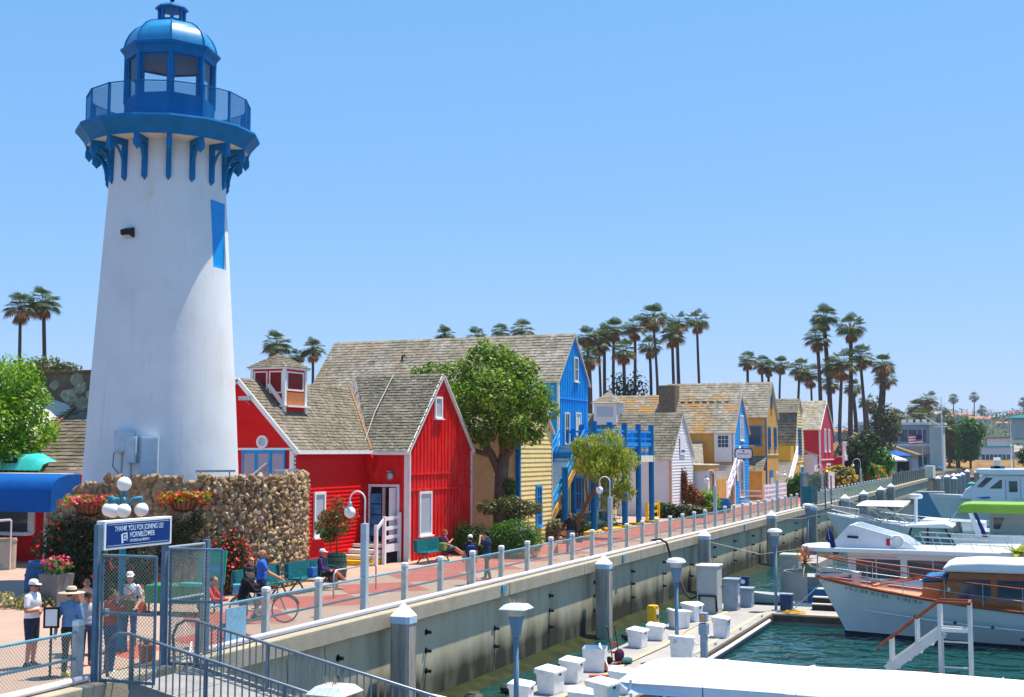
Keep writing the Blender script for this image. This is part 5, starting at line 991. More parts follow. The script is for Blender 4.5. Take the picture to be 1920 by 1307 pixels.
v = leaf_cloud([E_(.35,-.15,z,.30,1.3) for z in (1.6,2.2,2.8)], 1500, .12, 77); 
iv = thing('ivy_clump', 'dark ivy climbing the trunk of the big round tree', 'plant', (-22.2,51.7,0), VR); cloud_obj('leaves', v, M['hedge'], iv)
cl = [E_(.6,0,4.55,.8),E_(1.7,.2,4.75,.85),E_(2.5,.1,3.9,.75),E_(1.1,-.4,3.5,.8),E_(2.0,-.3,3.0,.8),E_(1.75,0,1.9,.55),E_(.35,.1,3.8,.65),E_(2.5,.2,2.3,.55),E_(1.6,.5,3.9,1.0),E_(.2,.2,4.6,.5)]
tree('feathery_tree', 'small leaning tree with feathery yellow-green leaves before the blue posts', (-21.7,60.0,0), cl, 6500, .17, M['leafyg'], [([(0,0,0),(.12,0,.8),(.5,.05,1.7),(1.0,.1,2.4),(1.5,.1,2.9)],[.13,.12,.11,.09,.05]),([(1.0,.1,2.4),(1.2,0,3.4),(1.1,.1,4.2)],[.07,.05,.03]),([(.6,.05,1.9),(.5,.1,3.0),(.5,.1,4.2)],[.06,.05,.03])], M['barkred'], seed=2, droop=.7, asp=.3)
cl = [E_(.2,0,6.6,.85),E_(-.6,.3,6.0,1.2),E_(.65,-.1,5.9,.75),E_(.85,0,5.0,.75),E_(.4,-.3,4.3,.8),E_(-.4,-.2,4.6,1.0),E_(.75,-.1,3.9,.5),E_(-.2,-.4,5.3,1.1)]
tree('bright_tree', 'bright green bushy tree at the left edge above the blue awning', (-40.2,40.6,0), [tuple([c[0]*1.37,c[1]*1.37,4.4+(c[2]-4.4)*1.37]+[q*1.37 for q in c[3:]]) for c in cl], 9000, .2, M['leafbr'], [([(0,0,0),(.05,0,2),(.1,0,4)],[.2,.17,.12])], M['bark'], seed=3)
cl = [E_(0,0,11.6,2.0,.6),E_(-2.0,0,11.3,1.6,.6),E_(1.9,.4,11.3,1.6,.6),E_(3.2,.2,10.8,1.0,.6),E_(-.5,1,11.0,2.0,.6),E_(1.6,-.6,10.4,1.2,.5)]
tree('olive_tree', 'olive-brown spreading tree behind the stone chimney', (-82,87,0), cl, 3500, .36, M['leafol'], [([(0,0,0),(0,0,5),(.3,0,9.5)],[.4,.35,.2]),([(0,0,6),(-1.4,0,9),(-2,0,11)],[.2,.15,.08]),([(.2,0,7),(1.7,0,9.4),(2.4,0,10.8)],[.2,.14,.07])], M['bark'], seed=4)
tree('rose_standard', 'round rose standard with red blooms against the stone wall end', (-24.0,40.0,0), [E_(0,0,1.9,.45),E_(-.15,-.2,1.6,.4),E_(.2,.1,1.55,.4),E_(.0,-.1,1.3,.3)], 2200, .10, M['hedge'], [([(0,0,0),(.03,0,.8),(0,0,1.5)],[.03,.03,.02])], M['bark'], 'bush', 'potted flowering standards', 5, (60,.13,M['redfl']))
bt = tree('rose_standard', 'airy flowering standard rising from the green barrel', (-22.35,37.7,.7), [E_(0,0,1.55,.42),E_(.35,0,1.5,.38),E_(-.3,0,1.35,.35),E_(.15,-.1,1.1,.35),E_(0,0,1.9,.3)], 900, .10, M['leafol'], [([(0,0,0),(.0,0,.8),(.02,0,1.5)],[.025,.022,.015]),([(.0,0,1.0),(.3,0,1.4)],[.012,.008]),([(.0,0,1.0),(-.3,0,1.3)],[.012,.008])], M['bark'], 'bush', 'potted flowering standards', 6, (120,.10,M['redfl']), shell=.3)
tree('multistem_shrub', 'olive multi-stemmed shrub under the big round tree', (-20.9,49.6,0), [E_(-.9,0,2.0,.55,.6),E_(0,0,2.1,.65,.6),E_(.8,0,1.95,.55,.6),E_(.2,-.2,1.7,.5,.6)], 2600, .13, M['leafol'], [([(0,0,0),(-.1,0,.7),(-.6,0,1.6)],[.05,.045,.02]),([(.1,0,0),(.2,0,.8),(.7,0,1.7)],[.05,.04,.02]),([(.05,.05,0),(.1,0,.9),(0,0,1.8)],[.05,.04,.02]),([(-.1,.05,0),(-.35,0,.8),(-.2,0,1.7)],[.04,.03,.02])], M['bark'], 'shrub', seed=7)
def bush(name, label, base, cl, n, s, m, seed, group=None, fl=None, cat='bush', **kw):
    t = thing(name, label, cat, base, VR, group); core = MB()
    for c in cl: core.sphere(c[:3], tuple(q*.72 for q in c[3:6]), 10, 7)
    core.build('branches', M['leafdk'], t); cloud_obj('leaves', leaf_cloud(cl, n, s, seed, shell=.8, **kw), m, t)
    if fl: cloud_obj('flowers', leaf_cloud(cl, fl[0], fl[1], seed+5, shell=.95, asp=1.0), fl[2], t)
    return t
bush('clipped_hedge', 'rounded clipped green hedge in front of the yellow annex', (-20.0,48.3,0), [(0,0,.75,1.0,.8,.8),(-.6,.1,.7,.8,.7,.72)], 9000, .075, M['hedge'], 8, 'clipped hedges'); bush('clipped_hedge', 'lower dark clipped hedge beside the red house corner', (-22.1,48.9,0), [(0,0,.6,.7,.7,.65),(-.6,.2,.65,.5,.5,.7)], 4000, .075, M['hedge'], 9, 'clipped hedges')
bush('grey_bush', 'dry grey-green bush at the foot of the blue stair', (-21.9,57.2,0), [(0,0,.5,.35,.35,.55),(.2,0,.8,.25,.3,.3)], 1300, .11, M['grey'], 10); bush('dark_bush', 'dark bush under the blue stair behind the sweeping man', (-23.1,61.6,0), [(0,0,.6,.8,.6,.7),(.9,.2,.5,.6,.5,.6)], 1800, .12, M['leafdk'], 11)
bush('green_bush', 'fresh green bush beside the teal bench at the white house', (-21.6,86.3,0), [(0,0,.8,1.0,.8,.85),(-.9,.2,.5,.7,.6,.55)], 2600, .16, M['leafbr'], 12); bush('flower_bed', 'dark bed with pale agapanthus heads below the white house wall', (-21.9,80.6,0), [(-.9,0,.45,1.0,.6,.5),(.7,0,.4,1.0,.6,.45)], 1800, .2, M['leafdk'], 13, fl=(60,.22,M['grey'])); bush('rust_shrub', 'rust-red climbing shrub on the white house corner', (-22.55,85.2,0), [(0,0,1.4,.6,.4,.9),(.5,0,.9,.6,.4,.8),(-.3,.1,2.4,.3,.3,.9)], 1300, .17, M['redleaf'], 14)
for k, (x, y, lab) in enumerate(((-21.5,119.5,'green shrub left of the mustard house stair foot'),(-20.6,124.2,'tall green shrub right of the lamp at the mustard house'))): bush('green_shrub', lab, (x,y,0), [(0,0,.9,.9,.8,1.0),(.5,0,1.3,.6,.6,1.0)], 1300, .24, M['hedge'], 15+k, 'shrubs by the mustard house')
# agave by the white house, plants in the dark bed
ag = thing('agave', 'spiky pale green agave in the bed by the white house', 'plant', (-21.35,82.6,.1))
for k in range(16): a = k*2.4; r = .5+.25*(k%3); MB().tube([(0,0,0),(r*.5*math.cos(a),r*.5*math.sin(a),.45),(r*math.cos(a),r*math.sin(a),.5-.1*(k%2))], [.06,.05,.005], 4).build('leaf', M['leafyg'], ag)
# bougainvillea over the left of the stone wall, hanging flower baskets, ground cover
def polar(az, r, z): t_ = RAD(90-az); return Vector((LH.x+r*math.cos(t_), LH.y+r*math.sin(t_), z))
def vine(label, spots, n, s, nf, fm, seed):
    b = polar(spots[0][0], 5.0, 0); t = thing('bougainvillea', label, 'climbing plant', b, 0, 'bougainvillea on the stone wall'); cl = []
    for az, z, r in spots: p = polar(az, 5.02, z) - b; cl.append((p.x, p.y, p.z, r, r, r*1.1))
    cloud_obj('leaves', leaf_cloud(cl, n, s, seed, shell=.2), M['leafdk'], t); cloud_obj('flowers', leaf_cloud(cl, nf, s*.95, seed+1, shell=.85, asp=1.0), fm, t)
    MB().tube([(0,0,0),(cl[0][0]*.3,cl[0][1]*.3,.8),(cl[-1][0],cl[-1][1],cl[-1][2])], .03, 5).build('stem', M['bark'], t)
vine('dark bougainvillea with red blooms covering the left end of the stone wall', [(178,.5,.7),(172,1.1,.7),(166,1.6,.65),(181,1.5,.6),(160,1.0,.65),(170,2.0,.5),(155,.5,.7),(163,.4,.7),(148,.6,.6),(152,1.3,.5),(178,2.1,.35),(162,2.0,.4)], 8200, .12, 240, M['redfl'], 21)
vine('leafy climber on the stone wall behind the gate sign', [(137,1.9,.45),(133,1.4,.5),(140,1.2,.5),(130,2.2,.35)], 2600, .09, 18, M['redfl'], 23); vine('dense red bougainvillea at the foot of the stone wall behind the gate', [(118,.7,.5),(114,1.1,.5),(121,1.3,.45),(116,1.6,.35)], 2600, .09, 420, M['redfl'], 25)
for az, z, fm, lab in ((165.5,2.75,M['pinkfl'],'hanging basket of pink flowers on the left of the stone wall'),(134,2.85,M['redfl'],'hanging basket of red flowers above the gate sign')):
    t = thing('flower_basket', lab, 'flower basket', polar(az, 5.05, z), RAD(90-az), 'flower baskets on the stone wall')
    MB().lathe([(.04,-.3),(.30,-.2),(.42,.05),(.38,.05)], 14, a0=-math.pi/2, a1=math.pi/2).build('liner', mat('coir_liner', (.22,.09,.04), .95, .3, 12), t) if 'coir_liner' not in bpy.data.materials else MB().lathe([(.04,-.3),(.30,-.2),(.42,.05),(.38,.05)], 14, a0=-math.pi/2, a1=math.pi/2).build('liner', bpy.data.materials['coir_liner'], t)
    for k in range(9): a = -math.pi/2+math.pi*k/8; MB().tube([(.06*math.cos(a),.06*math.sin(a),-.31),(.32*math.cos(a),.32*math.sin(a),-.2),(.44*math.cos(a),.44*math.sin(a),.06)], .012, 4).build('basket_bar', M['black'], t)
    cl = [(.15,q*.28,.15,.28,.26,.18) for q in (-2,-1,0,1,2)]; cloud_obj('leaves', leaf_cloud(cl, 500, .10, int(az)), M['leafbr'], t); cloud_obj('flowers', leaf_cloud(cl, 260, .10, int(az)+3, shell=.85, asp=1.0), fm, t)
gc = thing('succulent_border', 'row of pale succulents and yellow flowers edging the left path', 'plants', (-29.5,27.6,0)); cl = [(q*1.15-3.4, .25*math.sin(q), .16, .7, .4, .26) for q in range(7)]
cloud_obj('leaves', leaf_cloud(cl, 2600, .12, 31), M['grey'], gc); cloud_obj('flowers', leaf_cloud([c for c in cl[4:]], 140, .11, 32, shell=.9, asp=1.0), M['yelfl'], gc)
# barrels and planters
def barrel(name, label, loc, m, hoop, r=.36, h=.9, plant=None):
    t = thing(name, label, 'barrel', loc, 0, 'wooden barrel planters'); pr = lambda z: r*(.84+.16*math.sin(math.pi*z/h))
    for k in range(14):
        a0, a1 = 2*math.pi*k/14+.015, 2*math.pi*(k+1)/14-.015; b = MB(); zs = [h*i/5 for i in range(6)]; vs = []
        for z in zs: vs += [(pr(z)*math.cos(a),pr(z)*math.sin(a),z) for a in (a0,a1)] + [((pr(z)-.05)*math.cos(a),(pr(z)-.05)*math.sin(a),z) for a in (a0,a1)]
        b.add(vs, [(4*i,4*i+1,4*i+5,4*i+4) for i in range(5)]+[(4*i+2,4*i+6,4*i+7,4*i+3) for i in range(5)]+[(4*i,4*i+4,4*i+6,4*i+2) for i in range(5)]+[(4*i+1,4*i+3,4*i+7,4*i+5) for i in range(5)]+[(20,21,23,22),(0,2,3,1)]); b.build('stave', m, t)
    for z in (.12,.32,.62,.8): z *= h/.9; MB().lathe([(pr(z)+.012,z-.03),(pr(z)+.012,z+.03)], 24).build('hoop', hoop, t)
    MB().lathe([(.0,h-.12),(r*.8,h-.12)], 14).build('soil', M['soil'], t); return t
M['barrelgreen'] = mat('green_barrel_paint', (.06,.16,.11), .6, .15, 5); M['barrelblue'] = mat('blue_barrel_paint', (.015,.10,.28), .6, .12, 5)
barrel('barrel_planter', 'green barrel planter before the red house wall', (-22.35,37.7,0), M['barrelgreen'], mat('dark_hoop', (.05,.07,.07), .5)); barrel('barrel_planter', 'dark blue barrel planter behind the man in the white shirt', (-26.4,28.3,0), M['barrelblue'], bpy.data.materials['dark_hoop'], .55, 1.25); barrel('barrel_planter', 'bright blue barrel beside the teal bench at the white house', (-20.9,88.9,0), mat('bright_blue_barrel', (.02,.16,.42), .6), bpy.data.materials['bright_blue_barrel'], .5, 1.0); barrel('barrel_planter', 'yellow slatted barrel bin beside the sweeping man', (-20.9,56.6,0), mat('yellow_barrel', (.55,.36,.05), .6), M['black'], .26, .95)
fb = thing('flower_bowl', 'low bowl of pink and red flowers at the foot of the green barrel', 'flowers', (-22.05,37.0,0)); MB().lathe([(.14,0),(.24,.22),(.2,.22)], 16).build('bowl', M['soil'], fb); cloud_obj('flowers', leaf_cloud([(0,0,.28,.27,.27,.14)], 260, .07, 41, asp=1.0), M['pinkfl'], fb)
gp = thing('square_planter', 'tall grey square planter with white and pink flowers by the blue barrel', 'planter', (-25.6,27.9,0)); MB().add([(-.26,-.26,0),(.26,-.26,0),(.26,.26,0),(-.26,.26,0),(-.34,-.34,.95),(.34,-.34,.95),(.34,.34,.95),(-.34,.34,.95)], [(0,3,2,1),(0,1,5,4),(1,2,6,5),(2,3,7,6),(3,0,4,7),(4,5,6,7)]).build('pot', mat('dark_grey_pot', (.16,.16,.16), .8), gp); cloud_obj('leaves', leaf_cloud([(0,0,1.15,.4,.4,.25)], 420, .1, 43), M['hedge'], gp); cloud_obj('flowers', leaf_cloud([(0,0,1.25,.42,.42,.22)], 120, .08, 44, asp=1.0), M['pinkfl'], gp)

# ------------------------------------------------------------------ fan palms
M['ptrunk'] = mat('palm_trunk', (.085,.062,.055), .9, .3, 3, .6, 15, stretch=(1,1,3)); M['pgreen'] = leaf_mat('palm_fronds', (.012,.036,.006), (.09,.135,.022), .25); M['pbrown'] = leaf_mat('dead_palm_fronds', (.11,.05,.016), (.36,.165,.045), .25)
def fan(b, p0, d, R, droop, rg, spread=1.25, nseg=9):
    d = Vector(d).normalized(); side = d.cross(Vector((0,0,1)))
    side = side.normalized() if side.length > .05 else Vector((1,0,0)); nrm = side.cross(d)
    for k in range(nseg):
        a = (k/(nseg-1)-.5)*2*spread; da = spread/nseg*.88; pts = [p0]
        for q in (-1, 1):
            aa = a+q*da; pts.append(p0 + (d*math.cos(aa)+side*math.sin(aa))*R*.62 + Vector((0,0,-droop*R*.18)))
        tip = p0 + (d*math.cos(a)+side*math.sin(a))*R*rg.uniform(.9,1.1) + nrm*rg.uniform(-.08,.08)*R + Vector((0,0,-droop*R*.6)); pts.append(tip)
        b.add([pts[0],pts[1],pts[3],pts[2]], [(0,1,2,3)])
def palm_crown(seed):
    rg = random.Random(seed); g = MB(); br = MB()
    for i in range(42):
        el = math.asin(rg.uniform(-.35,1)); az = i*2.399+rg.uniform(-.2,.2); d = Vector((math.cos(el)*math.cos(az), math.cos(el)*math.sin(az), math.sin(el))); Lp = rg.uniform(.75,1.15); p1 = d*Lp + Vector((0,0,.25)); b = g if el > -.05 or rg.random() < .25 else br
        b.tube([(0,0,.1), tuple(p1*.6+Vector((0,0,.08))), tuple(p1)], [.03,.025,.015], 3, caps=False)
        dd = d + Vector((0,0,-.30 - .3*(1-math.sin(el)))); fan(b, p1, dd, rg.uniform(.85,1.2), rg.uniform(.2,.7), rg, 1.15, 11)
    for i in range(20):
        az = i*2.399; el = rg.uniform(-1.3,-.5); d = Vector((math.cos(el)*math.cos(az), math.cos(el)*math.sin(az), math.sin(el))); p1 = d*rg.uniform(.4,.8)+Vector((0,0,-.05)); br.tube([(0,0,0), tuple(p1)], [.03,.015], 3, caps=False); fan(br, p1, d+Vector((0,0,-.9)), rg.uniform(.6,.9), .5, rg, .9, 7)
    a = g.mesh('fronds'); a.materials.append(M['pgreen']); c = br.mesh('dead_fronds'); c.materials.append(M['pbrown']); return a, c
crowns = [palm_crown(s_) for s_ in (1,2,3,4)]
def palm(label, x, y, h, sc, r=.24, lean=(0,0), k=0, group=None, rz=0.):
    t = thing('fan_palm', label, 'palm', (x, y, 0), 0, group); pts = []; rs = []
    for i in range(9): q = i/8; pts.append((lean[0]*q*q+.12*math.sin(q*5+k), lean[1]*q*q, (h-.1)*q)); rs.append(r*(1.25-.45*q) if i else r*1.5)
    MB().tube(pts, rs, 8).build('trunk', M['ptrunk'], t, smooth=True); a, c = crowns[k % 4]
    for me, nm_ in ((a,'fronds'),(c,'dead_fronds')):
        o_ = link(nm_, me, t, loc=(pts[-1][0], pts[-1][1], h)); o_.scale = (sc,)*3; o_.rotation_euler = (0,0,rz+k*1.7)
random.seed(8)
for i_, (x_, y_, h_, s_, r_, lx_, ly_) in enumerate((
    (-112.4,115.4,21.2,1.15,0.22,-0.3,0.2),(-110.7,118.2,22.0,1.20,0.26,-0.6,-0.4))):
    palm(ORD[i_] + ' from the left of the fan palms left of the lighthouse', x_, y_, h_, s_, r_, (lx_, ly_), i_+0, 'fan palms left of the lighthouse')
for i_, (x_, y_, h_, s_, r_, lx_, ly_) in enumerate((
    (-96.4,146.1,18.5,1.25,0.26,0.1,-0.2),(-94.7,153.1,18.4,1.10,0.22,-0.4,0.0),(-101.1,157.3,17.9,0.80,0.26,0.4,0.3))):
    palm(ORD[i_] + ' from the left of the fan palms behind the red cupola', x_, y_, h_, s_, r_, (lx_, ly_), i_+1, 'fan palms behind the red cupola')
for i_, (x_, y_, h_, s_, r_, lx_, ly_) in enumerate((
    (-78.4,162.1,20.6,1.00,0.26,-0.5,0.4),(-75.6,164.8,20.5,1.00,0.30,0.5,0.3),(-71.5,167.1,21.1,0.90,0.22,-0.5,-0.2),(-69.1,166.5,21.2,1.10,0.30,0.7,0.3))):
    palm(ORD[i_] + ' from the left of the fan palms peeping over the blue house roof', x_, y_, h_, s_, r_, (lx_, ly_), i_+2, 'fan palms peeping over the blue house roof')
for i_, (x_, y_, h_, s_, r_, lx_, ly_) in enumerate((
    (-61.8,177.7,21.1,1.10,0.26,-0.7,0.1),(-61.2,176.0,17.8,1.10,0.30,-0.2,-0.3),(-61.2,180.3,20.3,1.20,0.22,-0.0,-0.4),(-62.4,185.5,22.1,1.10,0.30,0.5,-0.5),(-59.4,181.2,22.4,1.20,0.26,0.1,0.4),(-55.6,176.0,18.6,1.15,0.30,-0.5,-0.1),(-56.8,184.3,22.8,1.20,0.26,-0.1,-0.3),(-54.0,183.2,19.8,1.10,0.26,-0.4,0.3),(-51.9,179.6,23.8,1.35,0.22,-0.7,0.1),(-51.0,184.7,21.6,1.20,0.26,0.0,0.1),(-51.7,190.8,24.0,1.20,0.30,-0.3,0.5),(-46.5,184.1,23.5,1.15,0.22,-0.7,0.4))):
    palm(ORD[i_] + ' from the left of the tall palms right of the blue gable', x_, y_, h_, s_, r_, (lx_, ly_), i_+3, 'tall palms right of the blue gable')
for i_, (x_, y_, h_, s_, r_, lx_, ly_) in enumerate((
    (-50.4,233.8,20.9,1.10,0.30,0.2,-0.2),(-48.2,237.8,20.4,1.10,0.26,-0.1,0.1),(-47.6,240.3,19.9,1.05,0.30,0.1,0.4),(-45.1,237.2,20.2,1.10,0.22,0.5,0.2),(-41.1,234.5,19.1,1.25,0.26,0.4,0.1),(-37.7,231.2,17.6,1.35,0.22,-0.6,0.4))):
    palm(ORD[i_] + ' from the left of the low palms behind the ochre houses', x_, y_, h_, s_, r_, (lx_, ly_), i_+4, 'low palms behind the ochre houses')
for i_, (x_, y_, h_, s_, r_, lx_, ly_) in enumerate((
    (-32.9,208.5,22.3,1.35,0.33,-0.1,-0.5),(-31.5,209.9,25.9,1.40,0.38,-0.7,0.5),(-33.2,219.4,18.4,1.20,0.33,0.4,0.5),(-35.6,239.8,16.5,1.10,0.28,-0.3,-0.2),(-29.3,204.8,17.6,1.60,0.28,0.4,-0.1),(-28.8,213.6,24.3,1.50,0.38,0.3,-0.4),(-32.2,246.6,16.1,1.10,0.38,-0.5,-0.1),(-26.2,211.2,19.3,1.35,0.28,-0.4,0.1),(-32.4,268.3,14.1,1.10,0.28,-0.3,-0.5),(-31.3,271.0,12.5,1.20,0.28,-0.1,-0.1),(-25.0,219.8,18.5,1.30,0.33,0.8,0.1),(-25.2,224.0,16.5,1.20,0.33,0.8,-0.1))):
    palm(ORD[i_] + ' from the left of the tall palms behind the crimson house', x_, y_, h_, s_, r_, (lx_, ly_), i_+5, 'tall palms behind the crimson house')
for i_, (x_, y_, h_, s_, r_, lx_, ly_) in enumerate((
    (-33.6,343.5,12.6,1.40,0.22,-0.6,-0.4),(-29.5,350.7,15.3,1.60,0.30,-0.5,0.2),(-27.9,335.4,11.9,1.70,0.22,0.2,0.0),(-26.4,346.7,17.0,1.60,0.30,-0.4,0.5),(-23.8,353.6,12.2,1.50,0.22,0.5,-0.2),(-21.1,336.1,9.4,1.70,0.26,0.2,-0.3),(-18.8,334.7,8.0,1.60,0.22,-0.4,-0.1))):
    palm(ORD[i_] + ' from the left of the fan palms by the distant grey building', x_, y_, h_, s_, r_, (lx_, ly_), i_+6, 'fan palms by the distant grey building')
# ------------------------------------------------------------------ people
def pm(name, c, rough=.7, var=.12, vs=8): 
    return bpy.data.materials.get(name) or mat(name, c, rough, var, vs)
SK = {'light': pm('skin_light', (.56,.30,.20), .5, .05), 'tan': pm('skin_tan', (.42,.20,.12), .5, .05), 'dark': pm('skin_dark', (.28,.13,.08), .5, .05)}
EYE = pm('eye_dark', (.03,.02,.02), .4); LIP = pm('lips', (.36,.10,.09), .5)
def person(label, loc, rz, H=1.72, pose=None, skin='light', shirt=(.5,.5,.5), sleeve='short', pants=(.03,.04,.08), leg='long', shoe=(.05,.05,.05), hair=None, hat=None, look=0., vox=.0125, glasses=False, feet=True, group='people on the promenade', girth=1.0, sock=None, nod=0.):
    t = thing('person', label, 'person', loc, rz, group); k = H/1.72
    J = {'pel': (0,0,.95), 'che': (0,0,1.30), 'nek': (0,.0,1.46), 'hed': (0,.02,1.60), 'sr': (.175,0,1.405), 'sl': (-.175,0,1.405), 'er': (.22,-.02,1.13), 'el': (-.22,-.02,1.13), 'wr': (.23,.06,.89), 'wl': (-.23,.06,.89), 'hr': (.09,0,.92), 'hl': (-.09,0,.92), 'kr': (.10,.02,.50), 'kl': (-.10,.02,.50), 'ar': (.10,-.02,.09), 'al': (-.10,-.02,.09), 'fr': (0,1,0), 'fl': (0,1,0), 'gr': None, 'gl': None}
    J.update(pose or {}); V = {a: (Vector(b) if b is not None else None) for a, b in J.items()}
    B = []                                     # (region, p0, r0, p1, r1)
    c = V['che']; p = V['pel']; g = girth
    def E(reg, ctr, rad): B.append((reg, Vector(ctr), rad))
    up = (c-p).normalized(); mid = p.lerp(c, .45)
    E('shirt', c + up*.02, (.175*g,.118*g,.20)); E('shirt', mid, (.16*g,.118*g,.19)); E('pants', p, (.165*g,.125*g,.13)); E('shirt', p.lerp(c,.22), (.162*g,.122*g,.10))
    B.append(('shirt', V['sr'], .062, V['sl'], .062)); B.append(('skin', V['che']+up*.12, .055, V['nek']+Vector((0,.01,.06)), .052))
    for s in 'rl':
        a, e, w = V['s'+s], V['e'+s], V['w'+s]; sp = {'short': .62, 'long': 1, 'none': .05}[sleeve]; m_ = a.lerp(e, sp)
        B.append(('sleeve', a, .066, m_, .056 if sleeve != 'long' else .05))
        if sleeve == 'long': B.append(('sleeve', e, .05, w, .037))
        else: B.append(('skin', m_, .044, e, .040)); B.append(('skin', e, .040, w, .028))
        gd = V['g'+s] or ((w-e).normalized()); gd = Vector(gd).normalized(); sd = gd.cross(Vector((0,1,.2))); sd = sd.normalized() if sd.length > .1 else Vector((1,0,0)); pl = sd.cross(gd).normalized()
        pc = w + gd*.05; B.append(('skin', w, .028, pc+gd*.03, .034))
        for q, (of, ln) in enumerate(((-.027,.055),(-.009,.068),(.009,.072),(.027,.062))):
            k1 = pc+gd*.045+sd*of; k2 = k1+gd*ln*.55; k3 = k2+gd*ln*.3+pl*ln*.35; B.append(('skin', k1, .0105, k2, .010)); B.append(('skin', k2, .010, k3, .0088))
        th = pc - sd*.032 - gd*.015; B.append(('skin', th, .012, th - sd*.028 + gd*.03, .011)); B.append(('skin', th-sd*.028+gd*.03, .011, th-sd*.025+gd*.058, .0095))
        h_, kn, an = V['h'+s], V['k'+s], V['a'+s]; le = 'pants' if leg == 'long' else 'skin'
        if leg == 'short': m_ = h_.lerp(kn, .86); B.append(('pants', h_, .096*g, m_, .084)); B.append(('skin', m_, .06, kn, .054)); B.append(('skin', kn, .054, kn.lerp(an,.3), .056)); B.append(('skin', kn.lerp(an,.3), .056, an, .036))
        else: B.append(('pants', h_, .094*g, kn, .066)); B.append(('pants', kn, .066, kn.lerp(an,.35), .066)); B.append(('pants', kn.lerp(an,.35), .066, an+(kn-an)*.06, .054))
        if sock: B.append(('sock', an.lerp(kn,.22), .045, an, .04))
        if feet:
            fd = V['f'+s].normalized(); hl = an + Vector((0,0,-.05)) - fd*.045; B.append(('shoe', an, .045, hl, .042)); B.append(('shoe', hl, .042, hl+fd*.21+Vector((0,0,-.006)), .036)); B.append(('shoe', an, .04, hl+fd*.13+Vector((0,0,.015)), .038))
    hd = V['hed']; cl_, sl_ = math.cos(look), math.sin(look)
    def hp(x, y, z): y, z = y*math.cos(nod)-z*math.sin(nod), y*math.sin(nod)+z*math.cos(nod); return hd + Vector((x*cl_-y*sl_, x*sl_+y*cl_, z))
    E('skin', hd+Vector((0,0,.025)), (.076,.092,.092)); B.append(('skin', hp(0,.03,-.03), .062, hp(0,.045,-.075), .042)); B.append(('skin', hp(0,.085,.01), .014, hp(0,.105,-.022), .017)); 
    for s in (-1,1): B.append(('skin', hp(s*.078,-.005,.01), .016, hp(s*.078,-.008,-.02), .013)); B.append(('eye', hp(s*.032,.088,.022), .013, hp(s*.034,.086,.022), .012))
    B.append(('lip', hp(-.018,.088,-.052), .010, hp(.018,.088,-.052), .010))
    b = MB()
    def cap(p0, r0, p1, r1):
        b.sphere(p0, r0, 10, 7); b.sphere(p1, r1, 10, 7)
        if (p1-p0).length > 1e-4: b.tube([p0, p1], [r0, r1], 10)
    for q in B:
        if q[0] in ('eye',): continue
        if len(q) == 3: b.sphere(q[1], q[2], 16, 12)
        else: cap(q[1], q[2], q[3], q[4])
    me = b.mesh('body'); ob = bpy.data.objects.new('body', me); COL.objects.link(ob); rm = ob.modifiers.new('r', 'REMESH'); rm.mode = 'VOXEL'; rm.voxel_size = vox; sm = ob.modifiers.new('s', 'SMOOTH'); sm.iterations = 2; sm.factor = .4
    bpy.context.view_layer.update(); nm = bpy.data.meshes.new_from_object(ob.evaluated_get(bpy.context.evaluated_depsgraph_get())); bpy.data.objects.remove(ob); nm.name = 'body'
    regs = ['skin','shirt','sleeve','pants','shoe','eye','lip','sock']; key = label[:24].replace(' ','_')
    cols = {'shirt': shirt, 'sleeve': shirt, 'pants': pants, 'shoe': shoe, 'sock': sock or (.7,.7,.7)}; nm.materials.clear()
    for r in regs:
        if r == 'skin': nm.materials.append(SK[skin])
        elif r == 'eye': nm.materials.append(EYE)
        elif r == 'lip': nm.materials.append(LIP)
        else: cc = cols[r]; nm.materials.append(pm('cloth_%02d_%02d_%02d' % tuple(int(v*99) for v in cc), cc, .8, .16, 14))
    n = len(nm.polygons); ce = np.empty(n*3); nm.polygons.foreach_get('center', ce); ce = ce.reshape(-1,3); best = np.full(n, 1e9); idx = np.zeros(n, int)
    for q in B:
        if len(q) == 3: d = (np.linalg.norm((ce-np.array(q[1]))/np.array(q[2]), axis=1)-1)*min(q[2])
        else:
            a = np.array(q[1]); bb = np.array(q[3])-a; tt = np.clip(((ce-a)@bb)/max(bb@bb,1e-9), 0, 1); d = np.linalg.norm(ce-a-tt[:,None]*bb, axis=1)-(q[2]+(q[4]-q[2])*tt)
        if q[0] == 'eye': d -= .004
        if q[0] == 'lip': d -= .0015
        m_ = d < best; best[m_] = d[m_]; idx[m_] = regs.index(q[0])
    nm.polygons.foreach_set('material_index', idx.astype(np.int32)); nm.shade_smooth(); o = link('body', nm, t); o.scale = (k,k,k)
    hq = MB(); 
    def child(nm_, mb, m): r = mb.build(nm_, m, t, smooth=True); r.scale = (k,k,k); return r
    if hair:
        kind, col = hair; hm = pm('hair_%02d_%02d_%02d' % tuple(int(v*99) for v in col), col, .6, .3, 30); h = MB(); rr = random.Random(len(label))
        zc = .02
        if kind == 'long': h.sphere(hp(0,-.02,-.05), (.088,.085,.15), 14, 10)
        if kind == 'curly':
            for q in range(46): a = rr.uniform(0,6.28); e = rr.uniform(-.45,1.5); h.sphere(hp(.085*math.cos(e)*math.cos(a), -.022+.085*math.cos(e)*math.sin(a)*(1 if math.sin(a) < 0 else .62), .04+.088*math.sin(e)), .034, 7, 5)
        else:
            h.sphere(hp(0,-.022,.042), (.083,.090,.085), 16, 10)
        if kind == 'bun': h.sphere(hp(0,-.1,.08), .045, 10, 8)
        child('hair', h, hm)
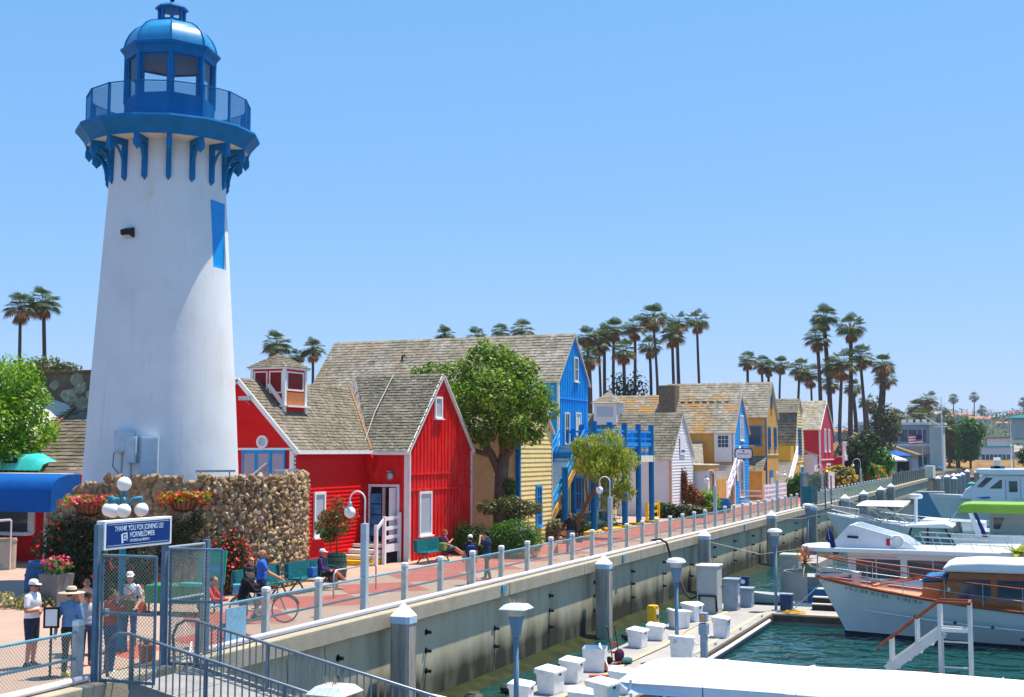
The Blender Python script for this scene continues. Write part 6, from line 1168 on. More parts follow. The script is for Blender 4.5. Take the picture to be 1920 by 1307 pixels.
    if hat:
        kind, col = hat[0], hat[1]; hm = pm('hat_%02d_%02d_%02d' % tuple(int(v*99) for v in col), col, .7, .1, 10); h = MB(); fw = hp(0,1,0)-hd; fw.z = 0; fw.normalize(); sdv = Vector((fw.y,-fw.x,0)); top = hp(0,-.005,.06)
        if kind == 'cap':
            prof = [(1.0,0),(1.0,.03),(.93,.062),(.72,.09),(.4,.104),(.0,.108)]; n_ = 16
            h.add([top + sdv*(.088*r*math.cos(2*math.pi*i/n_)) + fw*(.104*r*math.sin(2*math.pi*i/n_)) + Vector((0,0,z-.005)) for r, z in prof for i in range(n_)], [(j*n_+i, j*n_+(i+1)%n_, (j+1)*n_+(i+1)%n_, (j+1)*n_+i) for j in range(5) for i in range(n_)])
            br_ = [top + fw*.085 + sdv*.075 + Vector((0,0,0)), top + fw*.15 + sdv*.06 + Vector((0,0,-.012)), top + fw*.185 + Vector((0,0,-.02)), top + fw*.15 - sdv*.06 + Vector((0,0,-.012)), top + fw*.085 - sdv*.075]
            h.add(br_ + [v_ + Vector((0,0,.012)) for v_ in br_], [(0,1,2,3,4),(9,8,7,6,5),(0,5,6,1),(1,6,7,2),(2,7,8,3),(3,8,9,4)])
        else:
            h.lathe([(.27,-.015),(.26,.0),(.12,.012),(.105,.02),(.10,.10),(.07,.125),(.0,.128)], 22, tuple(top)); 
        child('hat', h, hm)
        if kind == 'sunhat': child('hat_band', MB().lathe([(.112,.016),(.106,.06)], 22, tuple(top)), pm('hat_ribbon', (.03,.03,.035)))
    if glasses:
        h = MB()
        for s in (-1,1): h.sphere(hp(s*.034,.094,.022), (.028,.014,.02), 10, 6); h.tube([hp(s*.06,.085,.026), hp(s*.08,-.01,.028)], .004, 4)
        child('sunglasses', h, pm('dark_lens', (.008,.008,.01), .15))
    return t
def face(dx, dy): return math.atan2(-dx, dy)
RT = (.922,.387); TC = (.387,-.922)             # towards the picture's right, towards the viewer
person('man in white T-shirt and white cap standing with folded arms', (-19.1,20.15,0), face(.95,.2), 1.74, {'er': (.25,.02,1.14), 'wr': (-.10,.24,1.16), 'el': (-.25,.02,1.13), 'wl': (.10,.26,1.12), 'gr': (-1,.2,0), 'gl': (1,.2,.1)}, 'tan', (.76,.77,.82), 'short', (.03,.035,.07), 'short', (.03,.03,.04), ('short',(.05,.03,.02)), ('cap',(.8,.8,.8)), look=-.1, glasses=True, girth=1.16)
person('woman in wide straw sun hat, blue shirt and dark trousers seen from behind', (-17.65,19.65,0), face(-.25,.95), 1.68, {'er': (.25,.0,1.14), 'wr': (.2,.12,.93), 'el': (-.26,-.06,1.12), 'wl': (-.3,-.02,.86)}, 'light', (.13,.27,.48), 'long', (.015,.022,.02), 'long', (.55,.6,.1), ('short',(.05,.04,.03)), ('sunhat',(.50,.42,.32)), look=-.5, girth=1.1)
person('dark-haired woman in peach top behind the sun hat', (-19.1,21.75,0), face(.5,-.86), 1.66, {}, 'tan', (.75,.40,.28), 'none', (.05,.05,.07), 'long', (.3,.1,.08), ('curly',(.012,.008,.007)))
person('boy in dark cap, grey T-shirt and jeans beside the sun hat', (-18.2,20.75,0), face(.8,-.5), 1.46, {'er': (.24,.02,1.13), 'wr': (.2,.2,.98)}, 'tan', (.42,.45,.52), 'short', (.05,.07,.13), 'long', (.4,.12,.08), ('short',(.012,.01,.01)), ('cap',(.02,.02,.02)))
person('person in rust-red jacket and jeans behind the gate post', (-17.05,20.1,0), face(.4,.9), 1.68, {'er': (.24,.16,1.2), 'wr': (.1,.30,1.42), 'el': (-.25,.08,1.15), 'wl': (-.12,.3,1.3)}, 'tan', (.42,.08,.035), 'long', (.04,.10,.22), 'long', (.75,.76,.8), ('short',(.02,.015,.01)), girth=1.1)
person('woman in white cap and light shirt with a hand on her chest', (-18.65,22.6,0), face(.45,-.88), 1.70, {'er': (.25,.06,1.16), 'wr': (-.02,.2,1.26), 'gr': (-1,0,.3), 'el': (-.26,.02,1.14), 'wl': (-.2,.2,1.02)}, 'light', (.60,.66,.72), 'short', (.05,.12,.27), 'long', (.6,.35,.1), ('long',(.06,.03,.02)), ('cap',(.82,.82,.82)), look=.2)
bg_ = thing('shoulder_bag', 'khaki shoulder bag on the woman in the white cap', 'bag', (-18.58,22.42,.86), face(.45,-.88)); MB().box(-.2,.12,.0,.12,-.02,.3).build('pouch', pm('khaki_cloth', (.14,.14,.05)), bg_, bev=.04); MB().tube([(-.18,.02,.28),(-.1,.1,.5),(.1,.0,.62)], .012, 5).build('strap', pm('khaki_cloth', (.14,.14,.05)), bg_)
lean = {'pel': (0,-.12,.92), 'che': (0,.04,1.22), 'nek': (0,.10,1.36), 'hed': (0,.15,1.49), 'sr': (.175,.07,1.31), 'sl': (-.175,.07,1.31), 'er': (.24,.22,1.10), 'wr': (.06,.42,1.08), 'el': (-.24,.22,1.10), 'wl': (-.06,.44,1.09), 'gr': (-1,.2,0), 'gl': (1,.2,0), 'hr': (.09,-.1,.9), 'hl': (-.09,-.1,.9), 'kr': (.1,-.02,.5), 'kl': (-.1,-.06,.5), 'ar': (.1,-.12,.09), 'al': (-.1,-.2,.09)}
person('woman in bright red shirt and sunglasses leaning on the fence by the gate', (-17.42,23.75,0), face(.95,.3), 1.68, lean, 'light', (.72,.04,.035), 'long', (.03,.03,.04), 'short', (.03,.03,.03), ('short',(.10,.05,.03)), glasses=True, look=-.35)
person('older man in black jacket and dark cap leaning over the fence rail', (-17.5,25.25,0), face(.75,.66), 1.72, dict(lean, pel=(0,-.02,.95), hr=(.09,0,.92), hl=(-.09,0,.92), kr=(.1,.02,.5), kl=(-.1,.0,.5), ar=(.1,-.04,.09), al=(-.1,-.06,.09), el=(-.26,.16,1.06), wl=(-.2,.40,1.04)), 'light', (.012,.013,.018), 'long', (.02,.02,.025), 'short', (.03,.03,.03), ('short',(.3,.28,.26)), ('cap',(.02,.025,.02)))
sit = {'pel': (0,0,.53), 'che': (0,-.02,.88), 'nek': (0,0,1.04), 'hed': (0,.03,1.18), 'sr': (.175,-.01,.985), 'sl': (-.175,-.01,.985), 'er': (.23,.06,.72), 'wr': (.12,.28,.64), 'el': (-.23,.06,.72), 'wl': (-.12,.28,.64), 'hr': (.09,.03,.5), 'hl': (-.09,.03,.5), 'kr': (.11,.44,.5), 'kl': (-.11,.44,.5), 'ar': (.11,.48,.09), 'al': (-.11,.48,.09)}
person('man in navy jacket and sunglasses sitting at the left end of the bench', (-21.2,30.9,0), face(.93,-.2), 1.76, sit, 'light', (.014,.018,.04), 'long', (.02,.02,.03), 'long', (.03,.03,.03), ('short',(.16,.13,.11)), glasses=True)
person('bald man in blue T-shirt and navy shorts wheeling a bicycle', (-18.95,28.15,0), face(.8,.6), 1.80, {'er': (.24,.16,1.16), 'wr': (.15,.42,1.02), 'el': (-.24,.16,1.16), 'wl': (-.15,.42,1.02), 'kr': (.1,.1,.5), 'ar': (.1,.02,.09), 'kl': (-.1,-.02,.5), 'al': (-.1,-.18,.1)}, 'tan', (.03,.12,.50), 'short', (.02,.03,.07), 'short', (.2,.2,.22), None, nod=-.15, girth=1.1)
person('seated woman in white cap, dark floral jacket and sky blue top with crossed legs', (-21.15,34.75,0), face(.85,.3), 1.66, dict(sit, kr=(.02,.46,.58), ar=(-.2,.72,.34), kl=(-.1,.44,.5), al=(-.05,.52,.09), fr=(-.4,1,-.2)), 'tan', (.06,.035,.12), 'long', (.015,.015,.02), 'short', (.55,.3,.2), ('short',(.3,.2,.12)), ('cap',(.82,.82,.84)))
person('red-haired woman sitting on the bench before the red gable', (-22.05,45.55,0), face(.75,.65), 1.64, dict(sit, kr=(.1,.44,.56), ar=(.06,.84,.30), kl=(-.06,.44,.52), al=(-.03,.84,.2), er=(.22,.12,.76), wr=(.06,.28,.86)), 'light', (.24,.06,.20), 'short', (.03,.10,.12), 'short', (.4,.15,.1), ('curly',(.36,.09,.03)))
person('man in white cap, black T-shirt and khaki shorts walking with a backpack', (-17.45,38.0,0), face(-.55,.8), 1.60, {'kr': (.1,.08,.5), 'al': (-.1,-.12,.1)}, 'light', (.018,.018,.022), 'short', (.40,.37,.33), 'short', (.03,.03,.03), ('short',(.04,.03,.02)), ('cap',(.82,.82,.82)))
bp_ = thing('backpack', 'dark blue backpack on the man in khaki shorts', 'backpack', (-17.36,37.86,.95), face(-.55,.8)); MB().box(-.15,.15,-.14,.02,-.06,.36).build('pack', pm('pack_blue', (.012,.04,.16)), bp_, bev=.06); MB().box(-.1,.1,-.19,-.14,-.02,.18).build('pocket', pm('pack_blue', (.012,.04,.16)), bp_, bev=.03); MB().tube([(0,-.195,.12),(0,-.2,.12)], .035, 10).build('patch', M['white'], bp_)
person('photographer in navy vest with white sleeves raising a camera', (-17.55,39.6,0), face(-.97,.1), 1.62, {'er': (.26,.18,1.27), 'wr': (.10,.24,1.5), 'el': (-.26,.18,1.27), 'wl': (-.1,.24,1.5), 'gr': (-.5,.3,.6), 'gl': (.5,.3,.6), 'kr': (.12,.1,.5), 'ar': (.16,.16,.09), 'kl': (-.1,-.06,.5), 'al': (-.12,-.2,.09)}, 'light', (.02,.035,.10), 'short', (.02,.09,.10), 'long', (.4,.2,.15), ('short',(.015,.012,.012)), ('cap',(.02,.02,.03)))
cm_ = thing('camera', 'black camera held up by the photographer', 'camera', (-17.86,39.63,1.5), face(-.97,.1)); MB().box(-.07,.07,-.04,.03,-.05,.05).build('body', M['black'], cm_, bev=.01); MB().tube([(0,.03,0),(0,.11,0)], .038, 12).build('lens', M['black'], cm_)
person('man in black long-sleeved top and jeans walking with a broom', (-18.7,51.0,0), face(.45,-.88), 1.74, {'er': (.28,.0,1.15), 'wr': (.36,.12,.95), 'el': (-.26,-.04,1.13), 'wl': (-.28,.0,.88), 'kr': (.12,.16,.52), 'ar': (.14,.12,.1), 'kl': (-.1,-.02,.5), 'al': (-.12,-.22,.12)}, 'dark', (.012,.014,.022), 'long', (.09,.16,.27), 'long', (.05,.09,.12), ('short',(.01,.008,.008)))
br__ = thing('broom', 'long broom held by the man in black', 'broom', (-19.2,50.95,0)); MB().tube([(-.08,.0,.3),(.18,-.02,1.35)], .013, 6).build('handle', M['cedar'], br__); MB().add([(-.25,-.06,0),(-.02,-.06,0),(-.02,.06,0),(-.25,.06,0),(-.13,-.03,.34),(-.05,-.03,.34),(-.05,.03,.34),(-.13,.03,.34)], [(0,3,2,1),(0,1,5,4),(1,2,6,5),(2,3,7,6),(3,0,4,7),(4,5,6,7)]).build('bristles', pm('broom_straw', (.42,.30,.16)), br__)
du = thing('dustpan', 'dark long-handled dustpan in the sweeping man\'s other hand', 'dustpan', (-18.35,51.15,.62)); MB().box(-.12,.12,-.1,.12,-.15,.1).build('pan', pm('dark_plum', (.05,.02,.03)), du, bev=.02); MB().tube([(0,0,.1),(0,0,.35)], .012, 6).build('handle', M['black'], du)
person('person in red shirt sitting outside the ochre house', (-22.2,110.2,0), face(.9,-.4), 1.7, sit, 'tan', (.62,.06,.04), 'short', (.03,.03,.04), 'long', (.03,.03,.03), ('short',(.02,.015,.01)), vox=.03, feet=True)
random.seed(21)
far_cols = ((.6,.05,.04),(.03,.06,.3),(.02,.03,.12),(.65,.2,.04),(.5,.05,.15),(.7,.7,.7),(.05,.12,.35),(.55,.06,.05),(.04,.05,.2))
far_names = ('red','blue','navy','orange','magenta','white','royal blue','scarlet','dark blue')
for k, c in enumerate(far_cols):
    person('far diner in %s at the terrace fence, %s from the left' % (far_names[k], ORD[k]), (-18.2-.5*(k%3), 158.5+k*4.6, .35), face(.9,-.4+.1*k), 1.7, sit, ('light','tan')[k%2], c, 'short', (.03,.03,.05), 'long', (.03,.03,.03), ('short',(.05,.03,.02)), vox=.04, group='diners on the far terrace')

# ------------------------------------------------------------------ bicycle, benches and small street furniture
bk = thing('bicycle', 'black city bicycle wheeled by the bald man', 'bicycle', (-18.45,27.5,0), face(.84,.54)); M['tyre'] = mat('tyre_rubber', (.015,.015,.018), .7, .1)
def torus(b, c, R, r, n=28, m=6):
    b.add([(c[0]+(math.cos(2*math.pi*j/m)*r), c[1]+(R+r*math.sin(2*math.pi*j/m))*math.cos(2*math.pi*i/n), c[2]+(R+r*math.sin(2*math.pi*j/m))*math.sin(2*math.pi*i/n)) for i in range(n) for j in range(m)], [(i*m+j, i*m+(j+1)%m, ((i+1)%n)*m+(j+1)%m, ((i+1)%n)*m+j) for i in range(n) for j in range(m)])
for yy in (-.52,.55):
    w = MB(); torus(w, (0,yy,.35), .335, .016); w = w.build('wheel', M['tyre'], bk, smooth=True); r_ = MB(); torus(r_, (0,yy,.35), .312, .009); r_.build('rim', M['steel'], w); sp = MB()
    for k in range(14): a = 2*math.pi*k/14; sp.tube([(0,yy,.35),(0,yy+.31*math.cos(a),.35+.31*math.sin(a))], .002, 3)
    sp.tube([(-.04,yy,.35),(.04,yy,.35)], .025, 8); sp.build('spokes', M['steel'], w); fe = MB(); fe.tube([(0,yy+.375*math.cos(a),.35+.375*math.sin(a)) for a in [RAD(20+16*q) for q in range(9)]], .022, 5); fe.build('mudguard', M['black'], bk)
f = MB(); 
for p, q in (((0,-.52,.35),(0,-.12,.30)),((0,-.12,.30),(0,-.24,.80)),((0,-.52,.35),(0,-.22,.72)),((0,-.12,.30),(0,.36,.78)),((0,-.22,.74),(0,.36,.86)),((0,.36,.76),(0,.36,.98)),((0,.37,.76),(0,.55,.35))): f.tube([p,q], .017, 6)
f.build('frame', M['gatepaint'], bk); MB().tube([(0,-.24,.8),(0,-.26,.93)], .013, 6).build('seat_post', M['steel'], bk); MB().add([(-.09,-.38,.93),(.09,-.38,.93),(.02,-.08,.94),(-.02,-.08,.94),(-.08,-.37,.99),(.08,-.37,.99),(.015,-.1,.98),(-.015,-.1,.98)], [(0,3,2,1),(4,5,6,7),(0,1,5,4),(1,2,6,5),(2,3,7,6),(3,0,4,7)]).build('saddle', M['black'], bk, bev=.015); MB().tube([(-.28,.22,1.02),(-.24,.34,1.04),(0,.37,1.0),(.24,.34,1.04),(.28,.22,1.02)], .013, 6).build('handlebar', M['black'], bk); MB().tube([(-.02,-.12,.3),(.02,-.12,.3)], .09, 16).build('chainring', M['steel'], bk); bks = MB().box(-.14,.14,-.78,-.42,.76,.79).build('rack', M['steel'], bk); MB().box(-.16,.16,-.76,-.44,.79,1.0).build('basket', M['railblue'], bk)
for s in (-1,1): MB().bar((s*.05,-.12,.3),(s*.07,-.12+s*.14,.3-s*.08), .02, .02).box(s*.07-.04,s*.07+.04,-.16+s*.14,-.08+s*.14,.28-s*.08,.3-s*.08).build('pedal', M['black'], bk)
def bench(label, loc, rz, L=2.1):
    t = thing('bench', label, 'bench', loc, rz, 'teal metal benches'); m = M['teal']         # faces +X locally, runs along Y
    n = 9
    for i in range(n): x = -.22+.44*i/(n-1); MB().box(x-.022,x+.022,-L/2,L/2,.42+.03*(x/.22)**2*.4,.45+.03*(x/.22)**2*.4).build('seat_slat', m, t)
    for i in range(9): z = .48+.42*i/8; x = -.25-.13*i/8; MB().box(x-.012,x+.012,-L/2,L/2,z-.0255,z+.0255).build('back_slat', m, t)
    for yy in (-L/2+.25, L/2-.25):
        MB().tube([(.2,yy,0),(.1,yy,.2),(-.05,yy,.40)], .028, 6).build('leg', m, t); MB().tube([(-.38,yy,0),(-.2,yy,.2),(-.05,yy,.40)], .028, 6).build('leg', m, t)
    for yy in (-L/2, 0, L/2): MB().tube([(-.3,yy,.68),(.1,yy,.66),(.2,yy,.6),(.2,yy,.44)], .016, 6).build('armrest', m, t)
    MB().box(-.24,.24,-L/2,-L/2+.03,.41,.46).box(-.24,.24,L/2-.03,L/2,.41,.46).box(-.40,-.24,-L/2,-L/2+.03,.46,.92).box(-.40,-.24,L/2-.03,L/2,.46,.92).build('end_frame', m, t); return t
bench('left teal bench along the stone wall where the sunglassed man sits', (-21.35,31.9,0), 0, 2.3); bench('right teal bench along the stone wall with the crossed-legged woman', (-21.3,34.6,0), 0, 2.3); bench('teal bench in front of the red gable window', (-22.2,45.0,0), 0, 2.2)
bench('dark teal bench under the blue posts, left one', (-23.0,66.0,0), 0, 2.0); bench('dark teal bench under the blue posts, right one', (-23.0,69.6,0), 0, 2.0); bench('teal bench beside the white house bed', (-20.8,86.9,0), RAD(-15), 2.2); bench('teal bench at the ochre house fence', (-21.6,112.5,0), 0, 2.2); bench('teal bench below the mustard house deck', (-21.0,127.6,0), 0, 2.2)
hb = thing('handbag', 'blue handbag on the bench beside the crossed-legged woman', 'bag', (-21.15,34.2,.46)); MB().box(-.1,.1,-.13,.13,0,.3).build('bag', pm('bag_blue', (.03,.14,.42)), hb, bev=.03); MB().tube([(0,-.1,.28),(0,-.08,.45),(0,.08,.45),(0,.1,.28)], .012, 5).build('handle', M['black'], hb)
tg = thing('tote_bag', 'green tote bag on the bench beside the red-haired woman', 'bag', (-21.95,45.2,.46)); MB().box(-.12,.12,-.14,.14,0,.3).build('bag', pm('bag_green', (.16,.28,.06)), tg, bev=.03)
ss = thing('notice_stand', 'blank white notice on a black pole stand by the fence', 'sign stand', (-17.85,19.35,0), face(.38,-.92)); MB().lathe([(.2,0),(.2,.02),(.03,.04),(.026,.05)], 16).build('base', M['black'], ss); MB().tube([(0,0,.03),(0,0,.98)], .026, 8).build('pole', M['black'], ss); MB().box(-.15,.15,-.02,.02,.96,1.36).build('frame', M['black'], ss); MB().box(-.11,.11,.02,.024,1.0,1.32).build('sheet', M['white'], ss)
ss.rotation_euler = (0,0,face(.5,-.86))
cn = thing('traffic_cone', 'orange and white traffic cone by the green table', 'cone', (-22.7,28.0,0)); oc_ = pm('cone_orange', (.70,.10,.02), .5); MB().box(-.18,.18,-.18,.18,0,.04).build('base', oc_, cn); MB().lathe([(.15,.04),(.105,.3)], 16).build('cone', oc_, cn); MB().lathe([(.106,.3),(.078,.46)], 16).build('white_band', M['white'], cn); MB().lathe([(.078,.46),(.06,.56)], 16).build('orange_band', oc_, cn); MB().lathe([(.06,.56),(.045,.64)], 16).build('white_band', M['white'], cn); MB().lathe([(.045,.64),(.03,.75),(0,.75)], 16).build('tip', oc_, cn)
GR = pm('green_cloth', (.04,.22,.10), .7); gtb = thing('green_table', 'table draped in green cloth with papers behind the gate', 'table', (-21.6,28.3,0), RAD(10)); MB().box(-.9,.9,-.4,.4,.3,.78).build('cloth', GR, gtb, bev=.02); 
for sx in (-.8,.8):
    for sy in (-.33,.33): MB().bar((sx,sy,0),(sx,sy,.4), .04).build('leg', M['black'], gtb)
db = thing('display_board', 'leaning green and blue display board on the green table', 'display board', (-20.9,28.6,.78), RAD(15)); MB().add([(-.4,-.02,0),(.4,-.02,0),(.4,.16,.9),(-.4,.16,.9),(-.4,.02,0),(.4,.02,0),(.4,.2,.9),(-.4,.2,.9)], [(0,1,2,3),(7,6,5,4),(0,4,5,1),(1,5,6,2),(2,6,7,3),(3,7,4,0)]).build('board', pm('board_green', (.03,.36,.22), .6), db); MB().add([(-.34,.036,.3),(.34,.036,.3),(.34,.076,.5),(-.34,.076,.5)], [(0,1,2,3)]).build('panel', pm('board_blue', (.10,.32,.50), .6), db)
tp_ = thing('turquoise_tray', 'turquoise tray of leaflets at the right of the green table', 'tray', (-20.95,28.05,.78)); MB().box(-.45,.45,-.18,.18,0,.09).build('tray', pm('turquoise', (.03,.42,.36), .5), tp_, bev=.02)
pn_ = thing('notice_board', 'plain pale blue notice board fixed to the fence beside the gate', 'notice board', (FX+.12, 23.75, .2)); MB().box(0,.02,-.38,.38,0,.72).build('board', pm('pale_blue_board', (.22,.42,.58), .6), pn_)
aw = thing('white_placard', 'small tilted white placard on the gangway landing', 'placard', (-16.15,21.5,.08), RAD(30)); MB().add([(-.02,0,.42),(-.02,.22,.2),(-.02,0,-.02),(-.02,-.22,.2),(.02,0,.42),(.02,.22,.2),(.02,0,-.02),(.02,-.22,.2)], [(0,1,2,3),(7,6,5,4),(0,4,5,1),(1,5,6,2),(2,6,7,3),(3,7,4,0)]).build('card', M['white'], aw)
tpt = thing('terracotta_pot', 'terracotta pot with a dry spiky plant by the gate post', 'pot', (-17.2,21.4,0)); MB().lathe([(.12,0),(.17,.36),(.19,.4),(.15,.4)], 16).build('pot', pm('terracotta', (.40,.14,.08), .8), tpt)
for k in range(14): a = k*2.4; MB().tube([(0,0,.38),(.12*math.cos(a),.12*math.sin(a),.5),(.3*math.cos(a),.3*math.sin(a),.42)], [.012,.01,.002], 4).build('leaf', M['leafdk'], tpt)
bkr = thing('bike_rack', 'low steel tube bike rack on the red paving', 'bike rack', (-19.6,34.2,0)); MB().tube([(0,-1.3,0),(0,-1.3,.7),(0,-1.15,.82),(0,1.15,.82),(0,1.3,.7),(0,1.3,0)], .025, 8).build('loop', M['steel'], bkr, smooth=True)
# five-globe lamp standard behind the gate
fl_ = thing('five_globe_lamp', 'blue lamp standard with five white globes behind the gate sign', 'lamp', (-18.8,22.5,0), VR); M['tealpost'] = mat('teal_blue_cast_iron', (.03,.22,.33), .4, .1)
MB().lathe([(.16,0),(.15,.2),(.08,.35),(.07,3.1),(.09,3.15),(.05,3.25),(.05,3.5)], 14).build('standard', M['tealpost'], fl_, smooth=False); MB().sphere((0,0,3.66), .16, 20, 14).build('globe', M['globe'], fl_, smooth=True)
for k in range(4):
    a = RAD((162,252,288,18)[k]); c_, s_ = math.cos(a), math.sin(a); R_ = .36
    MB().tube([(.04*c_,.04*s_,3.06),(.2*c_,.2*s_,3.33),(R_*c_,R_*s_,3.35),((R_+.02)*c_,(R_+.02)*s_,3.23)], [.035,.045,.05,.05], 8).build('arm', M['tealpost'], fl_, smooth=True); MB().sphere(((R_+.02)*c_,(R_+.02)*s_,3.09), .155, 20, 14).build('globe', M['globe'], fl_, smooth=True)
# left-hand awnings, ticket window, low wall, litter bin
M['awnblue'] = mat('blue_awning_canvas', (.001,.085,.34), .7, .1, 2); M['awnturq'] = mat('turquoise_awning', (.03,.48,.44), .6, .15, 1.5, dirt=(.5,.25,.1), dscale=2.2, damt=.25)
tk = thing('ticket_booth', 'dark red takeaway booth with a white counter window under the blue awning', 'booth', (-40,39,0)); o = (-40,39,0)
MB(o).box(-52,-36.2,39.0,39.5,0,3.2).build('wall', M['red'], tk); MB(o).box(-52,-35.6,38.9,39.6,3.2,3.5).build('roof', M['cream'], tk); MB(o).box(-46,-37.2,38.92,39.02,1.2,2.3).build('window', M['glass'], tk); MB(o).box(-46,-37.0,38.5,39.05,1.05,1.18).build('counter', M['white'], tk); MB(o).box(-37.25,-36.95,38.9,39.04,1.15,2.6).build('window_frame', M['white'], tk); MB(o).tube([(-36.3,38.9,.0),(-36.3,38.9,3.2)], .09, 8).build('downpipe', M['lilac'], tk)
an = thing('blue_awning', 'rounded royal blue canvas awning at the left edge', 'awning', (-38,37.8,3)); o = (-38,37.8,3)
pr_ = [(38.95,3.48),(38.3,3.46),(37.8,3.36),(37.5,3.15),(37.4,2.8),(37.38,2.05)]; b = MB(o); xs = [-48,-46,-44,-42.2,-40.2,-38.2,-36.2,-34.7]
for i in range(len(xs)):
    for y_, z_ in pr_: b.v.append((xs[i], y_+.05*(i%2), z_))
b.f += [(i*6+j, (i+1)*6+j, (i+1)*6+j+1, i*6+j+1) for i in range(len(xs)-1) for j in range(5)]; b.build('canvas', M['awnblue'], an, smooth=True)
MB(o).add([(-34.7, y_, z_) for y_, z_ in pr_]+[(-34.7,38.95,2.3)], [tuple(range(7))]).build('side_flap', M['awnblue'], an)
for xx in (-34.75,-39,-44): MB(o).tube([(xx,37.42,2.05),(xx,38.95,2.3)], .02, 6).build('frame_rod', M['steel'], an)
at_ = thing('turquoise_awning', 'pale turquoise printed awning below the brown roof', 'awning', (-38.5,39.9,3.6)); o = (-38.5,39.9,3.6); b = MB(o); pr_ = [(40.6,4.3),(40.1,4.25),(39.8,4.05),(39.65,3.6)]
for x_ in (-44,-41,-38.2,-37.4): b.v += [(x_, y_, z_-(.5 if x_ == -37.4 else 0)*(z_-3.6)) for y_, z_ in pr_]
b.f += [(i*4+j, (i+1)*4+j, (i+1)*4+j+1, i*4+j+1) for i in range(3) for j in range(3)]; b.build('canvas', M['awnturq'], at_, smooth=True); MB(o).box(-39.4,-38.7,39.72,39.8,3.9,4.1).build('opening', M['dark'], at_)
lw = thing('low_stone_wall', 'low tan stone wall at the left edge beyond the path', 'stone wall', (-38.3,36.5,0)); MB().box(-3,1.6,-.25,.25,0,1.35).build('core', M['mortar'], lw); random.seed(9)
for i in range(70): x_ = random.uniform(-1.9,1.6); z_ = random.uniform(.1,1.35); o_ = link('stone', random.choice(rocks), lw, loc=(x_, -.26, z_)); o_.rotation_euler = (random.uniform(-.5,.5), random.uniform(-1,1), RAD(-90)); o_.scale = (.7,1.1,1.0)
lb = thing('litter_bin', 'round beige litter bin at the end of the low stone wall', 'bin', (-35.6,36.2,0)); MB().lathe([(.32,0),(.33,1.15),(.28,1.15),(.27,1.0),(0,1.0)], 20).build('drum', pm('bin_beige', (.40,.36,.29), .8), lb); MB().lathe([(.35,1.02),(.35,1.1)], 20).build('rim', pm('bin_beige2', (.3,.27,.2), .8), lb)
rl = thing('ramp_rail', 'pale sloping handrail in front of the takeaway booth', 'handrail', (-36.5,36.0,0)); MB().tube([(-4,.2,1.3),(0,0,1.75),(1.3,-.1,1.85)], .04, 8).build('rail', M['lilac'], rl); 
for x_, z_ in ((-3.6,1.33),(-1.5,1.58),(1.2,1.84)): MB().tube([(x_,.05,0),(x_,.05,z_)], .03, 6).build('post', M['lilac'], rl)
# yellow bollard blocks and kerbs by the blue posts, white lattice fence, hanging sign
for k, (x_, y_, l_, lab) in enumerate(((-21.6,61.9,.9,'yellow kerb block beside the leaning tree'),(-22.5,76.4,1.6,'yellow kerb block right of the blue posts'),(-21.5,65.4,1.8,'long low yellow kerb between the left blue posts'))): o_ = tag(MB().box(-.22,.22,-l_/2,l_/2,0,.24).build('kerb_block', M['curbyel'], bev=.03), lab, 'kerb', 'yellow kerbs'); o_.location = (x_, y_, 0)
yf = thing('yellow_rail_fence', 'short yellow rail fence before the white house', 'fence', (-23.0,77.8,0)); 
for z_ in (.5,.95): MB().bar((0,-1.0,z_),(0,1.6,z_), .06, .14).build('rail', M['curbyel'], yf)
for y_ in (-1.0,1.6): MB().box(-.08,.08,y_-.08,y_+.08,0,1.15).build('post', M['curbyel'], yf)
lf = thing('lattice_fence', 'white square lattice fence in front of the blue gable', 'fence', (-20.6,101.5,0))
for z_ in (.35,.75,1.15,1.5): MB().box(-.03,.03,0,9.6,z_-.06,z_+.06).build('rail', M['railwhite'], lf)
for k in range(17): MB().box(-.05,.02,k*.6-.06,k*.6+.06,0,1.68).build('picket', M['railwhite'], lf)
for z_ in (.35,.75,1.15): MB().box(-1.9,0,-.06,.0,z_-.06,z_+.06).build('rail', M['railwhite'], lf)
wp = thing('white_panel_fence', 'white slatted panel beside the pier beyond the crimson house', 'fence', (-20.8,136.5,0)); 
for k in range(5): MB().box(-.05,.05,k*.9-.2,k*.9+.2,0,2.1).build('picket', M['railwhite'], wp)
for z_ in (.5,1.2,1.8): MB().box(-.03,.03,-.2,3.8,z_-.08,z_+.08).build('rail', M['railwhite'], wp)
hs_ = thing('hanging_sign', 'white scalloped hanging shop sign with navy border by the blue gable', 'sign', (-21.95,100.3,4.15), RAD(-90)); nv = pm('sign_border_navy', (.01,.02,.10), .5)
bd_ = [(-1.15,-.55),(-.9,-.72),(.9,-.72),(1.15,-.55),(1.2,0),(1.15,.55),(.9,.72),(-.9,.72),(-1.15,.55),(-1.2,0)]; MB().prism(bd_, 'x', -.08, .0).build('border', nv, hs_); MB().prism([(a*.88,b*.82) for a, b in bd_], 'x', .0, .02).build('face', M['white'], hs_); MB().box(-.05,.0,-1.6,1.5,.98,1.06).build('bracket_arm', M['white'], hs_)
for y_ in (-.6,.6): MB().box(-.05,-.03,y_-.02,y_+.02,.7,1.0).build('hanger', M['black'], hs_)
MB().prism([(-.1,.25),(.1,.25),(.12,.4),(0,.48),(-.12,.4)], 'x', .02, .03).build('emblem', nv, hs_); MB().box(.02,.025,-.75,.75,-.08,.04).build('lettering', pm('grey_lettering', (.25,.28,.36)), hs_); MB().prism([(-.15,-.72),(.15,-.72),(0,-1.0)], 'x', -.08, .0).build('pendant', nv, hs_)

hs_.scale = (.62,.62,.62)
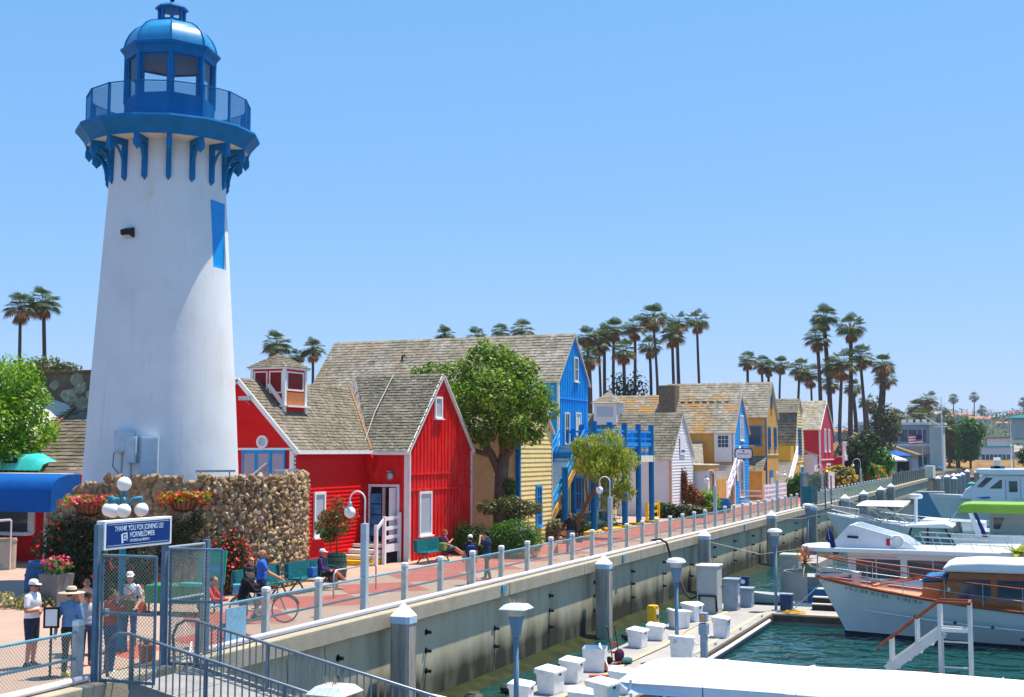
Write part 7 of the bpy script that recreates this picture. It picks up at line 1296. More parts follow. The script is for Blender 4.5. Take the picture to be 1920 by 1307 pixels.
# ------------------------------------------------------------------ boats (bows point to -X, local x = 0 at the stem, z = 0 at the water)
M['hullw'] = mat('white_gelcoat', (.72,.77,.80), .22, .05, 1.5, spec=.6, dirt=(.58,.60,.58), dscale=.9, damt=.3, stretch=(1,1,.4)); M['teak'] = mat('salmon_deck', (.58,.26,.16), .7, .1, 4, stretch=(1,8,1)); M['varnish'] = mat('varnished_mahogany', (.34,.105,.025), .25, .25, 4, spec=.6, stretch=(.6,4,4)); M['cap_rail'] = mat('cap_rail_wood', (.30,.075,.03), .35, .2, 5); M['boot'] = mat('dark_boot_stripe', (.012,.02,.035), .4); M['canvasb'] = mat('blue_canvas', (.02,.14,.34), .7, .12); M['canvasw'] = mat('white_canvas', (.80,.80,.82), .6, .05, 1.2, .15, 5, dirt=(.60,.60,.60), dscale=1.5, damt=.25); M['lime'] = mat('lime_canvas', (.19,.37,.05), .5, .08); M['tealglass'] = glass_mat('teal_glass', (.02,.20,.22), .08); M['navy'] = mat('navy_cloth', (.01,.025,.16), .7, .2)
def hull(t, L, beam, fb, fs, rake=1.2, flare=.25, draft=.9, m=None, full=.42, levels=None):
    """lofted hull: sheer, chine, waterline, keel stations; returns half-breadth and sheer functions"""
    m = m or M['hullw']; st = [0,.03,.08,.15,.24,.35,.5,.65,.8,.92,1.0]
    hb = lambda s: beam/2*min(1, (s/full))**.62*(1-.12*max(0,s-.7)/.3) if s > 0 else .03
    sh = lambda s: fb+(fs-fb)*(1-(1-min(1,s*1.25))**2)
    vs = []; lv = ((1,1.0),(.72,1-flare*.35),(.42,1-flare*.8),(.12,1-flare*1.25),(0,1-flare*1.5),(-.55,None))
    for s in st:
        row = []
        for q, k in lv:
            if k is None: row.append((s*L + rake*1.15*max(0,1-s*2.5), .02 if s < .05 else hb(s)*.15, -draft))
            else:
                w = hb(s)*(k if s > .4 else k*(s/.4)**(.0+(1-k)*1.2)); row.append((s*L + rake*(1-q)*max(0,1-s*2.2), max(.02,w), sh(s)*q))
        vs.append(row)
    n = len(lv); b = MB(); bs = MB()
    for sg in (1,-1):
        base = len(b.v); b.v += [(x, sg*y, z) for row in vs for x, y, z in row]
        for i in range(len(st)-1):
            for j in range(n-1): b.f.append((base+i*n+j, base+(i+1)*n+j, base+(i+1)*n+j+1, base+i*n+j+1))
        e = len(st)-1; b.f.append(tuple(base+e*n+j for j in range(n)))
    k = len(vs)*n
    b.f.append((  (len(st)-1)*n, k+(len(st)-1)*n, k+(len(st)-1)*n+n-1, (len(st)-1)*n+n-1)); b.f += [(j, j+1, k+j+1, k+j) for j in range(n-1)]
    h = b.build('hull', m, t, smooth=True); h.data.set_sharp_from_angle(angle=RAD(50))
    bw = MB()                                            # boot stripe just outside the hull at the waterline
    for sg in (1,-1):
        pts = [(r[4][0]-.01, sg*(r[4][1]+.012), .0) for r in vs]; p2 = [(r[3][0]-.01, sg*(r[4][1]+(r[3][1]-r[4][1])*.55+.014), sh(st[i])*.066) for i, r in enumerate(vs)]; base = len(bw.v); bw.v += [(x,y,-.25) for x,y,z in pts]+p2; m_ = len(pts); bw.f += [(base+i,base+i+1,base+m_+i+1,base+m_+i) for i in range(m_-1)]
    bw.build('boot_stripe', M['boot'], t)
    return hb, sh, st
def deck(t, L, hb, sh, st, m, drop=.06, name='deck', s0=0.0):
    b = MB(); ss = [s for s in st if s >= s0]
    b.v += [(s*L, hb(s)-.03, sh(s)-drop) for s in ss]+[(s*L, -hb(s)+.03, sh(s)-drop) for s in ss]; n = len(ss); b.f += [(i, i+1, n+i+1, n+i) for i in range(n-1)]; return b.build(name, m, t)
def rail_line(t, L, hb, sh, st, dz, r, m, s1=1.0, inset=.05, name='rail', sides=(1,-1)):
    for sg in sides: MB().tube([(s*L+.03, sg*max(.0,hb(s)-inset), sh(s)+dz) for s in st if s <= s1], r, 6).build(name, m, t, smooth=True)
def stanchions(t, L, hb, sh, ss, dz, m, inset=.05):
    for s in ss:
        for sg in (1,-1): MB().tube([(s*L, sg*(hb(s)-inset), sh(s)), (s*L, sg*(hb(s)-inset), sh(s)+dz)], .016, 5).build('stanchion', m, t)
def prof(t, name, poly, y0, y1, m, bev=0): return MB().prism(poly, 'y', y0, y1).build(name, m, t, bev=bev)
# --- classic motor yacht with varnished deckhouse
t = thing('classic_yacht', 'classic white motor yacht with varnished deckhouse and salmon deck', 'yacht', (-8.4,51.7,ZW)); L = 17
hb, sh, st = hull(t, L, 4.1, 2.2, 1.15, 1.15, .30); deck(t, L, hb, sh, st, M['teak'], .08)
for sg in (1,-1): MB().tube([(s*L, sg*hb(s), sh(s)+.02) for s in st], .06, 6).build('cap_rail', M['cap_rail'], t, smooth=True); MB().tube([(s*L+.55*max(0,1-s*2.2)+.05, sg*(hb(s)*.93 if s > .3 else hb(s)*(.80+.4*s)), sh(s)*.52) for s in st[2:]], .03, 5).build('rub_strake', M['hullw'], t)
rail_line(t, L, hb, sh, st, .86, .032, M['cap_rail'], 1.0, .08, 'hand_rail'); rail_line(t, L, hb, sh, st, .42, .012, M['steel'], 1.0, .08); stanchions(t, L, hb, sh, (.04,.12,.2,.29,.37,.45,.53,.62,.7), .86, M['steel'], .08)
MB().tube([(-.02,0,2.2),(.02,0,3.06)], .03, 6).build('stem_post', M['steel'], t); MB().tube([(.0,0,3.06),(3,1.0,3.0)], .02, 5).build('rail', M['cap_rail'], t)
for p, q in (((2.2,-.8,2.0),(5.2,.7,2.5)),((2.0,.8,1.98),(5.2,-.8,2.6))): MB().tube([p,q], .035, 6).build('boat_hook', M['cap_rail'], t)
hs0 = 1.0
MB().prism([(4.0,1.35),(5.0,1.35),(5.0,2.28),(4.1,2.22)], 'y', -.75, .75).build('hatch_trunk', M['varnish'], t, bev=.03); MB().prism([(3.98,2.22),(5.0,2.30),(5.0,2.55),(4.2,2.46)], 'y', -.8, .8).build('hatch_cover', M['canvasb'], t, bev=.08)
cab_ = [(4.55,1.25),(5.15,2.70),(13.2,2.70),(13.2,1.15)]; prof(t, 'deckhouse', cab_, -1.35, 1.35, M['varnish'], .03)
rf = prof(t, 'deckhouse_roof', [(4.9,2.72),(4.88,2.86),(5.2,3.02),(6.2,3.10),(13.4,3.08),(13.4,2.72)], -1.55, 1.55, M['canvasw'], .12)
for sg in (-1,):
    yy = sg*1.352
    for poly in ([(5.35,1.70),(5.62,2.45),(6.55,2.45),(6.55,1.70)],[(6.78,1.70),(6.78,2.45),(8.3,2.45),(8.3,1.70)],[(8.5,1.70),(8.5,2.45),(10,2.45),(10,1.70)]): w = prof(t, 'window', poly, yy-.012, yy, M['glass'])
for yy in (-.65,.0,.65): w = MB().add([(4.72,yy-.28,1.75),(4.72,yy+.28,1.75),(5.0,yy+.28,2.45),(5.0,yy-.28,2.45)], [(0,1,2,3)]).build('window', M['glass'], t)
MB().box(5.02,5.12,-1.37,-1.352,1.98,2.12).build('name_plate', M['white'], t)
for x_, z_ in ((3.9,1.05),(5.3,.9),(6.6,.8),(7.6,.42)): MB().tube([(x_,-2.03,z_),(x_,-1.9,z_)], .07, 10).build('porthole', M['glass'], t)
MB().tube([(2.2,-.3,1.97),(2.7,.2,1.97)], .06, 8).tube([(2.5,-.1,1.97),(2.5,-.1,2.2)], .07, 8).build('windlass', M['steel'], t); MB().lathe([(.18,1.95),(.2,2.45),(.16,2.47),(0,2.47)], 14, (1.5,.1,0)).build('vent', M['steel'], t); MB().bar((-.1,0,2.24),(1.2,.15,2.3), .1, .12).build('anchor', M['steel'], t)
lt_ = MB(); random.seed(2)
for k in range(15):
    s = .06+.012*k
    if k == 9: continue
    x_ = s*L+.14; y_ = -hb(s)*.985-.008; z_ = sh(s)-.24
    for q in range(2+k%2): lt_.bar((x_+q*.05,y_-.004,z_),(x_+q*.05+random.uniform(-.03,.05),y_-.004,z_+.13), .018, .012)
lt_.build('name_lettering', M['boot'], t)
# --- white houseboat behind, upper deck with low bridge bulwark
t = thing('houseboat', 'white flat-topped houseboat with life ring and upper deck rails', 'houseboat', (-10.4,59.6,ZW)); X = lambda x: x+10.4; Z = lambda z: z-ZW
prof(t, 'hull', [(.9,-.4),(.4,.75),(11.5,.75),(11.5,-.4)], -2.0, 2.0, M['hullw'], .08); MB().prism([(.1,-.5),(.6,-1.6),(9.3,-1.9),(9.3,1.9),(.6,1.6),(.1,.5)], 'z', Z(-.14), Z(.06)).build('upper_deck', M['hullw'], t, bev=.04)
prof(t, 'cabin_wall', [(X(-8.1),.7),(X(-8.1),2.72),(X(-1.2),2.72),(X(-1.2),.7)], -1.35, 1.5, M['lilac']); 
for a, b_ in ((-7.75,-6.9),(-6.85,-5.85),(-5.55,-4.5),(-4.45,-3.6)): w = MB().box(X(a),X(b_),-1.375,-1.35,Z(-1.25),Z(-.42)).build('window', M['glass'], t)
br = MB(); 
prof(t, 'bridge_bulwark', [(X(-8.95),Z(.06)),(X(-8.02),Z(1.06)),(X(-7.82),Z(1.08)),(X(-5.7),Z(.5)),(X(-5.05),Z(.06))], -1.35, -1.28, M['hullw'], .02); prof(t, 'bridge_bulwark', [(X(-8.95),Z(.06)),(X(-8.02),Z(1.06)),(X(-7.82),Z(1.08)),(X(-5.7),Z(.5)),(X(-5.05),Z(.06))], 1.2, 1.27, M['hullw'], .02)
MB().add([(X(-8.95),-1.3,Z(.06)),(X(-8.95),1.25,Z(.06)),(X(-8.02),1.25,Z(1.06)),(X(-8.02),-1.3,Z(1.06)),(X(-8.8),-1.3,Z(.06)),(X(-8.8),1.25,Z(.06)),(X(-7.9),1.25,Z(1.06)),(X(-7.9),-1.3,Z(1.06))], [(0,1,2,3),(7,6,5,4),(2,6,7,3)]).build('bridge_front', M['hullw'], t)
lr = thing('life_ring', 'white life ring with dark lettering on the houseboat bulwark', 'life ring', (-5.95,58.22,.36)); b = MB(); n = 24
b.add([((.26+.065*math.cos(2*math.pi*j/8))*math.cos(2*math.pi*i/n), .045*math.sin(2*math.pi*j/8), (.26+.065*math.cos(2*math.pi*j/8))*math.sin(2*math.pi*i/n)) for i in range(n) for j in range(8)], [(i*8+j, i*8+(j+1)%8, ((i+1)%n)*8+(j+1)%8, ((i+1)%n)*8+j) for i in range(n) for j in range(8)]); b.build('ring', M['white'], lr, smooth=True)
for k in range(9): a = RAD(-150+k*14) if k < 5 else RAD(40+k*14); MB().bar((.235*math.cos(a),-.046,.235*math.sin(a)),(.285*math.cos(a),-.046,.285*math.sin(a)), .03, .012).build('letter', M['boot'], lr)
MB().box(X(-6.42),X(-6.26),-1.4,-1.35,Z(.2),Z(.5)).build('red_flag', pm('red_cloth', (.5,.02,.08)), t); MB().tube([(X(-8.1),-1.42,Z(.55)),(X(-7.62),-1.42,Z(.53))], .05, 8).build('boat_lamp', M['boot'], t)
for dz in (.36,.6): MB().tube([(X(-5.2),-1.5,Z(.06+dz)),(X(-1.2),-1.6,Z(dz-.05))], .018, 6).build('rail', M['steel'], t); MB().tube([(X(-5.2),1.5,Z(.06+dz)),(X(-1.2),1.6,Z(dz-.05))], .018, 6).build('rail', M['steel'], t)
for k in range(6):
    x_ = X(-5.0+.75*k)
    for sg in (-1,1): MB().tube([(x_,sg*1.5,Z(.05)),(x_-.25,sg*1.5,Z(.62))], .014, 5).build('stanchion', M['steel'], t)
fo = (-8.75,58.0,-.2); ff = thing('furled_flag', 'furled navy blue flag on a pole at the houseboat bow', 'flag', fo, RAD(10)); MB().tube([(.02,0,-.3),(-.18,0,1.2)], .018, 6).build('pole', M['steel'], ff); MB().add([(-.16,0,1.15),(-.05,.08,1.1),(.06,-.04,.85),(-.28,.05,.62),(.1,-.08,.6),(.16,.06,.35),(.30,-.05,.0),(.05,.08,-.05),(-.1,-.03,.45)], [(0,1,2),(0,2,3),(2,4,3),(3,4,8),(4,5,8),(5,6,8),(6,7,8)]).build('cloth', M['navy'], ff)
for dx, sc_, lab in ((-7.5,1.1,'leafy banana plant in a pot on the houseboat foredeck'),(-.95,1.2,'bright palm-like plant at the right edge of the houseboat')):
    p_ = thing('deck_plant', lab, 'plant', (dx,57.6,-2.05 if dx < -2 else -.35), 0, 'plants on the houseboat'); MB().lathe([(.16,0),(.22,.35),(.18,.35)], 12).build('pot', M['plaster'], p_)
    for k in range(13 if dx < -2 else 20):
        a = k*2.4; e = random.uniform(.3,1.2); l_ = random.uniform(.7,1.1)*sc_; pts = [Vector((0,0,.3))+Vector((math.cos(a)*math.cos(e), math.sin(a)*math.cos(e), math.sin(e)-.5*q))*l_*q for q in (0,.35,.7,1.0)]; sd_ = Vector((-math.sin(a),math.cos(a),0)); w_ = (.02,.13,.11,.01)
        MB().add([p+sd_*w for p, w in zip(pts,w_)]+[p-sd_*w for p, w in zip(pts,w_)], [(0,1,5,4),(1,2,6,5),(2,3,7,6)]).build('leaf', M['leafyg'], p_)
dr_ = thing('dracaena', 'spiky dark red dracaena standing in the grey pontoon boat', 'plant', (-9.9,57.6,-1.75)); MB().tube([(0,0,0),(0,0,.8)], .05, 6).build('trunk', M['bark'], dr_)
for k in range(34): a = k*2.4; e = -.5+1.9*(k/34); l_ = .75; q = Vector((math.cos(a)*math.cos(e), math.sin(a)*math.cos(e), math.sin(e))); sd_ = Vector((-math.sin(a),math.cos(a),0))*.025; p0 = Vector((0,0,.8)); MB().add([p0-sd_, p0+sd_, p0+q*l_*.6+sd_, p0+q*l_+Vector((0,0,-.12)), p0+q*l_*.6-sd_], [(0,1,2,3,4)]).build('leaf', M['redleaf'] if k > 12 else M['grey'], dr_)
pb_ = thing('pontoon_boat', 'small grey pontoon boat with curved grey canvas screens', 'boat', (-11.0,58.4,ZW)); prof(pb_, 'hull', [(.1,.0),(0,.45),(3.4,.45),(3.4,-.2),(.5,-.2)], -1.0, 1.0, M['hullw'], .08)
M['scr'] = mat('grey_canvas_screen', (.36,.37,.37), .7, .08); MB().lathe([(1.0,.55),(1.02,1.75)], 14, (1.05,0,0), a0=RAD(100), a1=RAD(280)).build('screen', M['scr'], pb_, smooth=True); MB().tube([(1.05+1.03*math.cos(RAD(100+18*k)),1.03*math.sin(RAD(100+18*k)),1.77) for k in range(11)], .03, 6).build('screen_rail', M['steel'], pb_); MB().box(1.0,3.2,-.98,-.94,.5,1.1).build('side_panel', M['canvasb'], pb_)
MB().box(1.6,3.2,-.6,.8,1.55,1.7).build('bimini_top', M['canvasb'], pb_)
sk = thing('moored_dinghy', 'small white dinghy with outboard tucked against the seawall piles', 'boat', (-13.2,60.5,ZW), RAD(15)); hb2, sh2, st2 = hull(sk, 2.6, 1.2, .55, .42, .3, .2, .2); deck(sk, 2.6, hb2, sh2, st2, M['plaster'], .1); MB().box(2.4,2.75,-.18,.18,.2,1.1).build('outboard', M['white'], sk, bev=.04)
st_ = thing('storage_locker', 'grey locker with pale green lid on the inner float', 'locker', (-11.8,64.6,DZ)); MB().box(-.45,.45,-.5,.5,-.3,1.5).build('case', M['scr'], st_); MB().box(-.5,.5,-.56,.56,1.5,1.6).build('lid', mat('pale_green_lid', (.40,.52,.46), .6), st_)
# --- white sailboat with bimini
t = thing('white_sailboat', 'white boat with a low bow and white bimini on steel frames', 'boat', (-12.0,77.6,ZW)); L = 13; hb, sh, st = hull(t, L, 3.6, 3.5, 2.6, 1.6, .3, .8); deck(t, L, hb, sh, st, M['hullw'], .05); rail_line(t, L, hb, sh, st, .5, .016, M['steel']); rail_line(t, L, hb, sh, st, .03, .04, M['hullw']); stanchions(t, L, hb, sh, (.05,.14,.24,.36,.5,.64), .5, M['steel'])
MB().add([(1.9,-1.3,4.02),(2.2,-1.0,4.24),(2.2,1.0,4.24),(1.9,1.3,4.02),(4.6,-1.3,4.0),(4.8,-1.0,4.27),(4.8,1.0,4.27),(4.6,1.3,4.0)], [(0,1,5,4),(1,2,6,5),(2,3,7,6),(0,3,2,1),(4,5,6,7)]).build('bimini', M['canvasw'], t)
for x0_, x1_ in ((2.0,3.6),(3.4,2.6),(4.6,3.0),(3.0,4.7)):
    for sg in (-1,1): MB().tube([(x0_,sg*1.25,4.0),(x1_,sg*1.3,2.9)], .02, 5).build('bimini_frame', M['steel'], t)
prof(t, 'cockpit_coaming', [(5.0,2.6),(5.6,3.3),(9,3.2),(9,2.5)], -1.2, 1.2, M['hullw'], .06)
# --- cruiser with white hardtop and teal windows, radar mast
t = thing('hardtop_cruiser', 'white cruiser with teal windows, flat hardtop and radar pole', 'boat', (-8.2,66.2,ZW)); X = lambda x: x+8.2; L = 13; hb, sh, st = hull(t, L, 3.4, 2.3, 1.7, 1.2, .28); deck(t, L, hb, sh, st, M['hullw'], .05)
prof(t, 'cabin', [(X(-6.4),Z(-.95)),(X(-6.2),Z(-.3)),(X(-1.0),Z(-.2)),(X(-1.0),Z(-.95))], -1.3, 1.3, M['hullw'], .04); prof(t, 'window_band', [(X(-6.2),Z(-.28)),(X(-5.92),Z(.62)),(X(-4.42),Z(.64)),(X(-3.95),Z(-.26))], -1.15, 1.15, M['tealglass']); prof(t, 'hardtop', [(X(-6.15),Z(.63)),(X(-6.13),Z(.76)),(X(-4.4),Z(.86)),(X(-4.02),Z(.72)),(X(-4.02),Z(.63))], -1.35, 1.35, M['hullw'], .04)
for a, b_ in (((-6.25,-.28),(-5.95,.64)),((-5.2,-.28),(-5.2,.64)),((-4.4,.64),(-3.9,-.3))): MB().bar((X(a[0]),-1.17,Z(a[1])),(X(b_[0]),-1.17,Z(b_[1])), .06, .09).build('window_post', M['boot'], t)
MB().tube([(X(-5.85),0,Z(.8)),(X(-5.82),0,Z(2.0))], .09, 10).build('radar_pole', M['hullw'], t); MB().lathe([(.3,0),(.34,.08),(.32,.2),(.2,.24),(0,.24)], 16, (X(-5.82),0,Z(2.0))).build('radar_dome', M['hullw'], t)
# --- cruiser with lime green bimini
t = thing('lime_canopy_boat', 'white sport boat under a lime green bimini with clear side curtains', 'boat', (-6.2,70.6,ZW)); X = lambda x: x+6.2; L = 12; hb, sh, st = hull(t, L, 3.6, 2.9, 2.2, 1.2, .28); deck(t, L, hb, sh, st, M['hullw'], .05)
prof(t, 'bimini', [(X(-4.05),Z(1.36)),(X(-3.85),Z(1.64)),(X(-3.4),Z(1.7)),(X(3),Z(1.68)),(X(3.2),Z(1.4)),(X(3.2),Z(1.2)),(X(-3.95),Z(1.2))], -1.65, 1.65, M['lime'], .1)
prof(t, 'radar_arch', [(X(-3.5),Z(1.2)),(X(-3.3),Z(1.2)),(X(-2.85),Z(.0)),(X(-3.15),Z(.0))], -1.6, -1.5, M['hullw']); prof(t, 'radar_arch', [(X(-3.25),Z(1.2)),(X(-3.1),Z(1.2)),(X(-2.6),Z(.0)),(X(-2.82),Z(.0))], -1.62, -1.5, M['navy']); prof(t, 'cabin', [(X(-5.0),Z(-.7)),(X(-4.7),Z(.1)),(X(5),Z(.15)),(X(5),Z(-.7))], -1.45, 1.45, M['hullw'], .04)
curt = clear_glass('clear_vinyl', (.80,.84,.84)); prof(t, 'side_curtain', [(X(-4.9),Z(.12)),(X(-4.0),Z(1.2)),(X(-3.5),Z(1.2)),(X(-3.15),Z(.12))], -1.56, -1.55, curt); prof(t, 'bulkhead', [(X(-2.6),Z(.1)),(X(-2.6),Z(1.2)),(X(3),Z(1.2)),(X(3),Z(.1))], 1.3, 1.4, M['hullw']); prof(t, 'window', [(X(-2.4),Z(.25)),(X(-2.4),Z(.85)),(X(-1.85),Z(.85)),(X(-2.1),Z(.25))], 1.26, 1.3, M['glass']); prof(t, 'seat', [(X(-4.6),Z(.1)),(X(-4.5),Z(.6)),(X(-4.0),Z(.65)),(X(-3.9),Z(.1))], -.6, .6, M['scr'], .08)
MB().tube([(X(-4.05),-1.6,Z(1.3)),(X(-4.95),-1.5,Z(.1))], .025, 6).build('frame_tube', M['steel'], t)
# --- big white motor yacht
t = thing('white_motor_yacht', 'big white motor yacht with flared bow and dark raked windows', 'yacht', (-7.1,90.2,ZW)); X = lambda x: x+7.1; L = 22; hb, sh, st = hull(t, L, 5.0, 4.35, 4.05, 2.2, .42, 1.2); deck(t, L, hb, sh, st, M['hullw'], .25)
prof(t, 'foredeck_house', [(X(-5.0),Z(1.2)),(X(-4.67),Z(1.83)),(X(-4.19),Z(2.15)),(X(-3.4),Z(2.0)),(X(-3.0),Z(1.0))], -1.3, 1.3, M['hullw'], .1); prof(t, 'superstructure', [(X(-4.3),Z(1.0)),(X(-4.19),Z(2.0)),(X(-3.5),Z(2.82)),(X(6),Z(2.74)),(X(6),Z(1.0))], -1.75, 1.75, M['hullw'], .05); prof(t, 'roof', [(X(-4.12),Z(3.10)),(X(-3.87),Z(3.2)),(X(6.5),Z(3.2)),(X(6.5),Z(2.78)),(X(-3.5),Z(2.82))], -2.0, 2.0, M['hullw'], .05)
for nm_, poly in (('window',[(-3.93,2.02),(-3.32,2.65),(-2.90,2.6),(-3.57,1.97)]),('window',[(-3.15,1.92),(-2.49,2.48),(-2.36,2.49),(-2.38,1.93)]),('window',[(-1.94,1.71),(-1.94,2.42),(-1.43,2.42),(-1.43,1.71)]),('window',[(-.9,1.8),(-.9,2.45),(1.5,2.45),(1.5,1.8)])): prof(t, nm_, [(X(a),Z(b_)) for a, b_ in poly], -1.775, -1.755, M['glass'])
fr_ = MB(); 
for a in (-2.14,-1.24): fr_.box(X(a)-.02,X(a)+.02,-1.78,-1.75,Z(1.2),Z(2.55))
fr_.build('door_frame', M['scr'], t); MB().add([(X(-4.25),-1.5,Z(2.05)),(X(-4.25),1.5,Z(2.05)),(X(-3.56),1.5,Z(2.78)),(X(-3.56),-1.5,Z(2.78))], [(0,1,2,3)]).build('windscreen', M['glass'], t)
prof(t, 'wing_panel', [(X(-1.1),Z(1.2)),(X(-.2),Z(2.7)),(X(3),Z(2.7)),(X(3),Z(1.2))], -1.9, -1.8, M['hullw']); MB().box(X(-3.1),X(-2.2),-.2,.2,Z(3.2),Z(3.38)).build('radar_scanner', M['canvasb'], t); MB().box(X(-2.88),X(-2.48),-.2,.2,Z(3.2),Z(3.75)).build('mast_box', M['scr'], t, bev=.02); MB().box(X(-2.9),X(-2.46),-.22,.22,Z(3.75),Z(3.95)).build('mast_top', M['white'], t); MB().tube([(X(-1.75),-1,Z(3.2)),(X(-1.75),-1,Z(6.3))], .02, 5).build('antenna', M['white'], t)
MB().tube([(X(-6.0),0,Z(1.5)),(X(-6.02),0,Z(-.2))], .012, 4).build('bow_line', M['white'], t); MB().add([(X(-4.0),-2.2,Z(1.32)),(X(-3.2),-2.0,Z(1.42)),(X(-3.0),-2.3,Z(1.3)),(X(-3.5),-2.35,Z(1.25))], [(0,1,2,3)]).build('folded_cover', M['canvasb'], t)
# --- foreground tour boat: its white canopy fills the bottom right corner
t = thing('canopy_boat', 'tour boat with a large flat white canopy in the bottom right corner', 'boat', (-7.55,24.2,ZW)); X = lambda x: x+7.8
hb, sh, st = hull(t, 14, 2.5, 1.1, .95, .6, .15, .6, M['canvasb']); deck(t, 14, hb, sh, st, M['dock'], .3)
cs = [(-1.22,.05),(-1.15,.14),(-.8,.24),(-.3,.31),(.3,.31),(.8,.25),(1.1,.15),(1.15,.05)]; xs = [.0,.06,.2,.5,1.2,3,5.2,7.5,10,13]; b = MB()
for i, x_ in enumerate(xs):
    k = min(1, (x_/.8)**.5); 
    for y_, z_ in cs: b.v.append((x_, y_*(.86+.14*k), Z(.05+(z_-.05)*k + .02*math.sin(x_*1.3+y_))))
n = len(cs); b.f += [(i*n+j, (i+1)*n+j, (i+1)*n+j+1, i*n+j+1) for i in range(len(xs)-1) for j in range(n-1)]; b.f.append(tuple(range(n))); b.build('canopy', M['canvasw'], t, smooth=True)
for x_ in (1.7,3.4,5.1,6.8,8.5):
    MB().tube([(x_, y_, Z(z_+.012)) for y_, z_ in cs], .012, 5).build('seam', M['hullw'], t)
M['valance'] = mat('pale_blue_valance', (.62,.68,.76), .6, .04); xv = (.0,1.7,5.2,8.5,13)
for i in range(4): MB().add([(xv[i]+.01,-1.22 if i else -1.08,Z(.05)),(xv[i+1]-.01,-1.22,Z(.05)),(xv[i+1]-.01,-1.24,Z(-.14)),(xv[i]+(.02 if i else .3),-1.24,Z(-.14))], [(0,1,2,3)]).build('valance', M['valance'] if i < 2 else M['canvasb'], t)
for x_ in (.3,2.1,3.9,5.6,7.6):
    for y_ in (-1.15,1.1): MB().tube([(x_,y_,.7),(x_,y_,Z(.1))], .03, 6).build('canopy_post', M['white'], t)
for x_ in (.4,1.0): MB().box(x_,x_+.35,-1.18,-1.16,Z(-.75),Z(-.35)).build('notice', M['white'], t)
MB().tube([(.5,-1.2,Z(-.7)),(2.4,-1.2,Z(-.2))], .04, 6).build('boat_hook', M['steel'], t)
# --- white boarding stair with wooden handrail on the hidden finger float
so = (-3.0,40.2,DZ); t = thing('boarding_stair', 'white boarding stair with reddish wooden handrail before the classic yacht', 'stair', so); M['stairw'] = mat('grey_white_stair', (.60,.63,.62), .5, .08)
def S3(x, z): return (x*.967+3.0-.0, z-DZ)                     # figures taken along the float
def sp_(x, y, z): return (x+3.0, y, z-DZ)
for y_ in (0,.75):
    for x_ in (-2.95,-2.1): MB().bar(sp_(x_,y_,-2.4), sp_(x_,y_,-.2), .1, .1).build('leg', M['stairw'], t)
    MB().bar(sp_(-4.5,y_,-2.25), sp_(-2.95,y_,-1.05), .05, .28).build('stringer', M['stairw'], t); MB().bar(sp_(-4.75,y_,-1.6), sp_(-2.98,y_,-.15), .06, .07).build('hand_rail', M['cap_rail'], t); MB().bar(sp_(-3.0,y_,-.15), sp_(-2.05,y_,-.15), .07, .08).build('hand_rail', M['cap_rail'], t)
    for x_, z0_, z1_ in ((-4.38,-2.3,-1.32),(-3.62,-1.75,-.68)): MB().bar(sp_(x_,y_,z0_), sp_(x_,y_,z1_), .08).build('baluster', M['stairw'], t)
for k in range(5): MB().box(3.0-4.42+k*.33,3.0-4.12+k*.33,.02,.73,-2.2+k*.25-DZ,-2.16+k*.25-DZ).build('tread', M['stairw'], t)
MB().box(3.0-2.95,3.0-2.1,.0,.75,-1.02-DZ,-.96-DZ).build('platform', M['white'], t)
for z_ in (-.86,-1.3,-2.05): MB().bar(sp_(-2.95,0,z_), sp_(-2.1,0,z_), .04, .05).build('rung', M['stairw'], t)
MB().box(3.0-2.9,3.0-2.15,-.06,.0,-.98-DZ,-.9-DZ).build('step_edge', M['white'], t); MB().bar(sp_(-2.1,.75,-.15), sp_(-2.1,0,-.15), .07, .08).build('hand_rail', M['cap_rail'], t)
rb_ = tag(MB().sphere((0,0,0), (.3,.3,.12), 14, 8).build('red_buoy', pm('buoy_red', (.55,.02,.02), .4), smooth=True), 'red round float beside the boarding stair legs', 'buoy'); rb_.location = (-3.35,39.6,-2.25)
tb = thing('teal_skiff', 'small teal-covered skiff moored beyond the big motor yacht', 'boat', (-7.4,128,ZW), 0); hb2, sh2, st2 = hull(tb, 6, 2.0, 1.6, 1.2, .6, .2, .4); prof(tb, 'cover', [(.8,3.9),(1.0,4.2),(4.5,4.0),(4.8,3.7)], -1.2, 1.2, M['awnturq'], .05)
for x_ in (1.2,4.3): MB().tube([(x_,0,1.2),(x_,0,4.0)], .06, 6).build('post', M['steel'], tb)
bx_ = thing('blue_dock_shed', 'small blue shed box on the far float', 'shed', (-10.2,132,DZ)); MB().box(-1.2,1.2,-1,1,0,2.6).build('wall', M['railblue'], bx_); MB().box(-1.3,1.3,-1.1,1.1,2.6,2.75).build('roof', M['steel'], bx_)

dr_.scale = (1.5,1.5,1.4)
HAZE = .00014
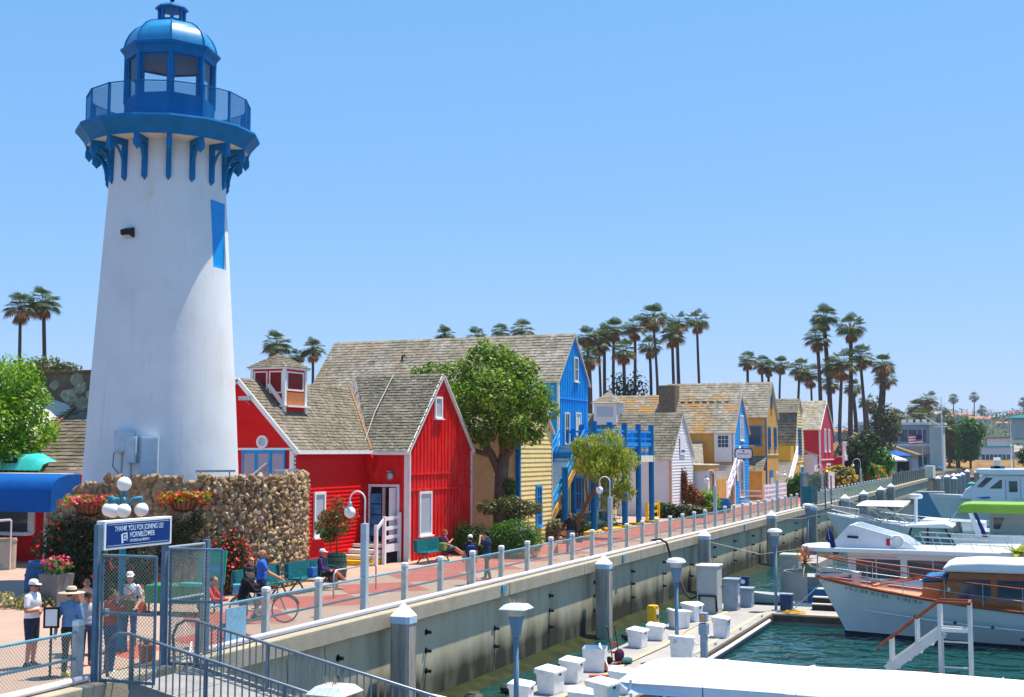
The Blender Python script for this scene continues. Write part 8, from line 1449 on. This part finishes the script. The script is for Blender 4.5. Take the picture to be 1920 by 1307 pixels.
# ------------------------------------------------------------------ far end: terrace, buildings, mast, cars, shore and hills
ter = thing('terrace_kiosk', 'thatched brown kiosk hut at the far terrace', 'kiosk', (-24.5,168,0)); MB().box(-1.6,1.6,-2,2,0,3.2).build('wall', M['bark'], ter); MB().lathe([(3.4,2.9),(1.6,4.6),(.0,5.6)], 10).build('thatch', mat('thatch', (.20,.14,.07), .95, .3, 3), ter)
for k, (x, y, z, r, m, lab) in enumerate(((-25.0,196,3.0,2.6,M['canvasw'],'left white market umbrella on the far terrace'),(-21.8,205,3.0,2.7,M['canvasw'],'right white market umbrella on the far terrace'),(-27.5,212,3.5,2.4,M['awnblue'],'left blue umbrella behind the white ones'),(-22.0,216,3.6,2.6,M['awnblue'],'right blue umbrella behind the white ones'))):
    t = thing('market_umbrella', lab, 'umbrella', (x,y,0), .3*k, 'umbrellas on the far terrace'); MB().tube([(0,0,0),(0,0,z+.7)], .05, 6).build('pole', M['steel'], t); MB().lathe([(r,z-.25),(r,z),(.15,z+.9),(0,z+.95)], 8).build('canopy', m, t)
for k, (x, y, lab) in enumerate(((-19.4,163,'leafy planting with red blooms at the near end of the terrace'),(-19.8,176,'green shrub in the middle of the terrace'))): bush('terrace_shrub', lab, (x,y,0), [(0,0,1.2,1.6,1.4,1.4)], 900, .4, M['leafbr'], 60+k, 'terrace shrubs', (90,.35,M['redfl']) if k == 0 else None)
bush('flower_hedge', 'round hedge with orange-flowered top beyond the crimson house', (-20.6,142.5,0), [(0,0,1.3,1.9,1.4,1.4)], 2600, .28, M['leafol'], 66, fl=(420,.3,M['yelfl']))
def dark_tree(lab, x, y, h, r, seed, m='leafdk', n=2600, s=.5, group='trees at the far end of the quay'):
    rg = random.Random(seed); cl = [(rg.uniform(-r*.6,r*.6), rg.uniform(-r*.4,r*.4), h*rg.uniform(.35,.85), r*.6, r*.6, h*.22) for _ in range(8)]
    tree('shade_tree', lab, (x,y,0), cl, n, s, M[m], [([(0,0,0),(0,0,h*.4),(.1,0,h*.75)],[.3,.25,.1])], M['bark'], group=group, seed=seed)
dark_tree('dark dense tree right of the crimson house', -20.9,161,6.5,2.6,71,n=3600); dark_tree('lower dark tree beside the terrace kiosk', -20.2,174,5.6,2.2,72,'hedge'); dark_tree('round green tree by the far shore palms', -15.6,324,12,3.6,73,'hedge',4500,.8); dark_tree('pale olive tree behind the far palms', -19.5,338,10,4,74,'leafol',2500,.8)
for k, (x, y, h, lab) in enumerate(((-55.5,176,15.5,'dark conifer at the left of the palm cluster by the blue gable'),(-48.5,180,14,'dark conifer in the middle of the palm cluster'),(-43.0,182,13,'dark conifer at the right of the palm cluster'),(-24.5,222,14,'brownish tree behind the ochre roof ridge'))):
    dark_tree(lab, x, y, h, 2.8, 80+k, 'leafdk' if k < 3 else 'leafol', 2200, .55, 'trees among the palms')
# grey modern hotel block and neighbours
def block(name, lab, x0, x1, y0, y1, h, m, roofm=None, bands=(), group=None, grid=None):
    o = ((x0+x1)/2, y0, 0); t = thing(name, lab, 'building', o, 0, group); MB(o).box(x0,x1,y0,y1,0,h).build('wall', m, t); MB(o).box(x0-.4,x1+.4,y0-.4,y1+.4,h,h+.5).build('roof', roofm or M['white'], t)
    for z0, z1, n in bands:
        w = (x1-x0-1)/n
        for k in range(n): wn = MB(o).box(x0+.5+k*w+.15,x0+.5+(k+1)*w-.15,y0-.06,y0+.02,z0,z1).build('window', M['glass'], t)
        for f_ in range(max(2,int((y1-y0)/3))): MB(o).box(x1-.02,x1+.06,y0+.5+f_*3,y0+2.6+f_*3,z0,z1).build('window', M['glass'], t)
    return t, o
M['greyw'] = mat('blue_grey_wall', (.30,.36,.42), .8, .08, .3); M['pinkb'] = mat('pinkish_band', (.48,.33,.27), .8, .08); M['tower'] = mat('beige_tower', (.52,.50,.47), .8, .06, .3)
t, o = block('hotel_block', 'long white two-storey modern block behind the terrace', -37,-22.4,290,308,10.1,M['greyw'],bands=((6.4,9.0,7),(1.0,3.2,6))); MB(o).box(-37.2,-22.2,289.2,290,5.4,5.9).build('balcony', M['white'], t); MB(o).box(-30,-22.3,288.6,290,3.6,5.4).build('pink_band', M['pinkb'], t)
for k in range(9): MB(o).box(-36+k*1.5,-35.2+k*1.5,294,295,10.6,11.4).build('roof_unit', M['steel'], t)
block('stair_tower', 'tall beige windowless tower at the end of the modern block', -22.2,-19.3,288,294,10.0,M['tower'])
block('tan_block', 'flat tan building behind the tall palm cluster', -52,-41,246,258,11.0,M['greyw'],M['tan'])
t = thing('boat_house', 'grey-blue gabled boat house beyond the terrace', 'building', (-30,228,0)); o = (-30,228,0)
MB(o).prism([(-40,0),(-20.5,0),(-20.5,3.6),(-32,7.6),(-40,5)], 'y', 228, 240).build('wall', M['greyw'], t); MB(o).bar((-19.8,227.6,3.6),(-32,227.6,7.9), .4, .5).build('roof_edge', M['tan'], t); slb = MB(o); slab(slb, (-19.8,227.5,3.7), (-19.8,240.5,3.7), (-32,240.5,7.9), (-32,227.5,7.9), .3); slb.build('roof', M['shingle_gy'], t); MB(o).box(-23,-21,227.9,228,.5,2.6).build('door', M['dark'], t)
block('teal_shed', 'low teal-roofed shed on the far shore', -17.5,-8,420,432,5.4,M['lilac'],M['awnturq'],((1.5,3.2,7),)); block('red_roof_hall', 'low red-roofed hall behind the teal shed', -17,-9.5,470,486,8.6,M['lilac'],pm('clay_roof', (.42,.17,.10), .8))
block('blue_container', 'blue fence container by the far parking', -27.5,-23.2,262,265,2.9,M['railblue'])
t = thing('harbour_tower', 'grey box lookout tower on a post at the right edge', 'tower', (-2.2,222,0)); MB().box(-2.0,4,-2,2,6.5,9.7).build('cabin', M['tower'], t); MB().box(-2.6,5,-2.6,2.6,5.6,6.1).build('canopy', M['cream'], t); MB().box(-1.9,-1.7,-2,-1.8,-3,6.5).build('post', M['cream'], t); MB().box(2.2,2.6,-2,-1.6,-3,6.5).build('post', M['cream'], t); MB().lathe([(3.2,9.7),(1.0,10.2),(0,10.3)], 8).build('roof', M['teal'], t)
dark_tree('dark tree under the grey lookout tower at the right edge', -1.0,234,7.5,2.2,77)
# mast and flag
t = thing('signal_mast', 'tall white signal mast with a gaff at the far end', 'mast', (-14.7,217,-2)); MB().tube([(0,0,0),(0,0,12.0),(0,0,15.2)], [.14,.10,.05], 8).build('pole', M['white'], t); MB().tube([(-.1,0,10.3),(-2.7,0,12.1)], .05, 6).build('gaff', M['white'], t); MB().tube([(-1.2,0,10.3),(1.2,0,10.3)], .05, 6).build('yard', M['white'], t)
t = thing('flagpole', 'thin flagpole with a red, white and blue striped flag', 'flag', (-16.9,206,0)); MB().tube([(0,0,0),(0,0,8.0)], .06, 6).build('pole', M['steel'], t)
fr_ = pm('flag_red', (.55,.03,.05)); fw_ = M['white']; wv = lambda x: .14*math.sin(x*3.2)
for k in range(7):
    b = MB(); n_ = 8; z0 = 6.9-k*.2
    b.v = [(-.05-2.0*i/n_, wv(2.0*i/n_), z0-.15*(i/n_)-q*.2) for q in (0,1) for i in range(n_+1)]; b.f = [(i,i+1,n_+2+i,n_+1+i) for i in range(n_)]; b.build('stripe', fr_ if k % 2 == 0 else fw_, t)
b = MB(); b.v = [(-.05-.9*i/4, wv(.9*i/4)-.03, 6.92-.07*(i/4)-q*.8) for q in (0,1) for i in range(5)]; b.f = [(i,i+1,6+i,5+i) for i in range(4)]; b.build('canton', M['navy'], t)
# parked cars
def car(lab, x, y, rz, m, suv):
    t = thing('parked_car', lab, 'car', (x,y,.0), rz, 'cars parked by the far tower'); h = 1.75 if suv else 1.42
    pr = [(-2.2,.35),(-2.25,.75),(-1.9,.95 if not suv else 1.0),(-1.2,h-.05),(.5,h),(1.2,.98),(2.1,.85),(2.25,.6),(2.2,.35)]; MB().prism(pr, 'y', -.88, .88).build('body', m, t, bev=.1)
    for sg in (-1,1): MB().prism([(-1.75,1.02),(-1.12,h-.14),(.42,h-.1),(.98,1.0)], 'y', sg*.885-.01, sg*.885+.01).build('window', M['glass'], t)
    MB().add([(.55,-.75,h-.06),(.55,.75,h-.06),(1.22,.8,1.0),(1.22,-.8,1.0)], [(0,1,2,3)]).build('windscreen', M['glass'], t); MB().add([(-1.25,-.75,h-.1),(-1.25,.75,h-.1),(-1.93,.8,1.02),(-1.93,-.8,1.02)], [(0,1,2,3)]).build('rear_window', M['glass'], t)
    for x_ in (-1.35,1.4):
        for sg in (-1,1): w = MB().tube([(x_,sg*.72,.33),(x_,sg*.92,.33)], .33, 16).build('wheel', M['tyre'], t); MB().tube([(x_,sg*.92,.33),(x_,sg*.935,.33)], .2, 12).build('rim', M['steel'], w)
    for sg in (-.6,.6): MB().box(2.2,2.27,sg-.15,sg+.15,.6,.75).build('headlight', M['white'], t)
car('white sport utility car parked before the beige tower', -24.6,325,RAD(-100),M['hullw'],True); car('pale blue car parked in front of the white one', -21.9,287,RAD(15),pm('car_blue', (.25,.42,.6), .3),False)
# dark pier platform beyond the wall end, timber bulkhead
pf = thing('timber_pier', 'dark timber pier platform beyond the end of the seawall', 'pier', (-8.6,226,0)); MB().box(-8,12,-9,14,-.5,.1).build('deck', mat('pier_timber', (.20,.12,.09), .85, .3, 1), pf)
for k in range(12): MB().tube([(-7.5+k*1.7,-8.6,-6),(-7.5+k*1.7,-8.6,-.4)], .2, 8).build('pier_pile', M['pile'], pf); MB().bar((-7.5+k*1.7,-8.8,.1),(-7.5+k*1.7,-8.8,1.15), .12).build('rail_post', M['plaster'], pf)
for z in (.6,1.1): MB().bar((-8,-8.8,z),(12,-8.8,z), .08, .1).build('rail', M['plaster'], pf)
for k, (x, y, rz, lab) in enumerate(((-13.4,180,.4,'small white dinghy near the far wall steps'),(-11.6,171,-.3,'small open dinghy with a blue cover near the far piles'))):
    t = thing('dinghy', lab, 'boat', (x,y,ZW), rz, 'dinghies near the far wall'); h2, s2, t2 = hull(t, 4, 1.7, .8, .6, .5, .2, .3); deck(t, 4, h2, s2, t2, M['canvasb'] if k else M['plaster'], .08)
# far shore: rocky bank
rb = MB(); random.seed(31); n = 46; vs = []
for i in range(n): x = -60+i*6.2; k = random.uniform(-.5,.5); vs += [(x,332+random.uniform(-1,1),-3.2),(x,338+k,-.4+k*.6),(x,344,1.6+k),(x,350,2.1+k*.6),(x,372,.65)]
rb.v = vs; rb.f = [(5*i+j,5*i+j+1,5*(i+1)+j+1,5*(i+1)+j) for i in range(n-1) for j in range(4)]; struct(rb.build('shore_bank', mat('dry_brown_bank', (.26,.16,.07), .95, .5, .25, dirt=(.09,.10,.03), dscale=.12, damt=.8)))
dk_ = thing('dark_fence', 'dark screened fence along the far shore', 'fence', (-18,352,0)); MB((-18,352,0)).box(-22,-15,351.9,352.1,1,5).build('screen', M['fabric'], dk_)
# hills with houses and trees
def hill_z(x, y):
    d = (y-620)/360; r = 1/(1+math.exp(-(d-1)*4.5)); return r*(33 + 5*math.sin(x*.012+1.3) + 4*math.sin(x*.031+y*.004) + 2.5*math.sin(x*.07+2)) * (1/(1+math.exp(-(x+210)*.03)))+.4
xs = [-420+20*i for i in range(90)]; ys = [560+22*i for i in range(44)]; b = MB(); b.v = [(x,y,hill_z(x,y)+random.uniform(-.4,.4)) for y in ys for x in xs]; n = len(xs); b.f = [(j*n+i,j*n+i+1,(j+1)*n+i+1,(j+1)*n+i) for j in range(len(ys)-1) for i in range(n-1)]
struct(b.build('hillside', mat('hill_scrub', (.032,.055,.028), .95, .4, .03, dirt=(.15,.12,.07), dscale=.02, damt=.7), smooth=True))
rg = np.random.default_rng(5); cl = []
for _ in range(420):
    x = rg.uniform(-230,330) if _ % 3 else rg.uniform(-150,20); y = rg.uniform(610,1280); r = rg.uniform(3,8); cl.append((x,y,hill_z(x,y)+r*.5,r*1.2,r,r*.85))
wd = cloud_obj('hill_trees', leaf_cloud(cl, 26000, 1.9, 91, shell=.6), leaf_mat('hill_leaves', (.012,.028,.010), (.06,.085,.03)), None, 'stuff'); wd['label'] = 'scattered dark trees covering the far hillside'; wd['category'] = 'trees'
wall_ms = (M['lilac'], M['cream'], pm('pink_house', (.55,.40,.34), .8)); roof_ms = (pm('clay_roof', (.30,.14,.09), .8), pm('grey_roof', (.30,.29,.29), .8), pm('tan_roof', (.42,.33,.24), .8)); rn = ('red','grey','tan')
proto = []
for k in range(3):
    w = MB().box(-6,6,-4,4,-2,4).mesh('wall'); w.materials.append(wall_ms[k]); r = MB().prism([(-4.6,3.9),(4.6,3.9),(0,6.2)], 'x', -6.6, 6.6).mesh('roof'); r.materials.append(roof_ms[k]); g = MB()
    for q in (-3.6,0,3.6): g.box(q-1,q+1,-4.06,-3.98,.8,2.6)
    g1 = MB().box(-1,1,-4.06,-3.98,.8,2.6).mesh('window'); g1.materials.append(M['glass']); proto.append((w,r,g1))
random.seed(77); cnt = 0
for _ in range(58):
    x = random.uniform(-150,40) if _ % 4 else random.uniform(40,300); y = random.uniform(660,1250); k = random.randrange(3); t = thing('hill_house', 'small pale house with %s roof among the trees on the far hillside' % rn[k], 'house', (x,y,hill_z(x,y)), random.uniform(-.6,.6), 'houses on the far hillside'); w, r, g1 = proto[k]
    link('wall', w, t); link('roof', r, t)
    for q in (-3.6,0,3.6): link('window', g1, t, loc=(q,0,0))
    s_ = random.uniform(.5,.95); t.scale = (s_*random.uniform(.9,1.5), s_, s_)
for k, (x, y, h) in enumerate(((-66,1120,16),(-50,1130,19),(-44,1125,8),(-12,1140,12))): palm(ORD[k] + ' from the left of the tiny palms on the hill skyline', x, y, hill_z(x,y)+h, 2.6, .5, (0,0), k, 'palms on the hill skyline')
# ------------------------------------------------------------------ haze
hzm = bpy.data.materials.new('haze_air'); hzm.use_nodes = True; ht_ = hzm.node_tree; ht_.nodes.remove(ht_.nodes['Principled BSDF']); pv = ht_.nodes.new('ShaderNodeVolumePrincipled'); pv.inputs['Color'].default_value = (.72,.84,1,1); pv.inputs['Density'].default_value = HAZE; pv.inputs['Anisotropy'].default_value = .1
ht_.links.new(pv.outputs[0], ht_.nodes['Material Output'].inputs['Volume']); hz = MB().box(-4100,4100,-700,5100,-8.2,90).build('haze', hzm, kind='stuff'); hz['label'] = 'thin pale blue haze in the air over the harbour and far hills'; hz['category'] = 'haze'
